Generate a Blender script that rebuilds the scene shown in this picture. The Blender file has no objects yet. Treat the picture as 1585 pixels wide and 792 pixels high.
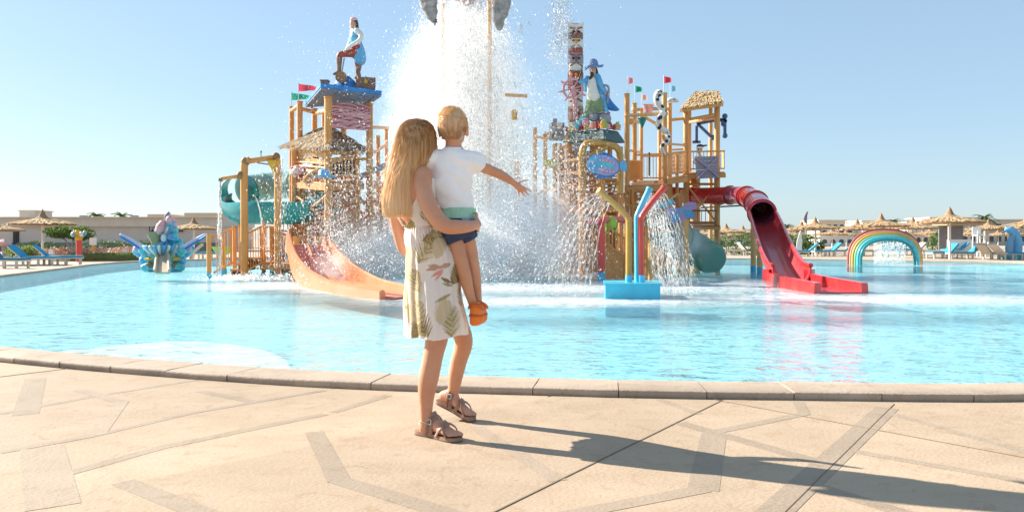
import bpy, bmesh, math, random
import numpy as np
from mathutils import Vector, Matrix, noise as mnoise
R = math.radians
random.seed(7); rng = np.random.default_rng(7)
sc = bpy.context.scene
COL = sc.collection

# ------------------------------------------------------------------ camera
F = 1243.0; HZ = 370.0; CXP = 792.5; H = 1.03        # focal length, horizon row, centre column (photo pixels), eye height (m)
cam_d = bpy.data.cameras.new('camera'); cam = bpy.data.objects.new('camera', cam_d); COL.objects.link(cam)
cam.location = (0, 0, H); cam.rotation_euler = (R(90), 0, 0)
cam_d.sensor_width = 36; cam_d.lens = 36 * F / 1585; cam_d.shift_y = -(396 - HZ) / 1585
cam_d.clip_start = 0.05; cam_d.clip_end = 3000
sc.camera = cam

# ------------------------------------------------------------------ sky, sun, exposure
SUN_AZ, SUN_EL = math.atan2(0.42, -0.91), R(29)       # direction towards the sun, in plan: left and a little ahead
sun_dir = Vector((math.cos(SUN_AZ) * math.cos(SUN_EL), math.sin(SUN_AZ) * math.cos(SUN_EL), math.sin(SUN_EL)))
world = bpy.data.worlds.new('World'); sc.world = world; world.use_nodes = True
nt = world.node_tree; nt.nodes.clear()
sky = nt.nodes.new('ShaderNodeTexSky'); sky.sky_type = 'NISHITA'; sky.sun_disc = False
sky.sun_elevation = SUN_EL; sky.sun_rotation = R(90) - SUN_AZ
sky.air_density = 1.0; sky.dust_density = 0.45; sky.ozone_density = 2.2; sky.altitude = 0
bg = nt.nodes.new('ShaderNodeBackground'); bg.inputs[1].default_value = 0.06
wo = nt.nodes.new('ShaderNodeOutputWorld')
hz = nt.nodes.new('ShaderNodeMix'); hz.data_type = 'RGBA'; hz.inputs[0].default_value = 0.5; hz.inputs[7].default_value = (3.5, 5.0, 6.4, 1)   # even pale blue summer haze
nt.links.new(sky.outputs[0], hz.inputs[6]); nt.links.new(hz.outputs[2], bg.inputs[0]); nt.links.new(bg.outputs[0], wo.inputs[0])
sun_d = bpy.data.lights.new('sun', 'SUN'); sun_d.energy = 4.8; sun_d.angle = R(0.5); sun_d.color = (1, 0.93, 0.82)
sun = bpy.data.objects.new('sun', sun_d); COL.objects.link(sun)
sun.rotation_euler = (-sun_dir).to_track_quat('-Z', 'Y').to_euler()
sc.view_settings.view_transform = 'Standard'; sc.view_settings.look = 'None'
sc.view_settings.gamma = 1; sc.view_settings.exposure = 1.4; sc.view_settings.use_curve_mapping = False
sc.cycles.max_bounces = 32; sc.cycles.transparent_max_bounces = 48
sc.cycles.diffuse_bounces = 28; sc.cycles.glossy_bounces = 3; sc.cycles.transmission_bounces = 4
sc.cycles.caustics_reflective = False; sc.cycles.caustics_refractive = False

# ------------------------------------------------------------------ helpers
def P(px, py, Y):                       # photo pixel at a given distance -> point in metres
    return Vector(((px - CXP) * Y / F, Y, H - (py - HZ) * Y / F))
def G(px, py, z=0.0):                   # photo pixel on a level at height z
    Y = (H - z) * F / (py - HZ)
    return Vector(((px - CXP) * Y / F, Y, z))
ORG = {}
def tag(o, label=None, cat=None, group=None, kind=None):
    if label: o['label'] = label
    if cat: o['category'] = cat
    if group: o['group'] = group
    if kind: o['kind'] = kind
    return o
def thing(name, label, cat, loc=(0, 0, 0), group=None):
    o = bpy.data.objects.new(name, None); COL.objects.link(o); o.empty_display_size = 0.2
    o.location = loc; ORG[o] = Vector(loc)
    return tag(o, label, cat, group)
class MB:
    def __init__(s): s.v = []; s.f = []; s.mi = []; s.cm = 0
    def add(s, vs, fs):
        b = len(s.v); s.v += [Vector(v) for v in vs]
        s.f += [tuple(b + i for i in f) for f in fs]; s.mi += [s.cm] * len(fs); return s
    def box(s, c, size, rz=0.0, m=None):
        x, y, z = [k / 2 for k in size]
        vs = [Vector((a * x, b * y, d * z)) for a in (-1, 1) for b in (-1, 1) for d in (-1, 1)]
        mm = m if m is not None else Matrix.Rotation(rz, 3, 'Z')
        c = Vector(c)
        return s.add([c + mm @ v for v in vs], [(0, 1, 3, 2), (4, 6, 7, 5), (0, 4, 5, 1), (2, 3, 7, 6), (0, 2, 6, 4), (1, 5, 7, 3)])
    def beam(s, a, b, w, h, up=(0, 0, 1)):
        a, b = Vector(a), Vector(b); d = b - a; L = d.length; d.normalize(); u = Vector(up)
        if abs(d.dot(u)) > 0.98: u = Vector((0, 1, 0))
        x = d.cross(u).normalized(); z = x.cross(d).normalized()
        return s.box((a + b) / 2, (L, w, h), m=Matrix((d, x, z)).transposed())
    def ring(s, c, d, r, n, r2=None, up=None):
        d = Vector(d).normalized(); u = Vector(up) if up is not None else (Vector((0, 0, 1)) if abs(d.z) < 0.9 else Vector((0, 1, 0)))
        x = u.cross(d).normalized(); y = d.cross(x)
        r2 = r if r2 is None else r2
        return [Vector(c) + x * r * math.cos(2 * math.pi * i / n) + y * r2 * math.sin(2 * math.pi * i / n) for i in range(n)]
    def rings(s, rr, cap=True, closed=True):
        n = len(rr[0]); vs = [p for r in rr for p in r]; fs = []
        for k in range(len(rr) - 1):
            for i in range(n if closed else n - 1):
                j = (i + 1) % n
                fs.append((k * n + i, k * n + j, (k + 1) * n + j, (k + 1) * n + i))
        if cap and closed:
            fs.append(tuple(range(n - 1, -1, -1))); fs.append(tuple((len(rr) - 1) * n + i for i in range(n)))
        return s.add(vs, fs)
    def tube(s, path, r, n=8, cap=True, round_cap=False):
        path = [Vector(p) for p in path]; rs = r if isinstance(r, (list, tuple)) else [r] * len(path)
        rr = []; up = None
        for i, p in enumerate(path):
            d = (path[min(i + 1, len(path) - 1)] - path[max(i - 1, 0)])
            if d.length < 1e-9: d = Vector((0, 0, 1))
            d.normalize()
            if up is None: up = Vector((0, 0, 1)) if abs(d.z) < 0.9 else Vector((0, 1, 0))
            x = up.cross(d); 
            if x.length < 1e-6: x = Vector((1, 0, 0))
            x.normalize(); y = d.cross(x).normalized(); up = y
            ra = rs[i]; rx, ry = ra if isinstance(ra, (list, tuple)) else (ra, ra)
            rr.append([p + x * rx * math.cos(2 * math.pi * k / n) + y * ry * math.sin(2 * math.pi * k / n) for k in range(n)])
        return s.rings(rr, cap)
    def cyl(s, a, b, r, r2=None, n=10): return s.tube([a, b], [r, r if r2 is None else r2], n)
    def lathe(s, prof, c=(0, 0, 0), n=16, cap=True, sx=1.0, sy=1.0, jit=0.0):
        c = Vector(c); rr = []
        for (r, z) in prof:
            rr.append([c + Vector((sx * r * math.cos(2 * math.pi * i / n) * (1 + random.uniform(-jit, jit)), sy * r * math.sin(2 * math.pi * i / n) * (1 + random.uniform(-jit, jit)), z + random.uniform(-jit, jit) * r * .5)) for i in range(n)])
        return s.rings(rr, cap)
    def ball(s, c, r, n=12, k=8, m=None):
        c = Vector(c); rx, ry, rz = r if isinstance(r, (tuple, list)) else (r, r, r); rr = []
        for j in range(k + 1):
            t = -math.pi / 2 + math.pi * (j + 0.02) / (k + 0.04)
            ring = [Vector((rx * math.cos(t) * math.cos(2 * math.pi * i / n), ry * math.cos(t) * math.sin(2 * math.pi * i / n), rz * math.sin(t))) for i in range(n)]
            rr.append([c + (m @ q if m is not None else q) for q in ring])
        return s.rings(rr, True)
    def prism(s, poly, vec):
        poly = [Vector(p) for p in poly]; vec = Vector(vec); n = len(poly)
        fs = [tuple(range(n)), tuple(range(2 * n - 1, n - 1, -1))] + [(i, n + i, n + (i + 1) % n, (i + 1) % n) for i in range(n)]
        return s.add(poly + [p + vec for p in poly], fs)
    def mesh(s, name, org=Vector((0, 0, 0)), smooth=None, fix=True):
        me = bpy.data.meshes.new(name)
        me.from_pydata([tuple(v - org) for v in s.v], [], s.f)
        if any(s.mi): me.polygons.foreach_set('material_index', s.mi)
        if fix:
            bm = bmesh.new(); bm.from_mesh(me); bmesh.ops.recalc_face_normals(bm, faces=bm.faces); bm.to_mesh(me); bm.free()
        if smooth is not None:
            me.polygons.foreach_set('use_smooth', [True] * len(me.polygons)); me.set_sharp_from_angle(angle=R(smooth))
        me.update(); return me
    def build(s, name, mat, parent=None, smooth=None, label=None, cat=None, group=None, kind=None, loc=None, fix=True):
        if parent is not None: org = ORG[parent]
        else: org = Vector(loc) if loc is not None else Vector((0, 0, 0))
        o = bpy.data.objects.new(name, s.mesh(name, org, smooth, fix)); COL.objects.link(o)
        for m in (mat if isinstance(mat, (list, tuple)) else [mat]): o.data.materials.append(m)
        if parent is not None: o.parent = parent
        else: o.location = org
        ORG[o] = org
        return tag(o, label, cat, group, kind)
def copy_tree(o, parent=None, loc=None, rz=None, sc_=None):
    c = o.copy(); COL.objects.link(c); c.parent = parent
    if loc is not None: c.location = loc
    if rz is not None: c.rotation_euler = (0, 0, rz)
    if sc_ is not None: c.scale = (sc_,) * 3
    for ch in list(o.children): copy_tree(ch, c)
    return c
def crom(pts, per=6, closed=False):
    pts = [Vector(p) for p in pts]; n = len(pts); out = []
    for i in range(n if closed else n - 1):
        p0, p1, p2, p3 = (pts[(i - 1) % n] if closed or i > 0 else pts[0]), pts[i], pts[(i + 1) % n], (pts[(i + 2) % n] if closed or i + 2 < n else pts[-1])
        for k in range(per):
            t = k / per
            out.append(0.5 * ((2 * p1) + (p2 - p0) * t + (2 * p0 - 5 * p1 + 4 * p2 - p3) * t * t + (3 * p1 - p0 - 3 * p2 + p3) * t ** 3))
    if not closed: out.append(pts[-1])
    return out

# ------------------------------------------------------------------ materials
MATS = {}
def pm(name, col, rough=0.55, var=0.12, scale=6.0, bump=0.0, bscale=None, metal=0.0, col2=None, spec=0.5, stretch=(1, 1, 1), detail=5, coat=0.0, trans=0.0, thin=None):
    if name in MATS: return MATS[name]
    m = bpy.data.materials.new(name); m.use_nodes = True; MATS[name] = m
    n = m.node_tree.nodes; l = m.node_tree.links; b = n['Principled BSDF']
    b.inputs['Roughness'].default_value = rough; b.inputs['Metallic'].default_value = metal
    b.inputs['Specular IOR Level'].default_value = spec; b.inputs['Coat Weight'].default_value = coat
    b.inputs['Coat Roughness'].default_value = 0.1
    b.inputs['Transmission Weight'].default_value = trans
    tc = n.new('ShaderNodeTexCoord'); mp = n.new('ShaderNodeMapping'); mp.inputs['Scale'].default_value = stretch
    l.new(tc.outputs['Object'], mp.inputs['Vector'])
    nz = n.new('ShaderNodeTexNoise'); nz.inputs['Scale'].default_value = scale; nz.inputs['Detail'].default_value = detail; nz.inputs['Roughness'].default_value = 0.62
    l.new(mp.outputs[0], nz.inputs['Vector'])
    rp = n.new('ShaderNodeValToRGB'); rp.color_ramp.elements[0].position = 0.28; rp.color_ramp.elements[1].position = 0.72
    c2 = col2 if col2 is not None else tuple(min(1, c * (1 + var)) for c in col)
    c1 = col if col2 is not None else tuple(c * (1 - var) for c in col)
    rp.color_ramp.elements[0].color = (*c1, 1); rp.color_ramp.elements[1].color = (*c2, 1)
    l.new(nz.outputs['Fac'], rp.inputs['Fac']); l.new(rp.outputs[0], b.inputs['Base Color'])
    rr = n.new('ShaderNodeMapRange'); rr.inputs['To Min'].default_value = max(0.02, rough - 0.1); rr.inputs['To Max'].default_value = min(1, rough + 0.12)
    l.new(nz.outputs['Fac'], rr.inputs['Value']); l.new(rr.outputs[0], b.inputs['Roughness'])
    if bump > 0:
        nb = n.new('ShaderNodeTexNoise'); nb.inputs['Scale'].default_value = bscale or scale * 4; nb.inputs['Detail'].default_value = 6
        l.new(mp.outputs[0], nb.inputs['Vector'])
        bp = n.new('ShaderNodeBump'); bp.inputs['Strength'].default_value = bump; bp.inputs['Distance'].default_value = 0.02
        l.new(nb.outputs['Fac'], bp.inputs['Height']); l.new(bp.outputs[0], b.inputs['Normal'])
    if thin is not None:      # thin wall that lets light glow through
        tr = n.new('ShaderNodeBsdfTranslucent'); tr.inputs[0].default_value = (*thin, 1)
        mx = n.new('ShaderNodeMixShader'); mx.inputs[0].default_value = 0.4
        l.new(b.outputs[0], mx.inputs[1]); l.new(tr.outputs[0], mx.inputs[2]); l.new(mx.outputs[0], n['Material Output'].inputs[0])
    return m
def stone_mat(name, a, b_, vein, sc1=2.2, bump=0.35):
    m = pm(name, a, 0.75, scale=sc1, col2=b_, bump=bump, bscale=45, spec=0.3, stretch=(1, 1.6, 1))
    n = m.node_tree.nodes; l = m.node_tree.links; b = n['Principled BSDF']
    src = b.inputs['Base Color'].links[0].from_socket
    tc = n.new('ShaderNodeTexCoord')
    v = n.new('ShaderNodeTexNoise'); v.inputs['Scale'].default_value = 5.5; v.inputs['Detail'].default_value = 9; v.inputs['Roughness'].default_value = 0.7; v.inputs['Distortion'].default_value = 1.4
    l.new(tc.outputs['Object'], v.inputs['Vector'])
    r = n.new('ShaderNodeValToRGB'); r.color_ramp.elements[0].position = 0.53; r.color_ramp.elements[1].position = 0.72
    l.new(v.outputs['Fac'], r.inputs['Fac'])
    mx = n.new('ShaderNodeMix'); mx.data_type = 'RGBA'; mx.inputs[7].default_value = (*vein, 1)
    l.new(r.outputs[0], mx.inputs[0]); l.new(src, mx.inputs[6])
    # small dark pits
    p = n.new('ShaderNodeTexNoise'); p.inputs['Scale'].default_value = 38; p.inputs['Detail'].default_value = 3
    l.new(tc.outputs['Object'], p.inputs['Vector'])
    r2 = n.new('ShaderNodeValToRGB'); r2.color_ramp.elements[0].position = 0.66; r2.color_ramp.elements[1].position = 0.75
    l.new(p.outputs['Fac'], r2.inputs['Fac'])
    mx2 = n.new('ShaderNodeMix'); mx2.data_type = 'RGBA'; mx2.inputs[7].default_value = (vein[0] * .6, vein[1] * .55, vein[2] * .5, 1)
    k = n.new('ShaderNodeMath'); k.operation = 'MULTIPLY'; k.inputs[1].default_value = 0.5; l.new(r2.outputs[0], k.inputs[0])
    l.new(k.outputs[0], mx2.inputs[0]); l.new(mx.outputs[2], mx2.inputs[6])
    # each stone its own tone, plus broad worn stains
    oi = n.new('ShaderNodeObjectInfo'); st = n.new('ShaderNodeTexNoise'); st.inputs['Scale'].default_value = 0.9; st.inputs['Detail'].default_value = 6; l.new(tc.outputs['Object'], st.inputs['Vector'])
    a1 = n.new('ShaderNodeMath'); a1.operation = 'MULTIPLY_ADD'; a1.inputs[1].default_value = 0.13; a1.inputs[2].default_value = 0.66; l.new(oi.outputs['Random'], a1.inputs[0])
    a3 = n.new('ShaderNodeMath'); a3.operation = 'MULTIPLY_ADD'; a3.inputs[1].default_value = 0.30; l.new(st.outputs['Fac'], a3.inputs[0]); l.new(a1.outputs[0], a3.inputs[2])
    vm = n.new('ShaderNodeVectorMath'); vm.operation = 'SCALE'; l.new(mx2.outputs[2], vm.inputs[0]); l.new(a3.outputs[0], vm.inputs['Scale']); l.new(vm.outputs[0], b.inputs['Base Color'])
    return m
M_deck = stone_mat('deck_stone', (0.42, 0.308, 0.208), (0.49, 0.372, 0.265), (0.36, 0.248, 0.158), bump=0.2)
M_band = stone_mat('band_stone', (0.35, 0.268, 0.192), (0.405, 0.315, 0.235), (0.305, 0.222, 0.152), bump=0.2)
M_cope = stone_mat('coping_stone', (0.42, 0.32, 0.24), (0.50, 0.395, 0.305), (0.34, 0.25, 0.17), sc1=4, bump=0.3)
M_joint = pm('joint_sand', (0.22, 0.155, 0.10), 0.95, scale=20)
M_ground = pm('sandy_ground', (0.42, 0.34, 0.26), 0.9, scale=0.5, var=0.08)
M_floor = pm('pool_paint', (0.38, 0.68, 0.74), 0.6, scale=1.2, var=0.06)
M_ledge = pm('ledge_paint', (0.90, 0.91, 0.87), 0.6, scale=2, var=0.05)
M_timber = pm('timber_paint', (0.58, 0.235, 0.055), 0.55, scale=7, col2=(0.74, 0.35, 0.10), bump=0.25, bscale=30, stretch=(1, 1, 0.25))
M_timber2 = pm('timber_yellow', (0.68, 0.35, 0.11), 0.55, scale=7, col2=(0.80, 0.47, 0.19), bump=0.2, bscale=30, stretch=(1, 1, 0.25))
M_timberd = pm('timber_dark', (0.24, 0.12, 0.05), 0.65, scale=7, col2=(0.36, 0.19, 0.08), bump=0.3, bscale=30)
M_plank = pm('plank_brown', (0.48, 0.24, 0.09), 0.65, scale=5, col2=(0.62, 0.34, 0.14), bump=0.3, bscale=22, stretch=(.3, 1, 1))
M_white = pm('white_paint', (0.78, 0.76, 0.72), 0.5, scale=6, var=0.05)
M_poolblue = pm('pool_blue_paint', (0.06, 0.42, 0.62), 0.45, scale=5)

# ------------------------------------------------------------------ pool outline, ground, water
near = [(-12.9, 18.5), (-11.6, 13.6), (-8.6, 9.9), (-4.79, 7.45), (-1.73, 6.12), (0.24, 5.70), (1.81, 5.55), (3.51, 5.52), (6.2, 5.9), (10.5, 8.0), (16.5, 13.5), (21.5, 21.0)]
far = [(23.0, 29.0), (22.2, 33.5), (20.0, 36.5), (14.0, 40.5), (5.0, 43.0), (-5.0, 43.5), (-13.0, 41.5), (-16.5, 37.5), (-16.6, 32.5), (-15.2, 27.0), (-13.9, 22.0)]
pool = [v.to_2d() for v in crom([(x, y, 0) for x, y in near + far], 10, True)]
def offs(poly, d):
    n = len(poly); out = []
    for i in range(n):
        t = (poly[(i + 1) % n] - poly[i - 1]).normalized(); out.append(poly[i] + Vector((t.y, -t.x)) * d)
    return out
from mathutils.geometry import tessellate_polygon
CW = 0.40
def resample(poly, step):
    L = 0; out = []; n = len(poly); acc = 0.0
    tot = sum((poly[(i + 1) % n] - poly[i]).length for i in range(n)); k = round(tot / step); st = tot / k; nxt = 0.0; pos = 0.0
    for i in range(n):
        a, b = poly[i], poly[(i + 1) % n]; d = (b - a).length
        while nxt < pos + d and len(out) < k:
            out.append(a.lerp(b, (nxt - pos) / d)); nxt += st
        pos += d
    return out
outer = offs(pool, CW)
mid = offs(pool, 0.06)
def sheet_with_hole(name, hole, half, z, mat):
    o4 = [Vector((-half, -60)), Vector((half, -60)), Vector((half, half)), Vector((-half, half))]
    allp = o4 + hole
    tris = tessellate_polygon([[Vector((p.x, p.y, 0)) for p in o4], [Vector((p.x, p.y, 0)) for p in hole]])
    b = MB(); b.add([(p.x, p.y, z) for p in allp], tris)
    return b.build(name, mat, fix=False)
g = sheet_with_hole('ground', mid, 1500, -0.035, M_ground); tag(g, kind='structure', label='pale sandy paving and ground around the pool')
for pl in g.data.polygons:
    if pl.normal.z < 0: pl.flip()
# pool basin
b = MB(); n = len(pool); zf = -0.32
inn = offs(pool, 0.1)
b.add([(p.x, p.y, -0.036) for p in inn] + [(p.x, p.y, zf) for p in inn], [(i, (i + 1) % n, n + (i + 1) % n, n + i) for i in range(n)] + [tuple(range(n, 2 * n))])
tag(b.build('pool_basin', M_floor), kind='structure', label='turquoise painted basin of the pool')

def water_mat():
    m = bpy.data.materials.new('pool_water'); m.use_nodes = True; n = m.node_tree.nodes; l = m.node_tree.links; n.clear()
    out = n.new('ShaderNodeOutputMaterial'); tc = n.new('ShaderNodeTexCoord')
    mp = n.new('ShaderNodeMapping'); mp.inputs['Rotation'].default_value = (0, 0, R(20)); mp.inputs['Scale'].default_value = (0.7, 1.15, 1); l.new(tc.outputs['Object'], mp.inputs[0])
    def nz(scale, det, dist):
        q = n.new('ShaderNodeTexNoise'); q.inputs['Scale'].default_value = scale; q.inputs['Detail'].default_value = det; q.inputs['Distortion'].default_value = dist
        l.new(mp.outputs[0], q.inputs['Vector']); return q.outputs['Fac']
    h1 = nz(1.3, 2, 0.6); h2 = nz(5.5, 4, 1.2)
    ad = n.new('ShaderNodeMath'); ad.operation = 'MULTIPLY_ADD'; ad.inputs[1].default_value = 0.55; l.new(h2, ad.inputs[0]); l.new(h1, ad.inputs[2])
    bp = n.new('ShaderNodeBump'); bp.inputs['Strength'].default_value = 0.9; bp.inputs['Distance'].default_value = 0.16; l.new(ad.outputs[0], bp.inputs['Height'])
    lw = n.new('ShaderNodeLayerWeight'); lw.inputs['Blend'].default_value = 0.5; l.new(bp.outputs[0], lw.inputs['Normal'])
    p5 = n.new('ShaderNodeMath'); p5.operation = 'POWER'; p5.inputs[1].default_value = 5.0; l.new(lw.outputs['Facing'], p5.inputs[0])
    fr = n.new('ShaderNodeMath'); fr.operation = 'MULTIPLY_ADD'; fr.inputs[1].default_value = 0.98; fr.inputs[2].default_value = 0.02; l.new(p5.outputs[0], fr.inputs[0])
    tr = n.new('ShaderNodeBsdfTransparent'); tr.inputs[0].default_value = (0.90, 0.985, 0.992, 1)
    # refraction bends what is seen of the floor a little: fine bubbles scatter turquoise light
    df = n.new('ShaderNodeBsdfDiffuse'); df.inputs[0].default_value = (0.45, 0.84, 0.92, 1); l.new(bp.outputs[0], df.inputs['Normal'])
    m1 = n.new('ShaderNodeMixShader'); m1.inputs[0].default_value = 0.2; l.new(tr.outputs[0], m1.inputs[1]); l.new(df.outputs[0], m1.inputs[2])
    # foam churned up where the falling water lands
    sp = n.new('ShaderNodeSeparateXYZ'); l.new(tc.outputs['Object'], sp.inputs[0])
    def blob(cx, cy, rx, ry):
        a = n.new('ShaderNodeMapping'); a.vector_type = 'TEXTURE'; a.inputs['Location'].default_value = (cx, cy, 0); a.inputs['Scale'].default_value = (rx, ry, 1); l.new(tc.outputs['Object'], a.inputs[0])
        ln = n.new('ShaderNodeVectorMath'); ln.operation = 'LENGTH'; l.new(a.outputs[0], ln.inputs[0])
        r = n.new('ShaderNodeMapRange'); r.inputs['From Min'].default_value = 1.0; r.inputs['From Max'].default_value = 0.25; l.new(ln.outputs['Value'], r.inputs[0]); return r.outputs[0]
    fsum = None
    for args in FOAM:
        o = blob(*args)
        if fsum is None: fsum = o
        else:
            mx = n.new('ShaderNodeMath'); mx.operation = 'MAXIMUM'; l.new(fsum, mx.inputs[0]); l.new(o, mx.inputs[1]); fsum = mx.outputs[0]
    f1 = n.new('ShaderNodeTexNoise'); f1.inputs['Scale'].default_value = 1.6; f1.inputs['Detail'].default_value = 8; f1.inputs['Roughness'].default_value = 0.7
    fm = n.new('ShaderNodeMapping'); fm.inputs['Scale'].default_value = (0.5, 1.6, 1); l.new(tc.outputs['Object'], fm.inputs[0]); l.new(fm.outputs[0], f1.inputs['Vector'])
    a2 = n.new('ShaderNodeMath'); a2.operation = 'MULTIPLY_ADD'; a2.inputs[1].default_value = 0.95; l.new(fsum, a2.inputs[0]); l.new(f1.outputs['Fac'], a2.inputs[2])
    r2 = n.new('ShaderNodeMapRange'); r2.inputs['From Min'].default_value = 0.62; r2.inputs['From Max'].default_value = 1.75; l.new(a2.outputs[0], r2.inputs[0])
    fo = n.new('ShaderNodeBsdfDiffuse'); fo.inputs[0].default_value = (0.90, 0.95, 0.97, 1); l.new(bp.outputs[0], fo.inputs['Normal'])
    m2 = n.new('ShaderNodeMixShader'); l.new(r2.outputs[0], m2.inputs[0]); l.new(m1.outputs[0], m2.inputs[1]); l.new(fo.outputs[0], m2.inputs[2])
    gl = n.new('ShaderNodeBsdfGlossy'); gl.inputs['Roughness'].default_value = 0.04; l.new(bp.outputs[0], gl.inputs['Normal'])
    m3 = n.new('ShaderNodeMixShader'); l.new(fr.outputs[0], m3.inputs[0]); l.new(m2.outputs[0], m3.inputs[1]); l.new(gl.outputs[0], m3.inputs[2])
    l.new(m3.outputs[0], out.inputs[0]); return m
FOAM = [(-1.0, 24, 8, 6.5), (0.8, 13.4, 4.5, 1.8), (1.0, 17.6, 10.0, 4.0), (-4.5, 18, 4, 3), (6.0, 13.8, 6, 1.9), (-6.8, 20.3, 1.6, .8), (-2.5, 16.5, 3.5, 2.0), (16.5, 32, 3.0, 2.5)]
b = MB(); b.add([(p.x, p.y, 0.0) for p in offs(pool, 0.05)], [tuple(range(n))])
wat = b.build('pool_water', water_mat(), fix=False)
tag(wat, kind='structure', label='rippled turquoise pool water')
if wat.data.polygons[0].normal.z < 0: wat.data.polygons[0].flip()
# submerged white ledge by the near edge, left
lp = [G(*q, -.05) for q in [(60, 548), (120, 541), (200, 533), (270, 528), (340, 531), (400, 540), (436, 553), (448, 568), (440, 582), (300, 576), (180, 565), (90, 558)]]
b = MB(); b.prism([(p.x, p.y, -0.05) for p in crom(lp, 5, True)], (0, 0, -0.25))
tag(b.build('submerged_ledge', M_ledge), kind='structure', label='white ledge just under the water by the pool edge')

# coping stones: one object each
cop = MB(); rin = offs(pool, 0.03); ro = offs(pool, CW - 0.03)
cop.add([(p.x, p.y, 0.028) for p in rin] + [(p.x, p.y, 0.028) for p in ro] + [(p.x, p.y, -0.033) for p in rin] + [(p.x, p.y, -0.3) for p in ro],
        [(i, (i + 1) % n, n + (i + 1) % n, n + i) for i in range(n)] + [(i, 2 * n + i, 2 * n + (i + 1) % n, (i + 1) % n) for i in range(n)] + [(n + i, n + (i + 1) % n, 3 * n + (i + 1) % n, 3 * n + i) for i in range(n)])
COPE = tag(cop.build('pool_coping', M_joint), kind='structure', label='raised stone coping running round the pool edge')
fine = resample(pool, 0.137); fo_ = offs(fine, 1.0); nn = len(fine)
i = 0
while i < nn:
    k = 4; gap = 0.003
    ring = []
    pts = []
    for j in range(k + 1):
        a = fine[(i + j) % nn]; d = (fo_[(i + j) % nn] - a)
        pts.append((a, d))
    t0 = (pts[1][0] - pts[0][0]).normalized() * gap; t1 = (pts[-1][0] - pts[-2][0]).normalized() * gap
    pts[0] = (pts[0][0] + t0, pts[0][1]); pts[-1] = (pts[-1][0] - t1, pts[-1][1])
    zt = 0.048 + random.uniform(-.003, .003); tilt = random.uniform(-.004, .004)
    rr = []
    for (a, d) in pts:
        e = random.uniform(-.006, .006)
        prof = [(0.0, -0.03), (-0.012, 0.0), (0.0, zt - .008), (0.010, zt), (0.19, zt + tilt), (CW - .012 + e, zt), (CW - .003 + e, zt - .006), (CW + e, zt - .02), (CW - .012 + e * 1.5, -.034)]
        rr.append([Vector((a.x + d.x * q, a.y + d.y * q, z)) for q, z in prof])
    c = MB(); c.rings(rr, True); c.build('coping_stone', M_cope, COPE, smooth=50)
    i += k

# ------------------------------------------------------------------ near deck: slabs cut by joints, inlaid bands
DECK = MB(); DECK.add([(-9, 1.6, -.0345), (9, 1.6, -.0345), (9, 2.0, -.0345), (-9, 2.0, -.0345)], [(0, 1, 2, 3)])
oc = [p for p in offs(pool, CW + 0.012)]
edge = sorted([p for p in oc if -9.2 < p.x < 9.2 and p.y < 11], key=lambda p: p.x)
DECK = MB().add([(p.x, p.y, -.030) for p in [Vector((-9, 1.5)), Vector((9, 1.5))] + list(reversed(edge))], [tuple(range(len(edge) + 2))]).build('deck', M_joint)
tag(DECK, kind='structure', label='near stone deck of cream slabs with grey inlaid bands')
bm = bmesh.new()
vs = [bm.verts.new((p.x, p.y, 0)) for p in [Vector((-9, 1.5)), Vector((9, 1.5))] + list(reversed(edge))]
bm.faces.new(vs)
def cut(a, b_):
    a, b_ = Vector((a.x, a.y, 0)), Vector((b_.x, b_.y, 0)); d = (b_ - a).normalized()
    bmesh.ops.bisect_plane(bm, geom=bm.verts[:] + bm.edges[:] + bm.faces[:], plane_co=a, plane_no=Vector((d.y, -d.x, 0)))
cuts = [((765, 792), (1115, 620)), ((1215, 792), (1383, 625)), ((0, 583), (132, 567)), ((85, 695), (112, 775)), ((1125, 622), (1585, 708)), ((0, 708), (470, 612)), ((100, 738), (470, 645)), ((90, 770), (430, 700)), ((620, 740), (800, 640))]
for a, b_ in cuts: cut(G(*a), G(*b_))
bmesh.ops.triangulate(bm, faces=[f for f in bm.faces if f.calc_area() < 1e-5])
polys = [[v.co.copy() for v in f.verts] for f in bm.faces if f.calc_area() > 0.01]; bm.free()
for poly in polys:
    q = bmesh.new(); f = q.faces.new([q.verts.new(v) for v in poly])
    r = bmesh.ops.inset_region(q, faces=[f], thickness=random.uniform(.0032, .005), use_even_offset=True)
    bmesh.ops.delete(q, geom=r['faces'], context='FACES'); 
    fs = q.faces[:]; r = bmesh.ops.extrude_face_region(q, geom=fs)
    for e in r['geom']:
        if isinstance(e, bmesh.types.BMVert): e.co.z += 0.0
    for v in [v for v in q.verts if v not in set(e for e in r['geom'] if isinstance(e, bmesh.types.BMVert))]: v.co.z = -0.029
    bmesh.ops.recalc_face_normals(q, faces=q.faces)
    me = bpy.data.meshes.new('slab'); q.to_mesh(me); q.free(); me.materials.append(M_deck)
    o = bpy.data.objects.new('slab', me); COL.objects.link(o); o.parent = DECK
def band(pts, w=0.10):
    pts = [G(*p).to_2d() for p in pts]; 
    for a, b_ in zip(pts[:-1], pts[1:]):
        d = (b_ - a).normalized(); s = Vector((-d.y, d.x)) * w / 2
        m = MB(); m.prism([(q.x, q.y, 0.0005) for q in (a - s, b_ - s + d * w * .2, b_ + s + d * w * .2, a + s)], (0, 0, 0.0005 + random.uniform(0, .0004)))
        m.build('band_stone', M_band, DECK)
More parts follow.
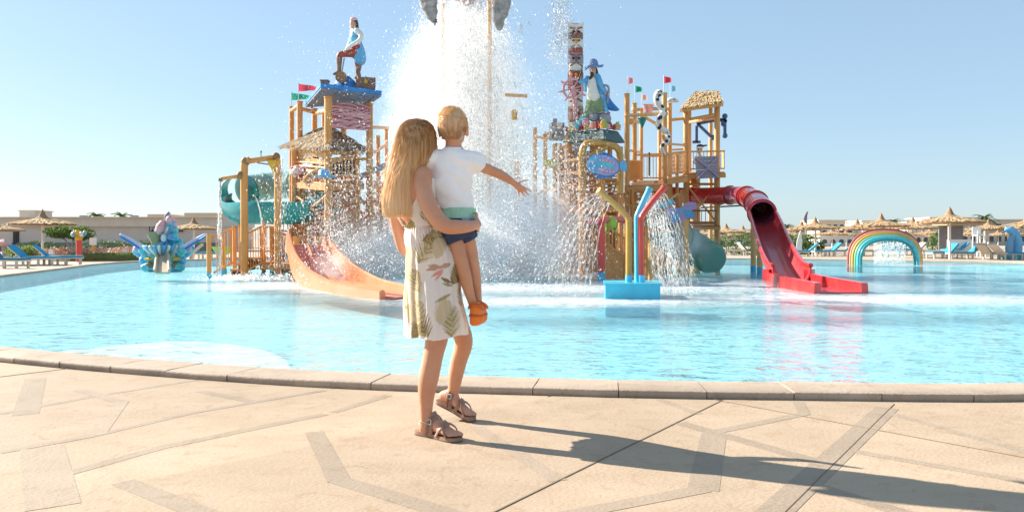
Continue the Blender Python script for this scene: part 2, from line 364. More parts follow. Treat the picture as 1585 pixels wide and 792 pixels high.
for pts, w in [([(486, 668), (524, 742), (700, 796)], .10), ([(190, 745), (330, 800)], .10), ([(0, 700), (140, 675), (300, 638), (500, 604)], .055), ([(103, 733), (250, 692), (500, 641)], .07),
               ([(150, 673), (188, 622), (125, 603)], .085), ([(66, 692), (82, 780)], .19), ([(735, 660), (862, 742)], .09), ([(1088, 758), (1105, 672)], .13), ([(1108, 668), (1245, 640), (1235, 622)], .07),
               ([(1052, 654), (1272, 716)], .09), ([(1190, 800), (1372, 632)], .13), ([(1300, 694), (1590, 745)], .07), ([(860, 800), (1085, 757)], .09), ([(1380, 640), (1590, 700)], .07), ([(55, 585), (40, 640)], .14),
               ([(0, 640), (150, 612), (300, 588)], .06), ([(310, 605), (395, 622)], .07), ([(515, 638), (600, 612)], .06), ([(1020, 618), (1080, 640)], .06), ([(1240, 745), (1420, 800)], .09)]:
    band(pts, w)

for a_, b_, w in [((765, 792), (1118, 619), .008), ((1215, 792), (1384, 625), .004), ((0, 583), (132, 567), .008), ((1125, 622), (1585, 708), .004)]:
    p, q = G(*a_).to_2d(), G(*b_).to_2d(); d = (q - p).normalized(); s_ = Vector((-d.y, d.x)) * w / 2
    m = MB(); m.prism([(k.x, k.y, 0.001) for k in (p - s_ - d * .6, q - s_, q + s_, p + s_ - d * .6)], (0, 0, 0.0022)); m.build('expansion_joint', M_joint, DECK)

# ================================================================== people
def remeshed(mb, voxel, smooth_it=6):
    me = mb.mesh('tmp'); o = bpy.data.objects.new('tmp', me); COL.objects.link(o)
    r = o.modifiers.new('r', 'REMESH'); r.mode = 'VOXEL'; r.voxel_size = voxel; r.use_smooth_shade = True
    if smooth_it:
        s = o.modifiers.new('s', 'SMOOTH'); s.factor = 0.5; s.iterations = smooth_it
    dg = bpy.context.evaluated_depsgraph_get(); dg.update()
    nm = bpy.data.meshes.new_from_object(o.evaluated_get(dg))
    bpy.data.objects.remove(o); bpy.data.meshes.remove(me)
    nm.polygons.foreach_set('use_smooth', [True] * len(nm.polygons))
    return nm
def mesh_obj(name, me, mat, parent):
    me.name = name; o = bpy.data.objects.new(name, me); COL.objects.link(o); o.parent = parent
    me.transform(Matrix.Translation(-ORG[parent])); me.materials.clear(); me.materials.append(mat); ORG[o] = ORG[parent]
    return o
def limb(mb, pts, n=14, per=4, ends=(True, True)):
    """pts: (px, py, Y, r) -> smooth rounded limb"""
    p4 = [(P(a, b_, y), r) for a, b_, y, r in pts]
    return limb3(mb, p4, n, per, ends)
def limb3(mb, p4, n=14, per=4, ends=(True, True)):
    pos = crom([p for p, r in p4], per); rad = [v.x for v in crom([Vector((r, 0, 0)) for p, r in p4], per)]
    def capseq(p, d, r): return [(p + d * r * math.sin(t), max(r * math.cos(t), r * .05)) for t in (0.5, 0.95, 1.3, 1.52)]
    if ends[0]:
        d = (pos[0] - pos[1]).normalized(); c = capseq(pos[0], d, rad[0])[::-1]; pos = [q for q, _ in c] + pos; rad = [q for _, q in c] + rad
    if ends[1]:
        d = (pos[-1] - pos[-2]).normalized(); c = capseq(pos[-1], d, rad[-1]); pos = pos + [q for q, _ in c]; rad = rad + [q for _, q in c]
    return mb.tube(pos, rad, n)
def stack(mb, rows, ax, n=24, per=4, cap=True):
    """rows: (centre, half width along ax, half depth) -> lofted trunk"""
    ax = Vector((ax[0], ax[1], 0)).normalized(); dp = Vector((-ax.y, ax.x, 0))
    c = crom([r[0] for r in rows], per); wd = crom([Vector((r[1], r[2], 0)) for r in rows], per)
    rr = [[p + ax * w.x * math.cos(2 * math.pi * i / n) + dp * w.y * math.sin(2 * math.pi * i / n) for i in range(n)] for p, w in zip(c, wd)]
    return mb.rings(rr, cap)
def skin_mat(name, a, b_):
    m = pm(name, tuple(k * v for k, v in zip(a, (.94, .86, .82))), 0.45, scale=5.5, col2=b_, bump=0.12, bscale=160, spec=0.4, detail=8)
    bs = m.node_tree.nodes['Principled BSDF']; bs.inputs['Subsurface Weight'].default_value = 0.12; bs.inputs['Subsurface Radius'].default_value = (0.02, 0.008, 0.004); bs.inputs['Subsurface Scale'].default_value = 0.5
    return m
M_skinw = skin_mat('skin_woman', (0.56, 0.275, 0.165), (0.67, 0.35, 0.225))
M_skinb = skin_mat('skin_child', (0.57, 0.28, 0.16), (0.68, 0.36, 0.22))

# ---------------- woman
WB = P(680, 672, 4.25); WB.z = 0
woman = thing('person', 'person in a leaf print sundress with long fair hair, seen from behind, carrying a child', 'person', WB)
AX = (0.66, -0.75)
torso_rows = [(P(645, 246, 4.27), .050, .052), (P(642, 258, 4.27), .058, .055), (P(638, 266, 4.27), .125, .072), (P(636, 278, 4.265), .165, .085), (P(637, 298, 4.26), .150, .098), (P(642, 325, 4.26), .128, .092),
              (P(654, 350, 4.27), .117, .086), (P(660, 372, 4.285), .118, .088), (P(667, 400, 4.30), .128, .105), (P(670, 425, 4.31), .125, .11), (P(674, 448, 4.30), .12, .10)]
bm_ = MB(); stack(bm_, torso_rows, AX)
limb(bm_, [(648, 262, 4.27, .05), (649, 235, 4.275, .048), (650, 215, 4.28, .05)])
hm = Matrix.Rotation(R(-40), 3, 'Z')
bm_.ball(P(648, 214, 4.285), (.074, .092, .108), 18, 12, hm)
fdir = Vector((.78, .62, 0)); hc = P(648, 214, 4.285)
bm_.ball(hc + fdir * .062 + Vector((0, 0, -.045)), (.05, .055, .06), 12, 8, hm)       # jaw and cheeks
bm_.ball(hc + fdir * .098 + Vector((0, 0, -.022)), (.012, .018, .022), 8, 6, hm)      # nose
bm_.ball(hc + fdir * .096 + Vector((0, 0, -.055)), (.022, .01, .010), 8, 6, hm)       # lips
# right arm (nearest), round the child's seat
limb(bm_, [(655, 272, 4.17, .052), (655, 292, 4.13, .047), (664, 318, 4.09, .045), (678, 340, 4.07, .043), (692, 350, 4.07, .040), (712, 351, 4.09, .036), (728, 350, 4.12, .029), (739, 347, 4.17, .023)], per=5)
bm_.ball(P(738.5, 347, 4.215), (.018, .045, .034), 12, 8, Matrix.Rotation(R(-8), 3, 'Z'))
for k, (dy, L) in enumerate([(-9, .065), (-3, .072), (3, .068), (9, .054)]):
    a = P(739, 347 + dy, 4.25); limb3(bm_, [(a, .0085), (a + Vector((.001, .5 * L, -.006)), .0082), (a + Vector((-.018, 1.0 * L, -.012)), .0075)], 8, 3)
a = P(736, 338, 4.2); limb3(bm_, [(a, .0095), (a + Vector((.006, .02, .02)), .009), (a + Vector((-.004, .045, .03)), .008)], 8, 3)
# left arm (far side), elbow shows left of the waist, forearm crosses in front
limb(bm_, [(612, 276, 4.36, .048), (610, 300, 4.38, .042), (612, 330, 4.40, .038), (617, 358, 4.42, .036), (628, 388, 4.45, .033), (655, 382, 4.52, .031), (685, 368, 4.54, .027), (702, 362, 4.52, .02)], per=4)
bm_.ball(P(709, 360, 4.50), (.045, .016, .034), 10, 8, Matrix.Rotation(R(-20), 3, 'Z'))
for k, dy in enumerate([-8, -3, 3, 8]):
    a = P(716, 360 + dy, 4.48); limb3(bm_, [(a, .0085), (a + Vector((.03, -.018, 0)), .008), (a + Vector((.052, -.045, -.004)), .0072)], 8, 3)
a = P(706, 350, 4.50); limb3(bm_, [(a, .0095), (a + Vector((.02, -.015, .022)), .0085), (a + Vector((.035, -.03, .03)), .008)], 8, 3)
# legs
limb(bm_, [(664, 420, 4.285, .078), (669, 460, 4.25, .074), (675, 500, 4.185, .068), (676, 522, 4.175, .061), (671, 548, 4.17, .053), (664, 582, 4.175, .0535), (660.5, 605, 4.18, .046), (659.5, 628, 4.185, .036), (659.5, 648, 4.19, .0325), (658, 662, 4.20, .034)], 16)
limb(bm_, [(680, 420, 4.36, .076), (692, 460, 4.42, .072), (708, 500, 4.49, .060), (718, 528, 4.53, .052), (711, 556, 4.56, .0475), (706, 578, 4.58, .043), (703, 598, 4.60, .036), (701, 611, 4.61, .031), (697, 621, 4.62, .029)], 16)
def foot(mb, heel, toe, zh, zt, up=.045):
    """skin of one foot between the heel and the toe tips standing on heights zh, zt"""
    d = toe - heel; d.z = 0; L = d.length; d.normalize(); s = Vector((-d.y, d.x, 0))
    def at(t, dz=0): return heel + d * L * t + Vector((0, 0, zh + (zt - zh) * t + dz))
    rows = [(at(.03, .026), .020, .020), (at(.12, .034), .030, .032), (at(.28, .046), .032, .044), (at(.45, .044), .035, .042), (at(.62, .030), .041, .028), (at(.76, .020), .044, .018), (at(.84, .016), .040, .013)]
    rr = []
    for c, w, hgt in rows: rr.append([c + s * w * math.cos(2 * math.pi * i / 16) + Vector((0, 0, hgt * math.sin(2 * math.pi * i / 16))) for i in range(16)])
    mb.rings(rr, True)
    for k, (off, e, r) in enumerate([(.030, 1.0, .0125), (.011, 1.0, .0095), (-.006, .975, .009), (-.021, .94, .0085), (-.034, .90, .008)]):
        a = at(.80, .014) + s * off; b_ = at(e - .03, .011) + s * off * 1.05
        limb3(mb, [(a, r), ((a + b_) / 2 + Vector((0, 0, .004)), r), (b_, r * .95)], 8, 2)
    return at, s, d, L
hA, tA = G(648, 671), G(710, 683.5); hB, tB = G(683, 655), G(733, 652)
hB = Vector((tB.x - .205, tB.y + .10, 0))
foot(bm_, hA, tA, .022, .020); foot(bm_, hB, tB, .105, .020)
body = mesh_obj('body', remeshed(bm_, 0.0058, 5), M_skinw, woman)
# eyes
M_dark = pm('dark_brown', (0.03, 0.02, 0.015), 0.4)
for sgn in (-1, 1):
    e = MB(); e.ball(hc + fdir * .086 + Vector((-fdir.y, fdir.x, 0)) * sgn * .03 + Vector((0, 0, .004)), .0105, 10, 8); e.build('eye', M_dark, woman, smooth=80)

# ---------------- dress
def frond_print(u, v, fronds, base):
    col = np.tile(np.array(base, float), (len(u), 1))
    for (u0, v0, ang, L, lw, cA, cB, curve) in fronds:
        K = 15
        for k in range(K):
            s = (k + .6) / K; a = ang + curve * s
            cx = u0 + L * s * math.cos(ang + curve * s * .5); cy = v0 + L * s * math.sin(ang + curve * s * .5)
            ll = L * .42 * math.sin(math.pi * min(1, .18 + .8 * s)) + .008
            for sd in (-1, 1):
                b2 = a + sd * R(52) * (1 - .45 * s); dx, dy = math.cos(b2), math.sin(b2)
                t = np.clip(((u - cx) * dx + (v - cy) * dy) / ll, 0, 1)
                dist = np.hypot(u - cx - dx * ll * t, v - cy - dy * ll * t)
                w = lw * (1 - .75 * t); mk = dist < w
                c = np.where((np.sin(k * 1.9 + sd) > 0)[..., None] if False else np.full((mk.sum(), 1), math.sin(k * 2.3 + sd) > -.2), np.array(cA), np.array(cB))
                col[mk] = c
    return col
def paint(me, org, cfun):
    n = len(me.vertices); co = np.zeros(n * 3); me.vertices.foreach_get('co', co); co = co.reshape(-1, 3) + np.array(org)
    c = cfun(co); at = me.color_attributes.new('print', 'FLOAT_COLOR', 'POINT'); at.data.foreach_set('color', np.c_[c, np.ones(n)].astype(np.float32).ravel())
def print_mat(name, rough=.8, transl=.25):
    m = bpy.data.materials.new(name); m.use_nodes = True; n = m.node_tree.nodes; l = m.node_tree.links; b = n['Principled BSDF']; b.inputs['Roughness'].default_value = rough; b.inputs['Specular IOR Level'].default_value = .2
    a = n.new('ShaderNodeVertexColor'); a.layer_name = 'print'; l.new(a.outputs[0], b.inputs['Base Color'])
    tc = n.new('ShaderNodeTexCoord'); w = n.new('ShaderNodeTexNoise'); w.inputs['Scale'].default_value = 26; w.inputs['Detail'].default_value = 5; l.new(tc.outputs['Object'], w.inputs[0])
    bp = n.new('ShaderNodeBump'); bp.inputs['Strength'].default_value = .25; bp.inputs['Distance'].default_value = .012; l.new(w.outputs['Fac'], bp.inputs['Height']); l.new(bp.outputs[0], b.inputs['Normal'])
    t = n.new('ShaderNodeBsdfTranslucent'); l.new(a.outputs[0], t.inputs[0]); mx = n.new('ShaderNodeMixShader'); mx.inputs[0].default_value = transl
    l.new(b.outputs[0], mx.inputs[1]); l.new(t.outputs[0], mx.inputs[2]); l.new(mx.outputs[0], n['Material Output'].inputs[0]); return m
M_dress = print_mat('leaf_print_cotton')
NTH = 320
rows = [(344, 657, 27.5, 4.27, .112), (351, 657.5, 27, 4.272, .112), (360, 659.5, 31, 4.276, .128), (374, 662, 35, 4.28, .145), (392, 666, 37.5, 4.29, .158), (420, 669, 41, 4.30, .174), (450, 670, 43, 4.305, .200), (480, 673, 45.5, 4.315, .226), (500, 675.5, 47.5, 4.325, .242), (515, 676, 48, 4.33, .248)]
yy = crom([Vector((r[0], r[1], r[2])) for r in rows], 24); dd = crom([Vector((r[3], r[4], 0)) for r in rows], 24)
rr = []
for q, (a, b_) in enumerate(zip(yy, dd)):
    t = q / (len(yy) - 1); ring = []
    for i in range(NTH):
        th = 2 * math.pi * i / NTH
        pl = .6 * t ** 1.3 * (.045 * math.sin(9 * th + 1.3 + .8 * t) + .03 * math.sin(17 * th + .5) + .02 * math.sin(4 * th + 2))
        pl += .022 * math.sin(44 * th + 2 * math.sin(3 * th)) * math.exp(-((t - .13) / .12) ** 2)
        wr = .0045 * t * math.sin(23 * th + 5 * mnoise.noise(Vector((math.cos(th) * 2, math.sin(th) * 2, t * 2)))) + 0.011 * mnoise.noise(Vector((3 * math.cos(th), 3 * math.sin(th), t * 6))) * (1 - .5 * t)
        hx = a.z * b_.x / F
        c = P(a.y, a.x + t * (1.6 * math.sin(5 * th + .7) + 1.8 * math.sin(th + 2.2)) * max(0, t - .75) * 4, b_.x)
        # squarish round section
        cx, sy = math.sin(th), -math.cos(th)
        ring.append(c + Vector((cx * (hx * (1 + pl) + wr), sy * (b_.y * (1 + pl) + wr), 0)))
    rr.append(ring)
dm = MB(); dm.rings(rr, False)
# bodice: shell round the trunk with an open back
ax2 = Vector((AX[0], AX[1], 0)).normalized(); dp2 = Vector((-ax2.y, ax2.x, 0))
cs = crom([r[0] for r in torso_rows[3:7]], 10); ws = crom([Vector((r[1], r[2], 0)) for r in torso_rows[3:7]], 10)
NB = 120; base_i = len(dm.v); grid = []
for p, w in zip(cs, ws):
    grid.append([p + ax2 * (w.x + .009) * math.cos(2 * math.pi * i / NB) + dp2 * (w.y + .009) * math.sin(2 * math.pi * i / NB) for i in range(NB)])
vs = [v for g_ in grid for v in g_]; fs = []
for k in range(len(grid) - 1):
    t = k / (len(grid) - 2)            # 0 shoulders, 1 waist
    for i in range(NB):
        ang = 360 * (i + .5) / NB; back = abs(((ang - 270 + 180) % 360) - 180)      # 0 = middle of the back
        side = abs(((ang - 180 + 180) % 360) - 180)
        openw = 62 * (1 - max(0, t - .35) / .65) ** .7 if t > .35 else 75
        strap = abs(back - (18 + 40 * (1 - t))) < 5 and ang < 360 and False
        if back < openw: continue
        if t < .35 and back < 100: continue
        j = (i + 1) % NB; fs.append((k * NB + i, k * NB + j, (k + 1) * NB + j, (k + 1) * NB + i))
dm.add(vs, fs)
me = dm.mesh('dress', ORG[woman], 80)
fr = []
cr, ol, br = (.66, .58, .38), (.44, .37, .18), (.30, .215, .11); beige = (.70, .58, .40); pk = (.78, .36, .30); tan = (.58, .38, .28)
for px, py, ang, L, a, b_, cv in [(648, 408, 65, .20, ol, beige, -.5), (655, 372, 10, .13, br, ol, .3), (637, 440, 105, .16, beige, cr, .4), (665, 520, 115, .20, ol, br, .5), (634, 500, 80, .13, beige, cr, -.6), (700, 520, 92, .15, ol, cr, .2),
                                  (700, 440, 60, .11, br, ol, .4), (640, 470, 70, .12, beige, cr, .5), (712, 400, 110, .12, ol, cr, .2), (642, 352, 150, .08, ol, br, .2), (688, 380, 40, .10, beige, ol, .2), (716, 480, 80, .12, ol, cr, .3), (640, 522, 60, .07, ol, br, .4), (668, 365, 35, .10, ol, cr, -.3), (676, 400, 75, .10, beige, cr, .2), (650, 450, 120, .11, ol, beige, -.4), (683, 500, 85, .12, beige, cr, -.3), (628, 420, 80, .12, cr, beige, .3), (625, 475, 95, .12, cr, beige, .2), (648, 500, 80, .11, beige, ol, .4)]:
    q = P(px, py, 4.16); fr.append((q.x, q.z, R(ang), L, .0058, a, b_, cv))
def dress_print(co):
    c0 = P(670, 400, 4.30); th = np.arctan2(co[:, 0] - c0.x, -(co[:, 1] - c0.y)); u = c0.x + np.where(np.abs(th) < 1.2, co[:, 0] - c0.x, np.sign(th) * (.10 + .13 * (np.abs(th) - .9)))
    v = co[:, 2]; c = frond_print(u, v, fr, (.88, .83, .77))
    back = [(a + .55, b_ + .03, an, L, w, x, y, cv) for a, b_, an, L, w, x, y, cv in fr] + [(a - .5, b_ + .05, an, L, w, x, y, cv) for a, b_, an, L, w, x, y, cv in fr]
    c2 = frond_print(u, v, back, (.88, .83, .77)); far_ = np.abs(th) > 1.35; c[far_] = c2[far_]
    for (px, py, an, L, w, colr) in [(682, 412, 195, .075, .013, tan), (684, 414, 170, .07, .012, tan), (686, 417, 212, .07, .009, pk), (686, 420, 228, .062, .006, pk), (684, 413, 20, .045, .013, tan), (697, 455, 208, .085, .0085, ol), (684, 430, -28, .06, .009, br), (686, 438, -18, .05, .008, ol)]:
        q = P(px, py, 4.16); dx, dy = math.cos(R(an)), math.sin(R(an)); t = np.clip(((u - q.x) * dx + (v - q.z) * dy) / L, 0, 1)
        m_ = (np.hypot(u - q.x - dx * L * t, v - q.z - dy * L * t) < w * np.sin(np.pi * np.clip(t * .85 + .12, 0, 1))) & (np.abs(th) < 1.5); c[m_] = colr
    return c
paint(me, ORG[woman], dress_print)
dress = bpy.data.objects.new('dress', me); COL.objects.link(dress); dress.parent = woman; me.materials.append(M_dress)
# strap across the bare back
st = MB(); st.tube(crom([P(634, 306, 4.15), P(645, 322, 4.145), (P(660, 338, 4.145)), P(680, 356, 4.15)], 6), [(.004, .015)] * 19, 8)
sm = st.mesh('strap', ORG[woman], 60); paint(sm, ORG[woman], lambda co: np.where((np.sin(co[:, [0]] * 330 + co[:, [2]] * 190) > .35), np.array([br]), np.array([(.72, .64, .50)])))
so = bpy.data.objects.new('strap', sm); COL.objects.link(so); so.parent = dress; sm.materials.append(M_dress)

# ---------------- hair
def hair_mat(name, stops, axis_lo, axis_hi):
    m = bpy.data.materials.new(name); m.use_nodes = True; n = m.node_tree.nodes; l = m.node_tree.links; b = n['Principled BSDF']; b.inputs['Roughness'].default_value = .42; b.inputs['Specular IOR Level'].default_value = .45
    tc = n.new('ShaderNodeTexCoord'); sp = n.new('ShaderNodeSeparateXYZ'); l.new(tc.outputs['Object'], sp.inputs[0])
    nz = n.new('ShaderNodeTexNoise'); mp = n.new('ShaderNodeMapping'); mp.inputs['Scale'].default_value = (60, 60, 3); l.new(tc.outputs['Object'], mp.inputs[0]); l.new(mp.outputs[0], nz.inputs[0]); nz.inputs['Scale'].default_value = 1.6; nz.inputs['Detail'].default_value = 4
    mr = n.new('ShaderNodeMapRange'); mr.inputs['From Min'].default_value = axis_hi; mr.inputs['From Max'].default_value = axis_lo; l.new(sp.outputs[2], mr.inputs[0])
    ad = n.new('ShaderNodeMath'); ad.operation = 'MULTIPLY_ADD'; ad.inputs[1].default_value = 1.3; l.new(nz.outputs['Fac'], ad.inputs[0]); l.new(mr.outputs[0], ad.inputs[2])
    sb = n.new('ShaderNodeMath'); sb.operation = 'SUBTRACT'; sb.inputs[1].default_value = .58; l.new(ad.outputs[0], sb.inputs[0])
    rp = n.new('ShaderNodeValToRGB'); rp.color_ramp.elements[0].color = (*stops[0], 1); rp.color_ramp.elements[1].color = (*stops[-1], 1)
    for k, s_ in enumerate(stops[1:-1]): e = rp.color_ramp.elements.new((k + 1) / (len(stops) - 1)); e.color = (*s_, 1)
    l.new(sb.outputs[0], rp.inputs[0]); l.new(rp.outputs[0], b.inputs['Base Color'])
    t = n.new('ShaderNodeBsdfTranslucent'); l.new(rp.outputs[0], t.inputs[0]); mx = n.new('ShaderNodeMixShader'); mx.inputs[0].default_value = .35
    l.new(b.outputs[0], mx.inputs[1]); l.new(t.outputs[0], mx.inputs[2]); l.new(mx.outputs[0], n['Material Output'].inputs[0]); return m
M_hair = hair_mat('fair_hair', [(.46, .25, .11), (.76, .49, .235), (.94, .71, .41), (.98, .82, .56)], 1.12, 1.62)
hrows = [(184.5, 646, 3, 4.285, .012), (187, 645, 13, 4.285, .05), (193, 645, 21, 4.285, .075), (203, 644.5, 26.5, 4.28, .097), (216, 643, 29.5, 4.27, .104), (230, 641, 30, 4.255, .102), (244, 637, 29.5, 4.24, .09), (257, 631, 26.5, 4.215, .072), (270, 623.5, 22.5, 4.19, .055), (286, 619, 21.5, 4.175, .046), (302, 617, 21.5, 4.165, .042), (318, 616, 22, 4.16, .039), (330, 617, 20.5, 4.16, .034), (338, 618, 15, 4.16, .02)]
hy = crom([Vector((r[0], r[1], r[2])) for r in hrows], 4); hd = crom([Vector((r[3], r[4], 0)) for r in hrows], 4)
def hair_pt(t, th, out=0.0):
    k = min(len(hy) - 1.001, max(0, t * (len(hy) - 1))); i = int(k); f = k - i
    a = hy[i].lerp(hy[i + 1], f); d = hd[i].lerp(hd[i + 1], f)
    c = P(a.y, a.x, d.x); hx = a.z * d.x / F
    return c + Vector((math.sin(th) * (hx + out), -math.cos(th) * (d.y + out), 0))
hb = MB(); hb.rings([[hair_pt(.95 * k / 60, 2 * math.pi * i / 40, -.005 + .004 * math.sin(i * 7.3)) for i in range(40)] for k in range(60)], True)
hair = mesh_obj('hair', hb.mesh('hair', Vector((0, 0, 0)), 70), M_hair, woman)
hs = MB()
for k in range(3400):
    th0 = random.uniform(-math.pi, math.pi) if random.random() < .25 else random.uniform(-1.9, 1.9)
    t0 = random.uniform(0.01, .12) if random.random() < .6 else random.uniform(.1, .55)
    t1 = random.uniform(.88, 1.0) if random.random() < .8 else random.uniform(.72, .9); o0 = random.uniform(-.002, .010); w1 = random.uniform(-.09, .09); ph = random.uniform(0, 6)
    path = [hair_pt(t0 + (t1 - t0) * q / 15, th0 + w1 * (q / 15) + .005 * math.sin(q * .5 + ph), o0 + .0006 * math.sin(q * .6 + ph)) for q in range(16)]
    r = random.uniform(.0010, .0022); hs.tube(path, [r] * 13 + [r * .8, r * .5, r * .15], 3, cap=False)
for k in range(260):        # loose flyaway hairs
    th0 = random.uniform(-2.2, 2.2); t0 = random.uniform(.02, .6); t1 = min(1, t0 + random.uniform(.2, .5)); o1 = random.uniform(.006, .03); ph = random.uniform(0, 6)
    path = [hair_pt(t0 + (t1 - t0) * q / 11, th0 + random.uniform(-.03, .03) + .05 * math.sin(q * .5 + ph), .003 + o1 * (q / 11) ** 1.5) for q in range(12)]
    hs.tube(path, [.0008] * 10 + [.0005, .0002], 3, cap=False)
so = hs.build('hair_strands', M_hair, hair, smooth=None, kind='stuff', fix=False)

# ---------------- sandals (worn: parts of the figure)
M_sandal = pm('sandal_leather', (.27, .15, .10), .5, scale=30, col2=(.36, .21, .145), bump=.2, bscale=200)
M_sole = pm('sandal_sole', (.15, .085, .055), .7, scale=40)
M_buckle = pm('buckle_metal', (.7, .66, .6), .3, metal=.9)
def sandal(heel, toe, zh, zt):
    d = toe - heel; d.z = 0; L = d.length; d.normalize(); s = Vector((-d.y, d.x, 0))
    def at(t, w, dz): return heel + d * L * t + s * w + Vector((0, 0, zh + (zt - zh) * min(1, max(0, t)) + dz))
    def sole(dz0, dz1, g_):
        half = [(-.045, .0), (-.03, .022), (.04, .033), (.2, .035), (.42, .033), (.6, .042), (.78, .049), (.9, .046), (.99, .034), (1.03, .012)]
        o_ = [(t, w + g_) for t, w in half] + [(t, -w * (1 if t < .5 else .93) - g_) for t, w in reversed(half)]
        m = MB(); pts = crom([at(t, w, dz0) for t, w in o_], 3, True); pts2 = crom([at(t, w, dz1) for t, w in o_], 3, True); m.rings([pts, pts2], True); return m
    top = sole(-.014, .001, .0).build('sandal', M_sandal, woman, smooth=40)
    sole(-.0215, -.0142, .001).build('sole', M_sole, top, smooth=40)
    for (t0, w0, tm, hm, t1, w1) in [(.60, .046, .66, .062, .84, -.044), (.84, .048, .74, .058, .56, -.040), (.30, .036, .42, .100, .34, -.036), (.52, .040, .47, .088, .42, -.037)]:
        st_ = MB(); st_.tube(crom([at(t0, w0, -.004), at((t0 + tm) / 2, w0 * .93, hm * .62), at(tm, 0, hm + .005), at((t1 + tm) / 2, w1 * .93, hm * .62), at(t1, w1, -.004)], 6), [(.0035, .0115)] * 25, 8); st_.build('strap', M_sandal, top, smooth=50)
    bk = MB(); c = at(.40, -.039, .065)
    for k in range(4):
        a = [(-.012, -.012), (.012, -.012), (.012, .012), (-.012, .012)]; p0 = a[k]; p1 = a[(k + 1) % 4]
        bk.cyl(c + d * p0[0] + Vector((0, 0, p0[1])), c + d * p1[0] + Vector((0, 0, p1[1])), .003, n=6)
    bk.build('buckle', M_buckle, top)
sandal(hA, tA, .022, .020); sandal(hB, tB, .105, .022)
ak = MB(); c = P(659.5, 652, 4.19)
ak.tube([c + Vector((.036 * math.cos(t), .036 * math.sin(t), .006 * math.sin(t * 2))) for t in [k * 2 * math.pi / 20 for k in range(21)]], .0022, 6); ak.build('anklet', pm('cream_cord', (.6, .5, .36), .7), woman)

# ---------------- child
CB = P(706, 362, 4.28)
child = thing('person', 'small child in white T-shirt, navy shorts and orange clogs, carried, pointing at the water', 'person', CB)
cb = MB()
stack(cb, [(P(702, 226, 4.275), .042, .042), (P(702, 238, 4.275), .08, .05), (P(701, 250, 4.275), .115, .062), (P(700, 280, 4.275), .10, .07), (P(705, 320, 4.28), .085, .07), (P(706, 355, 4.285), .085, .07), (P(707, 368, 4.285), .07, .06)], (1, 0))
limb(cb, [(702, 236, 4.275, .043), (702, 222, 4.275, .042), (702, 208, 4.275, .044)])
ch = P(701, 197.5, 4.275)
rH = Matrix.Rotation(R(-14), 3, 'Z') @ Matrix.Rotation(R(4), 3, 'X')
cb.ball(ch + Vector((0, 0, .008)), (.074, .088, .092), 20, 14, rH); cb.ball(ch + Vector((.01, .045, -.045)), (.052, .045, .048), 12, 8, rH)
cb.ball(ch + Vector((.022, .092, -.018)), (.009, .012, .011), 8, 6)
for sx, zz in ((1, -.028), (-1, -.028)):
    e = ch + rH @ Vector((sx * .0765, .004, zz)); cb.ball(e, (.008, .016, .024), 10, 8, rH @ Matrix.Rotation(R(-18 * sx), 3, 'Z'))
limb(cb, [(730, 248, 4.28, .036), (746, 258, 4.29, .031), (762, 265, 4.31, .0275), (774, 270, 4.32, .0265), (786, 277, 4.34, .0225), (796, 284, 4.36, .0165)], 14)
limb(cb, [(671, 246, 4.275, .036), (655, 250, 4.25, .032), (644, 256, 4.28, .028), (640, 262, 4.33, .026), (650, 266, 4.40, .022), (660, 262, 4.44, .018)], 12)
limb(cb, [(796, 284, 4.36, .0165), (800, 287, 4.365, .019), (804, 290, 4.37, .019)], 12)
for pts, r in [([(801, 284), (808, 280.5), (817, 279)], .0068), ([(805, 287), (814, 291.5), (822, 296.5)], .0064), ([(805, 290), (813, 296.5), (819, 302)], .0066), ([(804, 292.5), (809, 299.5), (812.5, 304)], .0063), ([(801, 293), (803, 300), (804, 305)], .0055)]:
    limb(cb, [(a, b_, 4.37 + .012 * k, r * (1 - .12 * k)) for k, (a, b_) in enumerate(pts)], 8, 3)
limb(cb, [(700, 360, 4.27, .050), (707, 384, 4.25, .043), (713, 404, 4.245, .039), (719.5, 428, 4.25, .0365), (725, 448, 4.26, .029), (731, 468, 4.265, .023), (735, 480, 4.27, .024)], 12)
limb(cb, [(720, 360, 4.30, .048), (727, 386, 4.31, .041), (731, 406, 4.31, .037), (735, 430, 4.32, .034), (738, 450, 4.325, .026), (740, 468, 4.33, .022), (742, 480, 4.33, .023)], 12)
cbody = mesh_obj('body', remeshed(cb, 0.0045, 4), M_skinb, child)
for sgn in (-1, 1):
    e = MB(); e.ball(ch + Vector((.02 + sgn * .028, .083, .002)), .009, 10, 8); e.build('eye', M_dark, child, smooth=80)
# T-shirt
sh = MB()
stack(sh, [(P(702, 229, 4.275), .049, .049), (P(702, 233, 4.275), .078, .056), (P(701.5, 240, 4.275), .120, .066), (P(700.5, 252, 4.275), .132, .075), (P(699, 268, 4.275), .120, .080), (P(697.5, 288, 4.275), .112, .082), (P(703, 308, 4.28), .100, .083), (P(708.5, 324, 4.285), .089, .082), (P(709.5, 331, 4.285), .088, .082)], (1, 0), 32)
limb(sh, [(722, 246, 4.275, .052), (735, 250, 4.28, .052), (748, 259, 4.29, .046)], 16, ends=(True, False))
limb(sh, [(680, 244, 4.275, .052), (664, 246, 4.255, .052), (647, 256, 4.23, .047)], 16, ends=(True, False))
sme = remeshed(sh, 0.0055, 4)
for v in sme.vertices:     # soft cloth folds
    c = v.co; k = (c - P(690, 290, 4.275)); f1 = math.sin(62 * (c.z + .75 * (c.x - k.x * .2)) + 3 * mnoise.noise(c * 9)); f2 = mnoise.noise(c * 22)
    amp = .0042 + .0030 * max(0, math.sin(6 * (c.z - 1.2)))
    v.co += v.normal * (amp * f1 * (.5 + .5 * mnoise.noise(c * 6 + Vector((3, 1, 2)))) + .0035 * f2)
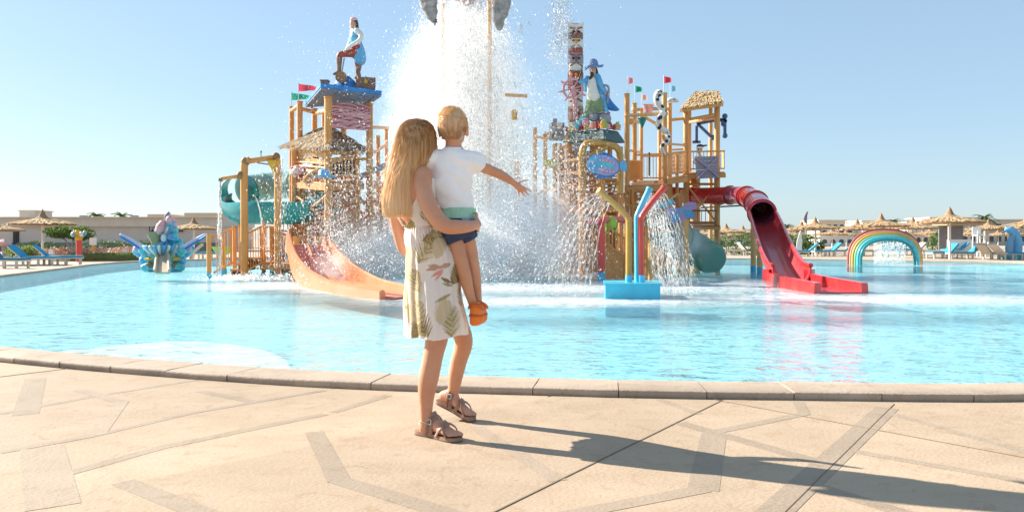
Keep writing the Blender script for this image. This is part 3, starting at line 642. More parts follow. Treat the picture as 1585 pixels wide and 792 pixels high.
M_tee = pm('white_jersey', (.92, .91, .92), .85, scale=30, var=.03, bump=.15, bscale=400, spec=.2)
tee = mesh_obj('shirt', sme, M_tee, child)
cl = MB(); cl.tube([P(702, 229.5, 4.275) + Vector((.047 * math.cos(t), .047 * math.sin(t), .004 * math.sin(t))) for t in [k * 2 * math.pi / 28 for k in range(29)]], (.0048), 8); cl.build('collar', M_tee, tee, smooth=60)
# shorts with a mint waistband
M_mint = pm('mint_cotton', (.34, .62, .47), .8, scale=25, var=.12, bump=.3, bscale=60)
M_navy = pm('navy_cotton', (.035, .055, .13), .8, scale=25, var=.3, bump=.3, bscale=60)
M_pale = pm('pale_blue_cotton', (.30, .38, .58), .8, scale=25, bump=.3)
sr = MB(); stack(sr, [(P(708.5, 334, 4.285), .088, .086), (P(707, 345, 4.285), .099, .098), (P(706, 356, 4.285), .105, .104), (P(706, 366, 4.285), .103, .100)], (1, 0), 28)
limb(sr, [(696, 356, 4.262, .064), (702, 366, 4.252, .063), (706, 375.5, 4.248, .060)], 18, ends=(True, False)); limb(sr, [(716, 356, 4.30, .063), (721, 364, 4.303, .062), (725, 372, 4.308, .058)], 18, ends=(True, False))
shorts = mesh_obj('shorts', remeshed(sr, .005, 3), M_navy, child)
for y0, y1, ma, g_, nm in [(322, 338, M_mint, .004, 'waistband'), (338, 345, M_pale, .003, 'trim')]:
    wv = MB(); stack(wv, [(P(709.5, y0, 4.285), .0885 + g_, .086 + g_), (P(709, (y0 + y1) / 2, 4.285), .0925 + g_, .089 + g_), (P(708, y1, 4.285), .094 + g_, .092 + g_)], (1, 0), 40)
    wv.build(nm, ma, shorts, smooth=60)
# clogs
M_clog = pm('orange_foam', (.80, .21, .03), .5, scale=30, var=.1); M_clogd = pm('orange_foam_dark', (.58, .12, .015), .6, scale=30, var=.15)
for (px, py, Y, tl) in [(737, 485, 4.255, 0), (743, 483, 4.33, -2)]:
    c = P(px, py, Y); m = MB(); rr = []
    for (dz, dx, dy, wx, wy) in [(.068, -.006, .0, .022, .026), (.060, -.005, .0, .032, .036), (.045, -.002, .002, .038, .042), (.015, .002, .012, .042, .050), (-.02, .004, .022, .046, .050), (-.045, .003, .030, .045, .040), (-.064, -.003, .034, .036, .028), (-.074, -.010, .036, .018, .014)]:
        rr.append([c + Vector((dx + tl * .002 + .86 * wx * math.cos(2 * math.pi * i / 20), dy + .9 * wy * math.sin(2 * math.pi * i / 20), dz * .92)) for i in range(20)])
    m.rings(rr, True); clog = m.build('clog', M_clog, child, smooth=70)
    s2 = MB(); s2.tube(crom([c + Vector((-.040, .01, .030)), c + Vector((-.026, -.032, .045)), c + Vector((.004, -.042, .048)), c + Vector((.028, -.032, .043)), c + Vector((.040, .01, .025))], 5), [(.005, .010)] * 21, 8); s2  .build('heel_strap', M_clogd, clog, smooth=60)
    cs_ = MB(); cs_.rings([[c + Vector((.003 + tl * .002 + q * 1.0 * math.cos(2 * math.pi * i / 24), .016 + q * 1.12 * math.sin(2 * math.pi * i / 24), zz)) for i in range(24)] for q, zz in ((.0375, -.004), (.0425, -.006), (.0425, -.016), (.0375, -.018))], True); cs_.build('sole_rim', M_clogd, clog, smooth=50)
# short hair
M_chair = hair_mat('short_fair_hair', [(.72, .51, .28), (.90, .71, .45), (.84, .61, .37), (.62, .38, .21)], .50, .69)
hcap = MB(); rr = []
for k in range(13):
    t = R(90) - R(138) * k / 12; ring = []
    for i in range(36):
        a = 2 * math.pi * i / 36; front = max(0, math.sin(a)); lim = 1.0
        tt = t if t > 0 else t * (1 - .55 * front) * (1.0 if abs(math.cos(a)) < .85 else .45)
        ring.append(ch + Vector((0, 0, .008)) + rH @ Vector((.0785 * math.cos(tt) * math.cos(a), .0925 * math.cos(tt) * math.sin(a), .098 * math.sin(tt))))
    rr.append(ring)
hcap.rings(rr[::-1], True); chair_ = hcap.build('hair', M_chair, child, smooth=80)
ts = MB()
for k in range(4200):
    t = R(90) - R(134) * random.random() ** .8; a = random.uniform(0, 2 * math.pi); front = max(0, math.sin(a))
    if t < 0: t *= (1 - .55 * front) * (1.0 if abs(math.cos(a)) < .85 else .45)
    nrm = Vector((math.cos(t) * math.cos(a), math.cos(t) * math.sin(a), math.sin(t)))
    p0 = ch + Vector((0, 0, .008)) + rH @ Vector((.078 * nrm.x, .092 * nrm.y, .0975 * nrm.z))
    L = (.012 if t > R(25) else .005) * random.uniform(.6, 1.4)
    swirl = Vector((-.5, .35, -.35)) if t > R(30) else Vector((0, 0, -1.2))
    d = (rH @ nrm * .6 + swirl + Vector((random.gauss(0, .18), random.gauss(0, .18), random.gauss(0, .18)))).normalized()
    p1 = p0 + (d + rH @ nrm * .5).normalized() * L * .6; p2 = p1 + d * L * .6
    ts.tube([p0, p1, p2], [.0011, .001, .0003], 3, cap=False)
ts.build('hair_tufts', M_chair, chair_, kind='stuff', fix=False)

# ================================================================== water-play structures
def post(par, px, yt, Y, r=.075, yb=None, mat=None, blue=False, cap=True, dx=0):
    a = P(px, yt, Y); z0 = -0.5 if yb is None else P(px, yb, Y).z; mat = mat or M_timber
    b = MB(); zs = [z0, a.z - .03, a.z - .03, a.z] if cap else [z0, a.z]; rs = [r, r, r * 1.14, r * 1.14] if cap else [r, r]
    b.tube([Vector((a.x, a.y, z)) for z in zs], rs, 12)
    # bolted collars where beams meet
    o = b.build('post', mat, par, smooth=35)
    if blue:
        c = MB(); c.cyl(Vector((a.x, a.y, -.5)), Vector((a.x, a.y, .17)), r * 1.08, n=12); c.build('base_sleeve', M_poolblue, o, smooth=35)
    return o
def beam(par, a, b_, w=.09, h=.12, mat=None, name='beam'):
    return MB().beam(P(*a), P(*b_), w, h).build(name, mat or M_timber, par)
def pole(par, a, b_, r=.05, mat=None, name='beam'):
    return MB().cyl(P(*a), P(*b_), r, n=10).build(name, mat or M_timber, par, smooth=35)
def pipe(par, pts, r, mat, name='pipe', per=6, n=12):
    path = crom([P(*p) for p in pts], per); return MB().tube(path, r, n).build(name, mat, par, smooth=50)
def railing(par, a, b_, hgt=.55, gap=.11, mat=None, rr=.025):
    """a, b_: 3D foot points"""
    mat = mat or M_timber; up = Vector((0, 0, hgt)); lo = Vector((0, 0, .08))
    o = MB().cyl(a + up, b_ + up, rr * 1.3, n=8).build('handrail', mat, par, smooth=35); MB().cyl(a + lo, b_ + lo, rr, n=8).build('bottom_rail', mat, par, smooth=35)
    L = (b_ - a).length; k = max(2, int(L / gap)); m = MB()
    for i in range(k + 1): p = a.lerp(b_, i / k); m.cyl(p + lo, p + up, .013, n=5)
    return m.build('balusters', mat, par, kind='stuff')
def platform(par, c4, th=.09, nb=8, mat=None, fascia=None):
    """c4: four 3D corners in order; planks run along edge 0-1"""
    a, b_, c, d = c4
    for i in range(nb):
        t0, t1 = (i + .04) / nb, (i + .96) / nb
        q = [a.lerp(d, t0), b_.lerp(c, t0), b_.lerp(c, t1), a.lerp(d, t1)]
        MB().prism(q, (0, 0, -.045)).build('plank', mat or M_plank, par)
    for k in range(4):
        p, q = c4[k], c4[(k + 1) % 4]; MB().beam(p - Vector((0, 0, .05 + th / 2)), q - Vector((0, 0, .05 + th / 2)), .06, th).build('fascia', fascia or M_timber, par)
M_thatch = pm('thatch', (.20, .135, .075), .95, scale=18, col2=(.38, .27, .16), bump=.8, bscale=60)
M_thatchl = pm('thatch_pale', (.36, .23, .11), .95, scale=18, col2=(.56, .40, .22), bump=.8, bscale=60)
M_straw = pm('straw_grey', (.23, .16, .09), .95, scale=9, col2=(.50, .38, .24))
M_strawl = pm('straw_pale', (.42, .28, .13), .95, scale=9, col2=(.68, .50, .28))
def thatch(par, apex, corners, drop=.12, n_straw=900, light=False, L=.35):
    apex = apex if isinstance(apex, list) else [apex]; nc = len(corners); roof = MB()
    up = Vector((0, 0, .05)); ap = lambda k: apex[k % len(apex)] if len(apex) == nc else apex[0]
    top = [ap(k) for k in range(nc)]; 
    vs = [c + up for c in corners] + [t + up for t in top] + [c - Vector((0, 0, .03)) for c in corners] + [t - Vector((0, 0, .05)) for t in top]
    fs = [(k, (k + 1) % nc, nc + (k + 1) % nc, nc + k) for k in range(nc)] + [(2 * nc + k, 3 * nc + k, 3 * nc + (k + 1) % nc, 2 * nc + (k + 1) % nc) for k in range(nc)] + [(k, 2 * nc + k, 2 * nc + (k + 1) % nc, (k + 1) % nc) for k in range(nc)]
    ro = roof.add(vs, fs).build('roof', M_thatchl if light else M_thatch, par)
    s = MB()
    for q in range(n_straw):
        k = random.randrange(nc); a, b_ = corners[k], corners[(k + 1) % nc]; ta, tb = top[k], top[(k + 1) % nc]
        u = random.random(); lo = a.lerp(b_, u); hi = ta.lerp(tb, u); t = random.random() ** 1.5
        p0 = lo.lerp(hi, t) + up * 1.3; d = (lo - hi).normalized(); side = (b_ - a).normalized()
        p1 = p0 + d * L * random.uniform(.6, 1.2) + side * random.uniform(-.08, .08) + Vector((0, 0, random.uniform(-.04, .05)))
        w = side * random.uniform(.012, .03)
        s.add([p0 - w, p0 + w, p1 + w * .4, p1 - w * .4], [(0, 1, 2, 3)])
    s.build('straw', M_strawl if light else M_straw, ro, kind='stuff', fix=False)
    return ro
def flag(label, px, yt, yb, Y, mat, w=.32, h=.22, grp='small flags on the tower posts', yt_flag=None, shape='pennant'):
    base = P(px, yb, Y); top = P(px, yt, Y); t = thing('flag', label, 'flag', base, grp)
    MB().cyl(base - Vector((0, 0, .05)), top, .012, n=6).build('pole', M_flagpole, t)
    m = MB(); N = 8; rr = []
    for k in range(N + 1):
        s_ = k / N; x = w * s_; y = .035 * math.sin(s_ * 6.5); hh = h * (1 - .45 * s_ if shape == 'pennant' else 1); zc = top.z - .03 - h / 2 - .03 * s_
        rr.append([Vector((top.x + x, top.y + y, zc + hh / 2)), Vector((top.x + x, top.y + y, zc - hh / 2))])
    m.rings(rr, False, closed=False); m.build('cloth', mat, t, smooth=80)
    return t
M_flagpole = pm('flag_pole', (.45, .62, .70), .5)
M_red = pm('red_cloth', (.62, .06, .09), .7, thin=(.6, .05, .08)); M_green = pm('green_cloth', (.02, .24, .16), .7, thin=(.02, .3, .18)); M_pinkc = pm('pink_cloth', (.70, .30, .34), .7, thin=(.7, .3, .3)); M_skyc = pm('sky_blue_cloth', (.25, .50, .68), .7, thin=(.2, .5, .7)); M_peach = pm('peach_cloth', (.75, .45, .36), .7, thin=(.7, .4, .3))
M_blue = pm('blue_paint', (.03, .20, .52), .5, scale=5, var=.25); M_bluel = pm('light_blue_paint', (.12, .40, .66), .45, scale=6, var=.2); M_teal = pm('teal_fibreglass', (.035, .34, .36), .28, scale=2, var=.18, coat=.4, thin=(.05, .42, .42)); M_teall = pm('pale_teal_fibreglass', (.36, .55, .52), .3, scale=2, var=.12, coat=.4, thin=(.5, .7, .62))
M_orange = pm('orange_fibreglass', (.76, .34, .15), .35, scale=2, col2=(.82, .46, .26), coat=.3, thin=(.8, .38, .18)); M_salmon = pm('salmon_fibreglass', (.72, .25, .18), .35, scale=2, col2=(.80, .38, .29), coat=.3, thin=(.7, .2, .12))
M_redg = pm('red_fibreglass', (.56, .022, .03), .25, scale=2.5, col2=(.66, .05, .05), coat=.5); M_reds = pm('red_worn', (.42, .03, .045), .35, scale=3, col2=(.55, .06, .06), coat=.3)
M_pink = pm('pink_paint', (.66, .30, .32), .55, scale=8, col2=(.78, .46, .46)); M_yellow = pm('yellow_paint', (.66, .36, .03), .5, scale=6, var=.15); M_ochre = pm('ochre_pipe', (.55, .28, .05), .4, scale=6, var=.12, coat=.2)
M_lime = pm('lime_paint', (.30, .50, .06), .5, scale=6, var=.15); M_greenp = pm('green_fibreglass', (.26, .52, .42), .3, scale=2.5, col2=(.36, .60, .50), coat=.4, thin=(.35, .65, .5))
M_grey = pm('grey_paint', (.30, .29, .33), .6, scale=6, var=.2, bump=.3); M_rock = pm('grey_rock', (.15, .14, .14), .9, scale=5, col2=(.55, .51, .48), bump=1.0, bscale=14); M_black = pm('black_paint', (.02, .02, .025), .5); M_brownr = pm('brown_carved', (.16, .085, .06), .8, scale=9, col2=(.36, .22, .16), bump=.8, bscale=24)
M_cloudw = pm('warm_white', (.75, .70, .62), .5, scale=8, var=.08); M_skins = pm('statue_skin', (.55, .30, .19), .5, scale=9); M_redp = pm('red_brown_paint', (.34, .07, .045), .55, scale=8, var=.25); M_aqua = pm('aqua_paint', (.10, .50, .58), .4, scale=5, var=.2, coat=.2); M_lilac = pm('lilac_paint', (.45, .35, .56), .5, scale=6, var=.15)
M_canvas = pm('blue_canvas_underside', (.16, .20, .28), .8, scale=5, var=.2); M_darkgreen = pm('dark_green_roof', (.04, .10, .10), .6, scale=6, var=.3, bump=.3)

# ---------------- left: stair landing
B0 = P(370, 430, 20.8); B0.z = 0
la = thing('stair_landing', 'low timber stair landing with blue footed posts at the left end of the water tower', 'play structure', B0)
for px, yt, Y in [(323.5, 361, 20.6), (377.5, 345, 20.7), (408, 345, 21.3), (421, 352, 22.6), (436, 355, 22.9), (363, 350, 22.2), (345, 366, 22.8)]: post(la, px, yt, Y, .06, blue=True)
for k in range(4):      # steps climb to the right
    a, b_ = P(344 + 11 * k, 430 - 8 * k, 20.75), P(344 + 11 * k, 430 - 8 * k, 22.2); z = .08 + .15 * k
    MB().box((a.x + .15, 21.5, z), (.34, 1.3, .05)).build('tread', M_plank, la); MB().box((a.x + .02, 21.5, z - .09), (.03, 1.28, .13)).build('riser', M_plank, la)
def rail_px(par, a, b_, c, d, n, mat=None):
    """a-b top rail, c-d bottom rail as (px,py,Y)"""
    A, B_, C, D = P(*a), P(*b_), P(*c), P(*d)
    for p, q, nm in ((A, B_, 'handrail'), (C, D, 'bottom_rail'), (B_, D, 'rail_end')): MB().cyl(p, q, .028, n=8).build(nm, mat or M_timber, par, smooth=35)
    m = MB()
    for i in range(1, n): m.cyl(A.lerp(B_, i / n), C.lerp(D, i / n), .012, n=5)
    m.build('balusters', mat or M_timber, par, kind='stuff')
rail_px(la, (330, 367, 20.6), (357, 354, 21.0), (331, 422, 20.6), (358, 407, 21.0), 6); rail_px(la, (357, 354, 21.0), (364, 354, 21.1), (358, 407, 21.0), (364, 407, 21.1), 2)
rail_px(la, (380, 363, 20.7), (403, 351, 21.0), (380, 419, 20.7), (404, 407, 21.0), 6); rail_px(la, (403, 351, 21.0), (432, 351, 21.2), (404, 407, 21.0), (432, 406, 21.2), 6)
platform(la, [P(404, 409, 21.0), P(452, 408, 21.0), P(452, 404, 23.2), P(404, 404, 23.2)], nb=7)
for y in (395, 418): beam(la, (430, y, 21.2), (455, y, 21.2), .08, .13, M_timberd)
post(la, 453, 380, 21.3, .07); post(la, 431, 385, 21.1, .07)

# goal-shaped spray frame
sf = thing('water_goal', 'goal shaped timber pipe frame with a hanging yellow cone and side spout', 'spray frame', Vector((P(405, 430, 20.9).x, 20.9, 0)))
pipe(sf, [(378, 440, 20.7), (378, 330, 20.7), (378, 262, 20.7), (380, 250, 20.7), (386, 248, 20.7)], .095, M_timber, 'pipe', 5)
pipe(sf, [(430, 440, 21.0), (430, 330, 21.0), (430, 258, 21.0), (428, 246, 21.0), (422, 243, 21.0)], .095, M_timber, 'pipe', 5)
pole(sf, (382, 250, 20.7), (427, 243, 21.0), .07, name='crossbar')
for px, py, Y in [(380, 250, 20.7), (427, 243, 21.0)]: MB().ball(P(px, py, Y), .12, 10, 8).build('joint', M_timberd, sf, smooth=60)
pole(sf, (378, 271, 20.7), (342, 277, 20.5), .045, name='spout'); MB().cyl(P(342, 276, 20.5), P(341, 281, 20.5), .055, n=8).build('nozzle', M_timberd, sf, smooth=40)
MB().ball(P(372, 271, 20.65), .10, 10, 8).build('joint', M_timberd, sf, smooth=60)
m = MB(); c = P(423, 268, 20.9); m.lathe([(.01, 0), (.155, .30), (.165, .30), (.16, .33), (.13, .33)], c, 14); m.build('cone_bucket', M_yellow, sf, smooth=40)
pole(sf, (398, 252, 20.8), (419, 255, 20.9), .02, M_grey, 'lever'); pole(sf, (404, 247, 20.8), (404, 235, 20.8), .014, M_grey, 'rod'); MB().ball(P(404, 235, 20.8), .03, 8, 6).build('knob', M_grey, sf)

# lime bowl
lb = thing('tipping_bowl', 'lime green tipping bowl on a green post beside the stair landing', 'bowl', Vector((P(346, 415, 24).x, 24, 0)))
MB().lathe([(.10, 0), (.22, .05), (.30, .17), (.33, .24), (.30, .24), (.2, .1)], P(346, 394, 24), 20).build('bowl', M_lime, lb, smooth=50); MB().cyl(P(345, 394, 24), Vector((P(345, 394, 24).x, 24, -.5)), .10, n=12).build('stem', M_lime, lb, smooth=40); MB().cyl(Vector((P(345, 394, 24).x, 24, -.5)), Vector((P(345, 394, 24).x, 24, .14)), .115, n=12).build('base_sleeve', M_poolblue, lb, smooth=40)

# ---------------- left tower with the hut
TL = Vector((P(508, 400, 23).x, 23, 0))
tl = thing('water_tower', 'tall timber water tower with a thatched hut and blue roof, left of the splash', 'play tower', TL)
for px, yt, Y, r in [(451.5, 165, 24.0, .075), (464, 157, 23.2, .085), (487, 168, 24.6, .085), (501, 172, 25.2, .06), (508, 150, 21.4, .105), (572, 160, 22.6, .095), (456, 226, 22.6, .10), (489, 215, 22.4, .08), (545, 235, 24.6, .09), (532, 165, 25.0, .09), (552, 235, 22.2, .085), (585, 210, 25, .07), (598, 200, 26, .06)]: post(tl, px, yt, Y, r)
pole(tl, (451, 172, 24), (464, 163, 23.2), .06); pole(tl, (464, 168, 23.2), (487, 174, 24.6), .06); pole(tl, (487, 176, 24.6), (508, 171, 21.4), .06); pole(tl, (572, 197, 22.6), (600, 198, 26), .05); pole(tl, (572, 240, 22.6), (598, 224, 26), .05)
cor = [P(441, 227, 23.2), P(509, 231, 21.0), P(568, 233, 23.2), P(505, 231, 25.2)]
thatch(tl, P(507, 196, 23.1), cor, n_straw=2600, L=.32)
for a, b_ in [((452, 229, 23.0), (509, 236, 21.4)), ((509, 236, 21.4), (560, 236, 23.0)), ((456, 236, 22.8), (509, 241, 21.5)), ((509, 250, 21.5), (556, 240, 22.8)), ((458, 243, 22.8), (505, 252, 21.6))]: beam(tl, a, b_, .09, .13, M_timber2)
platform(tl, [P(456, 279, 22.6), P(509, 283, 21.3), P(562, 281, 22.8), P(505, 277, 25)], nb=9, th=.16)
# hut walls: barred window and planks
hw = MB(); hw.box((P(530, 259, 22.1) + Vector((0, .05, 0))), (.62, .03, .42)); hw.build('window', pm('window_dark', (.03, .035, .03), .5), tl)
for k in range(7): pole(tl, (514 + 5.2 * k, 246, 22.0), (514 + 5.2 * k, 272, 22.0), .02, M_timber2, 'bar')
for y in (246, 272): pole(tl, (511, y, 22.0), (548, y, 22.0), .03, M_timber2, 'sill')
for k in range(5): beam(tl, (512 + k * 1.5, 284 + 7.5 * k, 22.0), (556, 284 + 7.5 * k, 22.6), .04, .085, M_plank, 'louvre_board')
for k in range(7): beam(tl, (458, 244 + 5.5 * k, 22.7), (505, 246 + 5.5 * k, 24.6), .03, .06, M_plank, 'wall_board') if k > 3 else None
for x in (513, 533, 556): pole(tl, (x, 282, 22.1), (x, 324, 22.1), .035, M_timber, 'stud')
# lower gallery
platform(tl, [P(432, 364, 22.2), P(562, 364, 22.2), P(570, 360, 25.4), P(440, 360, 25.4)], nb=10, th=.12)
railing(tl, P(432, 362, 22.2), P(486, 362, 22.2), .62); railing(tl, P(489, 362, 22.2), P(560, 362, 22.2), .62); railing(tl, P(445, 360, 25.2), P(565, 360, 25.2), .62)
for k in range(16): MB().box((P(465 + 6.2 * k, 396, 24.6).x, 24.6, .45), (.105, .04, 1.0)).build('wall_board', M_plank, tl)
for a, b_ in [((456, 300, 22.6), (508, 345, 21.4)), ((508, 300, 21.6), (552, 345, 22.2)), ((456, 320, 22.6), (489, 280, 22.4)), ((508, 372, 21.4), (552, 425, 22.2)), ((545, 372, 24.6), (585, 300, 25))]: pole(tl, a, b_, .035)
for y in (318, 330, 372): pole(tl, (456, y, 22.6), (552, y + 1, 22.2), .05)
# long spray boom to the right
pole(tl, (556, 275, 22.8), (605, 252, 24), .09, M_grey, 'boom')

# blue roof slab and the things standing on it
rl = thing('blue_roof', 'bright blue canopy roof over the left tower, carrying the pirate', 'roof', P(535, 150, 23))
q = [P(495, 134, 21.2), P(592, 147, 21.2), P(592, 157, 23.6), P(470, 168, 24.4)]
q = [P(496, 137, 21.3), P(591, 149, 21.3), P(574, 161, 24.2), P(471, 166, 24.2)]
m = MB(); m.prism([v + Vector((0, 0, .14)) for v in q], (0, 0, -.10)); m.build('roof_top', M_blue, rl)
m = MB(); m.prism([v.lerp(sum(q, Vector()) / 4, .02) + Vector((0, 0, .038)) for v in q], (0, 0, -.05)); m.build('lining', M_canvas, rl)
for k in range(5): MB().beam(q[0].lerp(q[1], (k + .5) / 5) - Vector((0, 0, .03)), q[3].lerp(q[2], (k + .5) / 5) - Vector((0, 0, .03)), .05, .05).build('batten', M_canvas, rl)
t = thing('tarp', 'crumpled blue tarpaulin mound on the blue roof under the pirate', 'tarpaulin', P(535, 137, 22.0)); m = MB(); b0 = P(535, 139.5, 22.0)
rr = []
for k in range(6):
    ring = []
    for i in range(18):
        a = 2 * math.pi * i / 18; ring.append(b0 + Vector(((.42 - .055 * k) * math.cos(a) * (1 + .12 * math.sin(3 * a + k)), (.35 - .05 * k) * math.sin(a), .07 * k + .02 * math.sin(5 * a + k))))
    rr.append(ring)
m.rings(rr, True); m.build('cover', M_blue, t, smooth=50)
def chest(label, px, py, Y, w, d, h, rz):
    c = P(px, py, Y); t = thing('treasure_chest', label, 'chest', c); rm = Matrix.Rotation(rz, 3, 'Z'); m = MB()
    prof = [(-d / 2, 0), (d / 2, 0), (d / 2, h * .6)] + [(d / 2 * math.cos(a), h * .6 + h * .4 * math.sin(a)) for a in [k * math.pi / 8 for k in range(1, 8)]] + [(-d / 2, h * .6)]
    m.rings([[c + rm @ Vector((x, y, z)) for y, z in prof] for x in (-w / 2, w / 2)], True); m.build('box', M_brownr, t, smooth=40)
    for x in (-.4, 0, .4):
        b2 = MB(); b2.tube([c + rm @ Vector((x * w, y * 1.04, z * 1.02)) for y, z in prof[1:]], .018, 6); b2.build('strap', M_timberd, t)
    MB().box(c + rm @ Vector((0, -d / 2 - .02, h * .55)), (.09, .03, .10), rz).build('lock', M_yellow, t)
chest('brown carved treasure chest at the right end of the blue roof', 566, 140, 21.9, .52, .36, .36, R(12))
t = thing('small_chest', 'small dark crate at the left end of the blue roof', 'crate', P(503, 133, 22)); MB().box(P(503, 130, 22), (.20, .2, .16)).build('crate', M_brownr, t); MB().box(P(503, 125.5, 22), (.23, .23, .03)).build('lid', M_brownr, t)
bt = thing('cannonball', 'round dark barrel end under the pirate\'s raised boot', 'barrel', P(528, 127, 21.8)); MB().tube([P(528, 119.5, 21.6), P(528, 119.5, 21.66), P(528, 119.5, 22.0)], [.13, .15, .15], 16).build('barrel', M_brownr, bt, smooth=40); MB().tube([P(528, 119.5, 21.59), P(528, 119.5, 21.63)], .155, 16).build('hoop', M_timberd, bt)

def figure(par, parts):
    for nm, mat, segs, vox in parts:
        mb = MB()
        for sg in segs:
            if sg[0] == 'ball': mb.ball(P(*sg[1]), sg[2], 12, 8)
            else: limb(mb, sg, 10, 3)
        me = remeshed(mb, vox, 2) if vox else mb.mesh(nm, Vector((0, 0, 0)), 60)
        mesh_obj(nm, me, mat, par)
Y = 21.9; ps = thing('pirate_statue', 'pirate statue in blue vest and red breeches, one boot raised, on the blue roof', 'statue', P(545, 130, Y))
figure(ps, [('breeches', M_redp, [[(553, 82, Y, .14), (554, 98, Y, .10), (555, 106, Y, .075)], [(550, 82, Y - .05, .14), (538, 83, Y - .1, .105), (526, 85, Y - .15, .085), (525, 92, Y - .15, .07)]], .025),
            ('boot', M_brownr, [[(555, 103, Y, .09), (554, 112, Y, .07), (556, 119, Y, .06), (551, 120.5, Y, .05)]], .022), ('boot', M_brownr, [[(525, 91, Y - .15, .09), (525, 103, Y - .15, .065), (524, 112, Y - .15, .06), (517, 114.5, Y - .15, .045)]], .022),
            ('vest', M_bluel, [[(549, 48, Y, .10), (550, 58, Y, .16), (552, 68, Y, .15), (555, 78, Y, .17), (557, 92, Y, .18)]], .028),
            ('shirt_sleeves', M_cloudw, [[(552, 48, Y - .12, .085), (559, 55, Y - .18, .075), (556, 63, Y - .22, .065), (543, 71, Y - .25, .055), (537, 76, Y - .25, .05)], [(546, 48, Y + .14, .08), (545, 58, Y + .18, .07), (540, 70, Y + .05, .055), (536, 79, Y - .05, .045)]], .022),
            ('head', M_skins, [[(547, 46, Y, .06), (546.5, 38, Y, .085), (546, 35, Y, .085)], ('ball', (543.5, 38, Y - .03), (.03, .03, .03)), ('ball', (534, 80, Y - .22), (.05, .05, .045)), ('ball', (533, 83, Y - .1), (.05, .05, .045))], .02),
            ('hair', M_dark, [[(548.5, 32, Y + .02, .09), (551, 39, Y + .04, .075), (553, 47, Y + .05, .05)]], .02),
            ('bandana', M_pink, [('ball', (547.5, 30.5, Y), (.105, .105, .055))], 0), ('sash', M_red, [[(544, 71, Y - .16, .05), (549, 74, Y - .18, .05), (555, 72, Y - .17, .05)]], .02)])
MB().cyl(P(533, 90, Y - .2), P(528, 118, Y - .25), .018, n=6).build('sword', M_grey, ps)

# pink cross-lashed panel hung below the roof
pn = thing('lashed_panel', 'pink panel of woven crossing strands hanging under the blue roof', 'panel', P(540, 200, 21.9))
c0, c1, c2, c3 = P(512, 158, 21.6), P(573, 163, 22.4), P(573, 203, 22.4), P(512, 199, 21.6)
MB().prism([c0.lerp(c2, .02), c1.lerp(c3, .02), c2.lerp(c0, .02), c3.lerp(c1, .02)], (.01, .03, 0)).build('backing', pm('pink_backing', (.45, .16, .19), .7, scale=6, var=.3), pn)
for k in range(46):
    u0 = random.random(); v0 = random.random(); sl = random.choice((-1, 1)) * random.uniform(.1, .45); path = []
    for j in range(6):
        u = min(1, max(0, u0 - .3 + .6 * j / 5)); v = min(.97, max(.03, v0 + sl * (u - u0) + .05 * math.sin(u * 9 + k)))
        path.append(c0.lerp(c1, u).lerp(c3.lerp(c2, u), v) + Vector((0, -.035, 0)))
    MB().tube(path, random.uniform(.014, .026), 5).build('strand', M_pink, pn, smooth=60)

flag('red pennant, taller of the two at the left tower corner', 462, 128, 158, 23.2, M_red, .50, .22); flag('dark green pennant at the far left corner of the left tower', 451, 142, 167, 24.0, M_green, .52, .22)

# teal tube slide
ts_ = thing('tube_slide', 'translucent teal spiral slide looping out of the left tower', 'slide', Vector((P(420, 340, 23).x, 23, 0)))
def chute(path, r, a0, a1, mat, par, name='trough', n=18, th=.025, twist=None):
    """open trough: cross-section arc from a0 to a1 degrees (270 = bottom)"""
    path = [Vector(p) for p in path]; rr = []
    for i, p in enumerate(path):
        d = (path[min(i + 1, len(path) - 1)] - path[max(i - 1, 0)]).normalized(); x = d.cross(Vector((0, 0, 1))).normalized(); y = x.cross(d).normalized()
        ra = r[i] if isinstance(r, list) else r
        arc = [R(a0 + (a1 - a0) * k / n) for k in range(n + 1)]
        rr.append([p + x * ra * math.cos(t) + y * ra * math.sin(t) for t in arc] + [p + x * (ra + th) * math.cos(t) + y * (ra + th) * math.sin(t) for t in reversed(arc)])
    return MB().rings(rr, True).build(name, mat, par, smooth=40)
low = crom([P(512, 322, 23.4), P(470, 322, 22.4), P(430, 322, 21.9), P(395, 322, 22.1), P(372, 322, 22.8), P(366, 314, 24.0), P(380, 306, 25.0)], 6)
chute(low, .42, 160, 380, M_teal, ts_)
lip = MB(); lip.tube([v + Vector((0, 0, .15)) + (Vector((-.02, -.40, 0)) if k < 24 else Vector((-.38, -.05, 0))) for k, v in enumerate(low[:34])], .03, 6); 
upc = crom([P(380, 293, 25.0), P(400, 290, 25.4), P(430, 287, 25.6), P(470, 284, 25.2), P(505, 276, 24.5)], 6)
chute(upc, .40, 0, 360, M_teall, ts_, 'tube')
for k in (0, 8, 16): 
    d = (upc[k + 1] - upc[k]).normalized(); MB().tube([upc[k] - d * .03, upc[k] + d * .03], .45, 18).build('flange', M_teall, ts_, smooth=40)
mouth = crom([P(366, 300, 24.3), P(376, 294, 24.9)], 4); chute(mouth, .47, 0, 360, M_teal, ts_, 'flange')
t2 = crom([P(512, 290, 22.3), P(498, 302, 22.2), P(486, 312, 22.3), P(470, 318, 22.6)], 5); chute(t2, .22, 170, 370, M_teal, ts_, 'chute')
for x, y in ((372, 345), (470, 345), (430, 345)): pole(ts_, (x, 340, 22.6), (x, 440, 22.6), .05, M_timber, 'support')

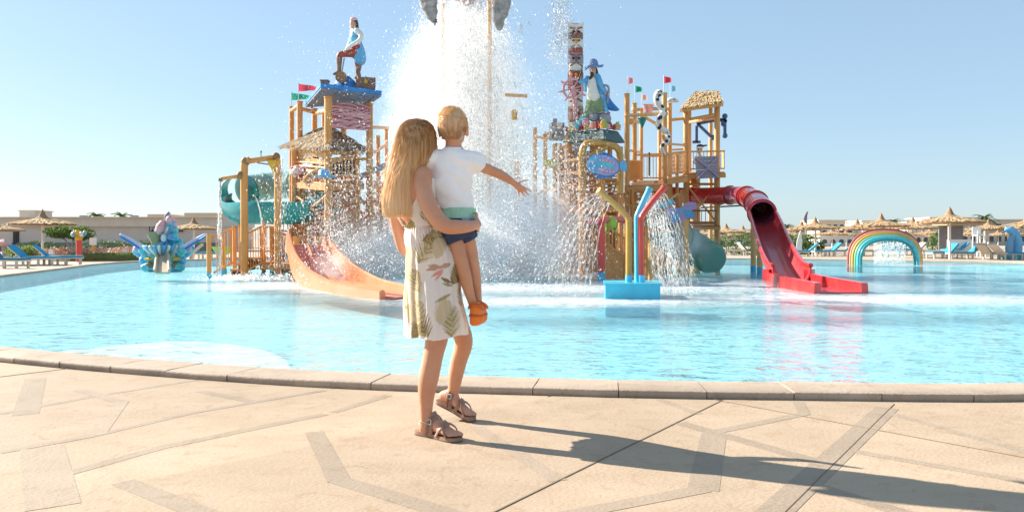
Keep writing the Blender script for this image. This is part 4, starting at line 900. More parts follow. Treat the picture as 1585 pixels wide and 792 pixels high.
# orange slide
os_ = thing('family_slide', 'wide orange open slide with salmon bed running towards the viewer from the left tower', 'slide', Vector((P(540, 440, 16).x, 16, 0)))
cl_ = [(474, 378, 19.4), (484, 402, 18.9), (496, 424, 18.2), (518, 440, 17.2), (548, 448, 16.0), (585, 455, 14.9), (628, 462, 14.0)]
path = crom([P(*c) for c in cl_], 6)
wid = [v.x for v in crom([Vector((w, 0, 0)) for w in (.36, .42, .46, .48, .46, .42, .38)], 6)]; hts = [v.x for v in crom([Vector((w, 0, 0)) for w in (.26, .36, .40, .32, .17, .11, .09)], 6)]
bed = MB(); wl = MB(); wr = MB(); fl, fr_, bb = [], [], []
for i, p in enumerate(path):
    d = (path[min(i + 1, len(path) - 1)] - path[max(i - 1, 0)]); d.z = 0; d.normalize(); x = Vector((-d.y, d.x, 0)); w = wid[i]; h_ = hts[i]
    z = Vector((0, 0, 1)); p = Vector((p.x, p.y, max(p.z, .05)))
    bb.append([p + x * w, p + x * w * .5 - z * .02, p - x * w * .5 - z * .02, p - x * w, p - x * w - z * .06, p + x * w - z * .06])
    for lst, s_ in ((fl, 1), (fr_, -1)): lst.append([p + x * s_ * w * .98 - z * .08, p + x * s_ * (w + .02) + z * h_, p + x * s_ * (w + .06) + z * (h_ + .03), p + x * s_ * (w + .13) + z * h_, p + x * s_ * (w + .12) - z * .1])
bed.rings(bb, True); bed.build('bed', M_salmon, os_, smooth=40)
wl.rings(fl, True); wl.build('side_wall', M_orange, os_, smooth=40); wr.rings(fr_, True); wr.build('side_wall', M_orange, os_, smooth=40)
mid_ = [[p + Vector((0, 0, .02)) + Vector((0, .02 * s_, .10 * (s_ == 0))) for s_ in (-1.5, 0, 1.5)] for p in [Vector((q.x, q.y, max(q.z, .05))) for q in path]]
MB().rings(mid_, False).build('lane_ridge', M_orange, os_, smooth=30)
MB().box(P(622, 462, 14.0) + Vector((.0, 0, -.05)), (.10, .9, .16), R(-25)).build('end_stop', M_redp, os_)
for px, Yq in ((459, 19.6), (492, 20.3)): post(os_, px, 366, Yq, .075)

# shell wreath and blue hat
wr_ = thing('shell_wreath', 'pink and white wreath of shells on the left tower post', 'wreath', P(462, 280, 22.4))
for k in range(26):
    a = k * 2.4; q = P(452 + 1.2 * k, 265 + 5 * math.sin(a), 22.35 + .12 * math.cos(a)); MB().ball(q, (.085, .06, .07), 8, 6).build('shell', [M_pink, M_cloudw, M_redp][k % 3], wr_, smooth=60)
MB().tube(crom([P(450, 266, 22.4), P(460, 258, 22.3), P(472, 268, 22.3), P(484, 258, 22.4)], 5), .05, 8).build('garland', M_pink, wr_, smooth=60)
bh = thing('hat_bucket', 'bright blue hat shaped bucket hooked on the hut corner', 'bucket', P(503, 276, 21.2)); MB().lathe([(.02, .0), (.30, .02), (.33, .06), (.17, .07), (.15, .20), (.10, .24), (.01, .25)], P(502, 276, 21.1), 18, sx=1.0).build('hat', M_bluel, bh, smooth=45); MB().cyl(P(502, 276, 21.15), P(508, 276, 21.4), .03, n=6).build('hook', M_timberd, bh)

# ---------------- centre: dumping bucket rig
cg = thing('bucket_rig', 'giant grey tipping bucket on two tall yellow poles above the splash', 'bucket', Vector((P(720, 400, 27).x, 27, 0)))
for px, Yp in ((685.5, 27.2), (757.5, 27.2)): post(cg, px, -140, Yp, .075, mat=M_timber2)
for px in (640, 800): post(cg, px, 250, 28.5, .09)
def lump(name, pts, mat, amp=.12, vox=.06):
    mb = MB()
    for a, b_ in zip(pts[:-1], pts[1:]): limb3(mb, [(P(*a[:3]), a[3]), (P(*b_[:3]), b_[3])], 12, 3)
    me = remeshed(mb, vox, 2)
    for v in me.vertices: v.co += v.normal * amp * mnoise.fractal(v.co * 2.4, 1, 2, 3)
    return mesh_obj(name, me, mat, cg)
lump('bucket_shell', [(657, -60, 24.8, .32), (658, -30, 24.8, .32), (662, -5, 24.8, .32), (668, 18, 24.9, .21), (671, 34, 24.9, .11)], M_rock)
lump('bucket_shell', [(781, -60, 24.8, .32), (780, -30, 24.8, .32), (777, -5, 24.8, .32), (774, 24, 24.9, .19), (771, 42, 24.9, .11)], M_rock)
lump('bucket_body', [(660, -75, 26.2, .6), (720, -85, 26.2, .7), (780, -75, 26.2, .6)], M_rock)
lump('bucket_mouth', [(705, -20, 26.4, .35), (722, -10, 26.4, .38), (742, -20, 26.4, .33)], pm('pink_grey_rock', (.30, .20, .19), .9, scale=5, col2=(.55, .42, .38), bump=.8))
pole(cg, (640, -70, 24.8), (800, -70, 24.8), .09, M_timber2, 'axle')
pole(cg, (782, 147, 26), (816, 149, 26), .055, M_timber2, 'arm'); MB().lathe([(.08, -.28), (.11, 0), (.05, .05)], P(796, 172, 26), 12).build('small_bucket', M_yellow, cg, smooth=40)

# extra timber in the left tower: rope net, ladder, inner braces
for px, yt, Yq in [(472, 300, 23.6), (523, 285, 23.2), (497, 345, 22.0), (536, 345, 22.0), (520, 366, 21.6), (470, 366, 21.8)]: post(tl, px, yt, Yq, .055)
for k in range(8): pole(tl, (518, 372 + 7 * k, 21.7), (537, 372 + 7 * k, 21.7), .022, M_timber2, 'rung')
nt_ = MB()
for k in range(9): nt_.cyl(P(458 + 3.4 * k, 290, 22.5), P(458 + 3.4 * k, 340, 22.5), .012, n=4); nt_.cyl(P(458, 292 + 5.6 * k, 22.5), P(487, 292 + 5.6 * k, 22.5), .012, n=4)
nt_.build('rope_net', pm('rope', (.45, .34, .2), .9), tl, kind='stuff')
for a, b_ in [((456, 345, 22.6), (508, 300, 21.4)), ((472, 345, 23.6), (523, 300, 23.2)), ((456, 380, 22.6), (497, 425, 22.0)), ((536, 425, 22), (572, 372, 22.6)), ((508, 262, 21.5), (456, 268, 22.6)), ((552, 300, 22.2), (585, 340, 25)), ((572, 300, 22.6), (598, 260, 26)), ((572, 280, 22.6), (600, 285, 26)), ((572, 340, 22.6), (600, 340, 26))]: pole(tl, a, b_, .04)
for k in range(6): beam(tl, (572, 290 + 9 * k, 22.8), (598, 290 + 9 * k, 25.6), .03, .07, M_plank, 'louvre_board')
pipe(tl, [(509, 268, 21.25), (495, 262, 21.2), (480, 268, 21.3), (470, 280, 21.6)], .04, M_ochre); pipe(tl, [(552, 250, 22), (566, 246, 21.9), (574, 256, 22), (574, 300, 22.2)], .045, M_ochre)

for k in range(13): beam(tl, (459 + 3.8 * k, 262 + .28 * k, 22.7 - .1 * k), (459 + 3.8 * k, 281 + .28 * k, 22.7 - .1 * k), .03, .055, M_timber, 'parapet_board')
for k in range(3): pole(tl, (457, 250 + 6 * k, 22.6), (508, 254 + 6 * k, 21.5), .03, M_timber2, 'rail')
for k in range(10): beam(tl, (512 + 4.5 * k, 330, 21.8), (512 + 4.5 * k, 362, 21.8), .03, .05, M_plank, 'wall_board')
for k in range(14): beam(tl, (440 + 7.4 * k, 374, 22.6), (440 + 7.4 * k, 430, 22.6), .05, .05, [M_timber, M_plank][k % 2], 'wall_board') if k not in (2, 3, 7) else None

# ---------------- totem tower right of the splash
TC = Vector((P(915, 400, 24.5).x, 24.5, 0))
tc_ = thing('totem_tower', 'timber tower under a dark green roof with the hat wearing pirate on top', 'play tower', TC)
for px, yt, Y, r in [(828, 198, 28, .075), (844, 208, 28, .075), (859, 222, 26.5, .085), (881, 210, 24.8, .12), (901, 236, 23.0, .10), (870, 232, 26.5, .08), (921, 222, 25.2, .10), (932, 222, 23.2, .075), (944, 230, 26, .08), (960, 240, 23.4, .10), (890, 300, 26.5, .08), (951, 300, 26.5, .08)]: post(tc_, px, yt, Y, r, mat=M_timber if px > 870 else M_timber2)
pole(tc_, (828, 212, 28), (862, 215, 26.5), .05); pole(tc_, (844, 206, 28), (880, 212, 26), .05); pole(tc_, (862, 235, 26.5), (881, 222, 24.8), .05); pole(tc_, (858, 265, 26.5), (903, 268, 23), .05)
pipe(tc_, [(901, 300, 22.9), (901, 250, 22.9), (902, 232, 22.9), (909, 222, 22.9), (925, 222, 22.9), (945, 225, 23.0), (956, 230, 23.1), (960, 245, 23.2), (960, 300, 23.2)], .10, M_ochre, 'arch_pipe')
pipe(tc_, [(912, 242, 22.8), (928, 233, 22.8), (940, 228, 22.8)], .06, M_ochre, 'arch_pipe')
for k in range(11): MB().box(P(888 + 3.6 * k, 262, 25.4), (.062, .03, 1.15)).build('wall_board', M_plank, tc_)
for k in range(6): beam(tc_, (900, 278 + 6.5 * k, 23.6), (960, 277 + 6.5 * k, 24.2), .05, .06, M_plank, 'louvre_board')
platform(tc_, [P(872, 318, 23.4), P(965, 318, 23.4), P(962, 315, 26.4), P(878, 315, 26.4)], nb=9, th=.14)
platform(tc_, [P(880, 278, 24.4), P(962, 278, 24.4), P(960, 277, 26.4), P(884, 277, 26.4)], nb=7, th=.12)
for a, b_ in [((881, 300, 24.8), (921, 345, 25.2)), ((921, 300, 25.2), (960, 345, 23.4)), ((859, 300, 26.5), (881, 360, 24.8)), ((901, 340, 23), (932, 380, 23.2))]: pole(tc_, a, b_, .035)
for k in range(13): MB().box(P(884 + 6 * k, 375, 26.2), (.115, .04, 1.7)).build('wall_board', M_plank, tc_)
# dark green roof, hip form, bright painted fringe
e = [P(872, 219, 24.9), P(935, 213, 22.8), P(967, 219, 24.6), P(900, 222, 26.8)]; tpz = [P(877, 205, 24.9), P(933, 200, 23.1), P(956, 203, 24.4), P(903, 208, 26.4)]
rf = MB(); rf.add(e + tpz + [v - Vector((0, 0, .05)) for v in e], [(k, (k + 1) % 4, 4 + (k + 1) % 4, 4 + k) for k in range(4)] + [(4, 5, 6, 7), (11, 10, 9, 8)] + [(k, 8 + k, 8 + (k + 1) % 4, (k + 1) % 4) for k in range(4)])
rfo = rf.build('roof', M_darkgreen, tc_)
cols = [M_red, M_yellow, M_lime, M_pink, M_orange, M_redp]
for k in range(22):
    u = k / 21; p = (tpz[0].lerp(tpz[1], u * 1.6) if u < .62 else tpz[1].lerp(tpz[2], (u - .62) / .38)); p = p + Vector((0, -.1, .02)); h_ = random.uniform(.12, .28)
    MB().tube([p, p + Vector((random.uniform(-.04, .04), -.03, h_ * .5)), p + Vector((random.uniform(-.09, .09), -.02, h_))], [.07, .075, .01], 6).build('painted_flame', cols[k % 6], rfo, smooth=60)
# totem pole
tp = thing('totem_pole', 'tall carved totem pole striped cream, red and brown beside the ship wheel', 'totem pole', P(891, 215, 25.3)); Yt = 25.3
cx = P(891, 190, Yt); zt = [P(891, y, Yt).z for y in (222, 190, 165, 140, 112, 100, 84, 76, 62, 52, 44)]
bands = [M_cloudw, M_peach, M_cloudw, M_redp, M_cloudw, M_grey, M_redp, M_cloudw, M_brownr, M_cloudw]
for k in range(10):
    r0 = .235 + .012 * (k % 2); MB().tube([Vector((cx.x, Yt, zt[k])), Vector((cx.x, Yt, zt[k] + .03)), Vector((cx.x, Yt, zt[k + 1] - .03)), Vector((cx.x, Yt, zt[k + 1]))], [r0 * .95, r0, r0, r0 * .95], 18).build('carved_section', bands[k], tp, smooth=40)
crown = MB(); n_ = 18
ringA = [Vector((cx.x + .24 * math.cos(2 * math.pi * i / n_), Yt + .24 * math.sin(2 * math.pi * i / n_), P(891, 44, Yt).z)) for i in range(n_)]
ringB = [v + Vector((.03 * math.cos(2 * math.pi * i / n_), 0, .06 + .13 * abs(math.cos(2 * math.pi * i / n_)) ** 2)) for i, v in enumerate(ringA)]
crown.rings([ringA, ringB], True).build('crown', M_cloudw, tp, smooth=30)
for (y, kind) in [(68, 0), (95, 1), (120, 0), (150, 1), (180, 0), (54, 1)]:
    z = P(891, y, Yt).z
    for s_ in (-1, 1):
        MB().ball((cx.x + s_ * .085, Yt - .225, z + .05), (.05, .03, .04), 10, 6).build('eye', M_black if kind else M_redp, tp, smooth=60)
        MB().beam((cx.x + s_ * .03, Yt - .245, z + .13), (cx.x + s_ * .19, Yt - .17, z + .18), .05, .045).build('brow', M_redp if kind else M_brownr, tp)
        MB().beam((cx.x + s_ * .04, Yt - .25, z - .10), (cx.x + s_ * .19, Yt - .16, z - .18), .04, .04).build('carved_wing', M_brownr if kind else M_grey, tp)
    MB().tube([(cx.x, Yt - .22, z + .06), (cx.x, Yt - .31, z), (cx.x, Yt - .26, z - .07)], [.05, .045, .01], 8).build('beak', [M_yellow, M_redp][kind], tp, smooth=50)
# ship wheel
sw = thing('ship_wheel', 'pink ship steering wheel mounted in front of the totem pole', 'ship wheel', P(887, 158, 24.6)); c = P(887, 137, 24.6)
MB().tube([c + Vector((.29 * math.cos(a), -.10 * math.cos(a), .29 * math.sin(a))) for a in [k * 2 * math.pi / 28 for k in range(29)]], .042, 8).build('rim', M_pink, sw, smooth=60); MB().ball(c, .08, 10, 8).build('hub', M_pink, sw, smooth=60)
for k in range(8):
    a = k * math.pi / 4 + .2; d = Vector((math.cos(a), -.34 * math.cos(a), math.sin(a))); MB().tube([c + d * .06, c + d * .30, c + d * .34, c + d * .42, c + d * .45], [.02, .022, .035, .03, .015], 8).build('spoke', M_pink, sw, smooth=50)
pipe(sw, [(891, 185, 24.7), (890, 160, 24.7), (888, 140, 24.65)], .075, M_pink, 'stand')
# pirate with hat
M_hat = pm('hat_blue', (.16, .24, .45), .5, scale=7, var=.25); Y = 24.2; p2 = thing('pirate_statue', 'bearded pirate statue in a broad blue hat and blue coat beside the totem pole', 'statue', P(918, 195, Y))
figure(p2, [('trousers', pm('olive_green', (.22, .30, .14), .6, scale=7, var=.25), [[(918, 158, Y, .22), (914, 172, Y, .19), (905, 184, Y - .1, .13)], [(922, 158, Y, .22), (926, 172, Y, .17), (928, 186, Y, .12)]], .035),
            ('boot', M_aqua, [[(905, 183, Y - .1, .13), (899, 190, Y - .15, .11), (893, 196, Y - .2, .09)]], .03), ('boot', M_aqua, [[(928, 185, Y, .12), (926, 196, Y - .1, .10)]], .03),
            ('shirt', M_cloudw, [[(916, 125, Y - .04, .13), (917, 138, Y - .06, .17), (919, 152, Y - .05, .2)]], .03),
            ('coat', M_bluel, [[(924, 120, Y + .05, .13), (928, 135, Y + .06, .14), (932, 160, Y + .08, .13), (940, 180, Y + .08, .10)], [(909, 122, Y + .06, .10), (908, 138, Y + .08, .10)], [(926, 121, Y, .10), (930, 132, Y - .1, .09), (937, 142, Y - .12, .075)], [(908, 122, Y, .10), (902, 128, Y - .1, .08), (898, 125, Y - .15, .07)]], .03),
            ('head', M_skins, [[(918, 118, Y, .075), (917.5, 110, Y - .02, .10), (917, 106, Y - .02, .10)], ('ball', (917, 111, Y - .13), (.035, .045, .045)), ('ball', (938, 145, Y - .15), (.06, .06, .06)), ('ball', (896, 122, Y - .18), (.055, .05, .055))], .025),
            ('beard', M_black, [[(916, 115, Y - .10, .07), (914.5, 120, Y - .12, .06), (913, 126, Y - .11, .025)], [(922, 108, Y + .06, .06), (925, 118, Y + .08, .05)]], .02),
            ('hat', M_hat, [('ball', (919, 99, Y), (.14, .14, .16)), [(906, 108, Y - .05, .03), (912, 103, Y - .16, .04), (921, 103, Y - .2, .04), (931, 103, Y - .08, .035), (933, 101, Y + .05, .03)], [(905, 106, Y, .03), (915, 103, Y + .1, .05), (932, 102, Y + .08, .03)]], .02),
            ('cape', M_blue, [[(934, 140, Y + .15, .07), (944, 158, Y + .15, .07), (957, 170, Y + .12, .04)], [(936, 150, Y + .15, .09), (942, 166, Y + .15, .08), (955, 171, Y + .12, .03)]], .025)])
MB().tube([P(895, 125, Y - .2), P(900, 112, Y - .2), P(901, 101, Y - .2)], [.03, .022, .02], 8).build('pistol', M_black, p2)
pipe(p2, [(932, 132, Y - .15), (941, 134, Y - .2), (942, 146, Y - .2), (940, 160, Y - .2)], .035, M_grey, 'cane')
for lab, px, py, r, mt in [('silver grey cauldron at the right of the pirate\'s boots', 936, 184, .20, M_grey), ('smaller grey jar between the pirate and the cauldron', 919, 181, .14, M_grey), ('round pink jar at the left of the pirate\'s boots', 907, 190, .12, M_pink)]:
    t = thing('pot', lab, 'pot', P(px, py + 8, 23.7)); c = P(px, py, 23.7); MB().lathe([(.3 * r, -r), (.8 * r, -.7 * r), (r, 0), (.85 * r, .5 * r), (.6 * r, .72 * r), (.75 * r, .85 * r), (.7 * r, .9 * r), (.5 * r, .7 * r)], c, 18).build('pot_body', mt, t, smooth=50); MB().tube([c + Vector((.78 * r * math.cos(a), .78 * r * math.sin(a), .86 * r)) for a in [k * 2 * math.pi / 20 for k in range(21)]], .02, 6).build('rim', mt, t, smooth=60)
# old cannon box at the left of the roof
kb = thing('carved_box', 'weathered grey carved box with skull emblem left of the totem pole', 'box', P(858, 222, 26.2)); MB().box(P(862, 204, 26.2), (.42, .35, .55), R(10)).build('box', M_rock, kb); MB().ball(P(866, 193, 25.95), (.09, .06, .09), 10, 8).build('skull', M_cloudw, kb, smooth=60); MB().box(P(866, 198, 25.93), (.09, .05, .05)).build('jaw', M_cloudw, kb); pole(kb, (859, 190, 26.2), (859, 184, 26.2), .07, M_grey, 'knob')
# fish sign
fs_ = thing('fish_sign', 'blue patterned fish shaped panel hanging on the totem tower', 'sign', P(935, 282, 22.4)); c = P(934, 256, 22.4)
def disc(rx, rz, dy, th, tilt=-.2, cxy=(0, 0), n=28, power=1.0):
    pts = []
    for i in range(n):
        a = 2 * math.pi * i / n; x, z = rx * math.cos(a), rz * math.sin(a); x, z = x * math.cos(tilt) - z * math.sin(tilt), x * math.sin(tilt) + z * math.cos(tilt)
        pts.append(c + Vector((cxy[0] + x, dy, cxy[1] + z)))
    return MB().prism(pts, (0, th, 0))
disc(.46, .34, 0, .07).build('body', M_blue, fs_, smooth=30); disc(.41, .28, -.012, .02, cxy=(.03, 0)).build('belly', pm('periwinkle_paint', (.32, .34, .62), .5), fs_); disc(.20, .26, -.02, .02, cxy=(-.24, .04)).build('face', M_bluel, fs_); disc(.26, .07, -.03, .02, cxy=(.08, .02)).build('stripe', M_aqua, fs_)
for k in range(5):
    for s_ in (-1, 1): disc(.045, .045, -.034, .02, tilt=.78, cxy=(-.1 + .095 * k, .02 + s_ * (.15 - .012 * abs(k - 2)) - .02 * k), n=4).build('scale_diamond', M_pink, fs_)
for k in range(6): disc(.05, .05, -.01, .06, cxy=(-.18 + .09 * k, -.34 + .012 * k), n=6).build('fin', M_blue, fs_)
for k in range(3): disc(.07, .06, -.01, .06, cxy=(-.03 + .1 * k, .33 - .03 * k), n=6).build('fin', M_blue, fs_)
for zz in (.09, -.09): disc(.03, .03, -.045, .03, cxy=(-.30, zz), n=12).build('eye', M_cloudw, fs_)
tail = [c + Vector(v) for v in ((.38, .0, .0), (.56, .0, .16), (.66, .0, .05), (.64, .0, -.17), (.50, .0, -.14))]; MB().prism(tail, (0, .05, 0)).build('tail', M_bluel, fs_)
pole(fs_, (925, 232, 22.42), (925, 285, 22.42), .03, M_ochre, 'hanger')
yb = thing('tipping_bowl', 'yellow green tipping bowl on the left side of the totem tower', 'bowl', P(856, 262, 26)); MB().lathe([(.08, 0), (.22, .05), (.30, .2), (.31, .26), (.27, .26), (.15, .1)], P(856, 260, 26), 18).build('bowl', pm('yellow_green_paint', (.50, .50, .08), .5), yb, smooth=50); pole(yb, (856, 255, 26.2), (872, 255, 26.4), .03, M_grey, 'axle')
gb = thing('grey_bucket', 'small grey bucket hanging under the dark green roof', 'bucket', P(892, 235, 24)); MB().lathe([(.10, 0), (.15, .2), (.16, .2)], P(892, 234, 24), 14).build('pail', M_grey, gb, smooth=40); pole(gb, (887, 226, 24), (897, 226, 24), .015, M_grey, 'handle')

# ---------------- right tower
TR = Vector((P(1045, 400, 30).x, 30, 0)); M_tp = pm('timber_pale', (.60, .28, .08), .55, scale=7, col2=(.74, .40, .14), bump=.2, bscale=30, stretch=(1, 1, .25))
tr_ = thing('water_tower', 'tall timber tower with flags, spotted snake and small thatched lookout, right of the splash', 'play tower', TR)
for px, yt, Y, r in [(970.5, 145, 27, .09), (982, 160, 29.5, .09), (992.5, 170, 31.5, .075), (1028.5, 144, 27.5, .09), (1036.5, 160, 30, .085), (1021, 190, 31.5, .075), (1062, 165, 30, .105), (1067, 168, 32.5, .08), (1110, 158, 30, .11), (1100, 165, 33, .08), (1015, 280, 28, .07), (1048, 240, 28, .06)]: post(tr_, px, yt, Y, r, mat=M_tp)
post(tr_, 1076, 272, 31.5, .20, mat=M_timber2)
for a, b_ in [((970, 179, 27), (1029, 176, 27.5)), ((972, 186, 27), (992, 190, 31)), ((982, 170, 29.5), (1036, 168, 30)), ((992, 178, 31.5), (1021, 195, 31.5)), ((1036, 186, 30), (1062, 183, 30)), ((1062, 186, 30), (1110, 177, 30)), ((1062, 190, 32.5), (1110, 182, 30))]: pole(tr_, a, b_, .06, M_timber2)
for px, py, Y in [(971, 179, 27), (1029, 176, 27.5), (982, 170, 29.5), (1036, 168, 30), (976, 188, 27.2)]: MB().ball(P(px, py, Y), .115, 10, 8).build('joint', M_timber2, tr_, smooth=60)
platform(tr_, [P(968, 287, 26.8), P(1033, 285, 26.8), P(1040, 279, 31.5), P(988, 279, 31.5)], nb=9, th=.18)
platform(tr_, [P(1033, 276, 27.2), P(1064, 272, 27.6), P(1064, 270, 31.5), P(1038, 274, 31.5)], nb=6, th=.16)
platform(tr_, [P(1058, 268, 29.6), P(1122, 266, 29.6), P(1118, 265, 33), P(1060, 266, 33)], nb=7, th=.16)
railing(tr_, P(992, 279, 28.5), P(1030, 279, 28.5), .86, .10, M_timber2); railing(tr_, P(969, 284, 26.9), P(992, 280, 30.5), .75, .14); railing(tr_, P(1033, 274, 27.2), P(1062, 268, 29.6), .8, .12, M_timber2); railing(tr_, P(1068, 265, 29.6), P(1121, 264, 29.6), .72, .12, M_timber2); railing(tr_, P(1121, 264, 29.6), P(1118, 264, 33), .72, .14, M_timber2)
railing(tr_, P(968, 322, 25), P(1000, 322, 25), .6, .12)
for k in range(7): beam(tr_, (1040, 232 + 6 * k, 31.4), (1062, 231 + 6 * k, 31.4), .04, .07, M_timber2, 'wall_board')
# arch panel and horizontal lattice below
lat = [((1062, 285, 30), (1110, 345, 30)), ((1110, 285, 30), (1062, 345, 30)), ((1062, 352, 30), (1110, 400, 30)), ((1076, 290, 31.5), (1110, 320, 30)), ((1000, 290, 27), (1028, 340, 27.5)), ((1028, 295, 27.5), (985, 345, 29)), ((970, 300, 27), (1000, 345, 28))]
for a, b_ in lat: pole(tr_, a, b_, .035, M_timber2, 'brace')
for y in (285, 345, 352): pole(tr_, (1062, y, 30), (1110, y, 30), .05, M_timber, 'beam'); pole(tr_, (1066, y, 32.5), (1110, y, 30), .04, M_timber, 'beam')
pole(tr_, (1076, 322, 31.5), (1150, 318, 29), .03, M_grey, 'tie'); pole(tr_, (1110, 300, 30), (1152, 317, 29), .05, M_timber2, 'strut'); pole(tr_, (1110, 318, 30), (1158, 300, 29), .04, M_timber2, 'strut')
platform(tr_, [P(968, 352, 24.6), P(1062, 352, 27), P(1064, 349, 30), P(985, 349, 28)], nb=7, th=.12)
platform(tr_, [P(1058, 349, 29.4), P(1114, 349, 29.4), P(1114, 347, 32.4), P(1060, 347, 32.4)], nb=6, th=.1, mat=M_timberd)
# thatched lookout roof: gable
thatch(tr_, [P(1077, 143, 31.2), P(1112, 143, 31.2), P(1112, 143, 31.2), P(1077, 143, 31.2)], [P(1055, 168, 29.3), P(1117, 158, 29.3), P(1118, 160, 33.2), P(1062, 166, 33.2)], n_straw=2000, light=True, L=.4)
thg = [P(1055, 168, 29.3), P(1117, 158, 29.3), P(1118, 160, 33.2), P(1062, 166, 33.2)]
for k in range(4): MB().beam(thg[k] - Vector((0, 0, .08)), thg[(k + 1) % 4] - Vector((0, 0, .08)), .08, .1).build('eave_beam', M_timber2, tr_)
for k in range(2): MB().beam(thg[k] - Vector((0, 0, .08)), thg[k + 2] - Vector((0, 0, .08)), .06, .08).build('eave_beam', M_timber2, tr_)
# grey plank panel with a cross
gp = thing('cross_panel', 'grey plank panel with crossed boards on the lookout railing', 'panel', P(1093, 278, 29.3)); g4 = [P(1075, 243, 29.3), P(1112, 241, 29.3), P(1112, 275, 29.3), P(1079, 277, 29.3)]
for k in range(5):
    t0, t1 = (k + .03) / 5, (k + .97) / 5; MB().prism([g4[0].lerp(g4[3], t0), g4[1].lerp(g4[2], t0), g4[1].lerp(g4[2], t1), g4[0].lerp(g4[3], t1)], (0, .04, 0)).build('plank', M_grey, gp)
for a, b_ in ((0, 2), (1, 3)): MB().beam(g4[a] - Vector((0, .03 + .03 * a, 0)), g4[b_] - Vector((0, .03 + .03 * a, 0)), .03, .10, up=(0, 1, 0)).build('cross_board', M_lilac, gp)
# skull pirate figure, half length
Y = 29.9; sk = thing('skull_figure', 'white skull figure with dark bandana leaning over the lookout railing', 'statue', P(1083, 250, Y))
figure(sk, [('skull', M_white, [('ball', (1083, 230, Y), (.13, .13, .14)), ('ball', (1082, 235, Y - .07), (.08, .08, .07)), [(1083, 238, Y, .05), (1084, 246, Y, .12), (1085, 256, Y, .15)], [(1078, 243, Y - .1, .05), (1073, 249, Y - .15, .045), (1077, 254, Y - .3, .04)], [(1090, 243, Y - .1, .05), (1094, 249, Y - .15, .045), (1090, 254, Y - .3, .04)]], .03), ('bandana', M_black, [('ball', (1083.5, 226.5, Y + .02), (.14, .14, .08)), [(1087, 226, Y, .04), (1094, 225, Y, .03)]], .02)])
for s_ in (-1, 1): MB().ball(P(1083 + s_ * 2, 231, Y - .125), .03, 8, 6).build('eye_socket', M_black, sk)
# blue bracket
bb_ = thing('bracket_frame', 'dark blue steel bracket sticking out behind the lookout posts', 'frame', P(1098, 220, 32)); M_steel = pm('blue_steel', (.07, .12, .26), .5, scale=8, var=.3)
for a, b_ in [((1078, 195, 31), (1078, 220, 31)), ((1078, 192, 31), (1122, 184, 31)), ((1080, 192, 31), (1103, 214, 31)), ((1122, 178, 31), (1122, 211, 31)), ((1110, 186, 31), (1125, 188, 31)), ((1072, 220, 31), (1084, 220, 31))]: MB().beam(P(*a), P(*b_), .10, .10).build('bar', M_steel, bb_)
for px, py in ((1122, 180), (1122, 210), (1120, 192), (1103, 213)): MB().ball(P(px, py, 31), .11, 8, 6).build('bolt', M_steel, bb_, smooth=60)
# spotted snake
sn = thing('snake_figure', 'white snake with black spots winding down the tower mast', 'figure', P(1028, 238, 27.2))
path = crom([P(1030, 240, 27.25), P(1024, 228, 27.15), P(1034, 216, 27.2), P(1031, 204, 27.3), P(1020, 196, 27.2), P(1022, 182, 27.15), P(1027, 172, 27.2), P(1018, 160, 27.2), P(1016, 150, 27.2), P(1020, 143, 27.2), P(1022, 147, 27.1)], 6)
def spots():
    m = bpy.data.materials.new('spotted_paint'); m.use_nodes = True; n = m.node_tree.nodes; l = m.node_tree.links; tc = n.new('ShaderNodeTexCoord'); v = n.new('ShaderNodeTexVoronoi'); v.inputs['Scale'].default_value = 5.5; l.new(tc.outputs['Object'], v.inputs[0])
    r = n.new('ShaderNodeValToRGB'); r.color_ramp.interpolation = 'CONSTANT'; r.color_ramp.elements[0].color = (.03, .025, .03, 1); r.color_ramp.elements[1].position = .36; r.color_ramp.elements[1].color = (.78, .74, .68, 1); l.new(v.outputs['Distance'], r.inputs[0]); l.new(r.outputs[0], n['Principled BSDF'].inputs['Base Color']); return m
nn_ = len(path); MB().tube(path, [.05 + .055 * min(1, k / 18) for k in range(nn_ - 4)] + [.12, .13, .10, .04], 10).build('snake_body', spots(), sn, smooth=60)
for s_ in (-1, 1): MB().ball(P(1021 + s_ * 2.5, 142, 27.02), .03, 8, 6).build('eye', M_black, sn)
# hanging buckets
t = thing('tipping_bucket', 'red tipping bucket on the upper beam of the right tower', 'bucket', P(1003, 176, 28)); MB().lathe([(.14, 0), (.19, .26), (.21, .28), (.17, .28)], P(1003, 175, 28), 16).build('pail', M_pink, t, smooth=40); pole(t, (1008, 166, 28), (1018, 168, 28), .02, M_grey, 'lever')
t = thing('tipping_bucket', 'teal cone bucket hanging under the upper beam of the right tower', 'bucket', P(994, 200, 28)); MB().lathe([(.01, 0), (.17, .36), (.18, .36), (.15, .36)], P(994, 199, 28), 14).build('pail', M_teal, t, smooth=40); pole(t, (994, 183, 28), (994, 177, 28), .02, M_grey, 'hanger')
t = thing('fish_spout', 'small pale fish head spout beside the upper beam of the right tower', 'spout', P(1044, 168, 29)); figure(t, [('head', M_cloudw, [[(1036, 155, 29, .08), (1042, 155, 29, .10), (1049, 157, 29, .05)]], .025)]); MB().ball(P(1044, 154, 28.9), .025, 8, 6).build('eye', M_black, t)
pole(tr_, (1005, 236, 28.6), (1005, 272, 28.6), .03, M_black, 'gauge'); 
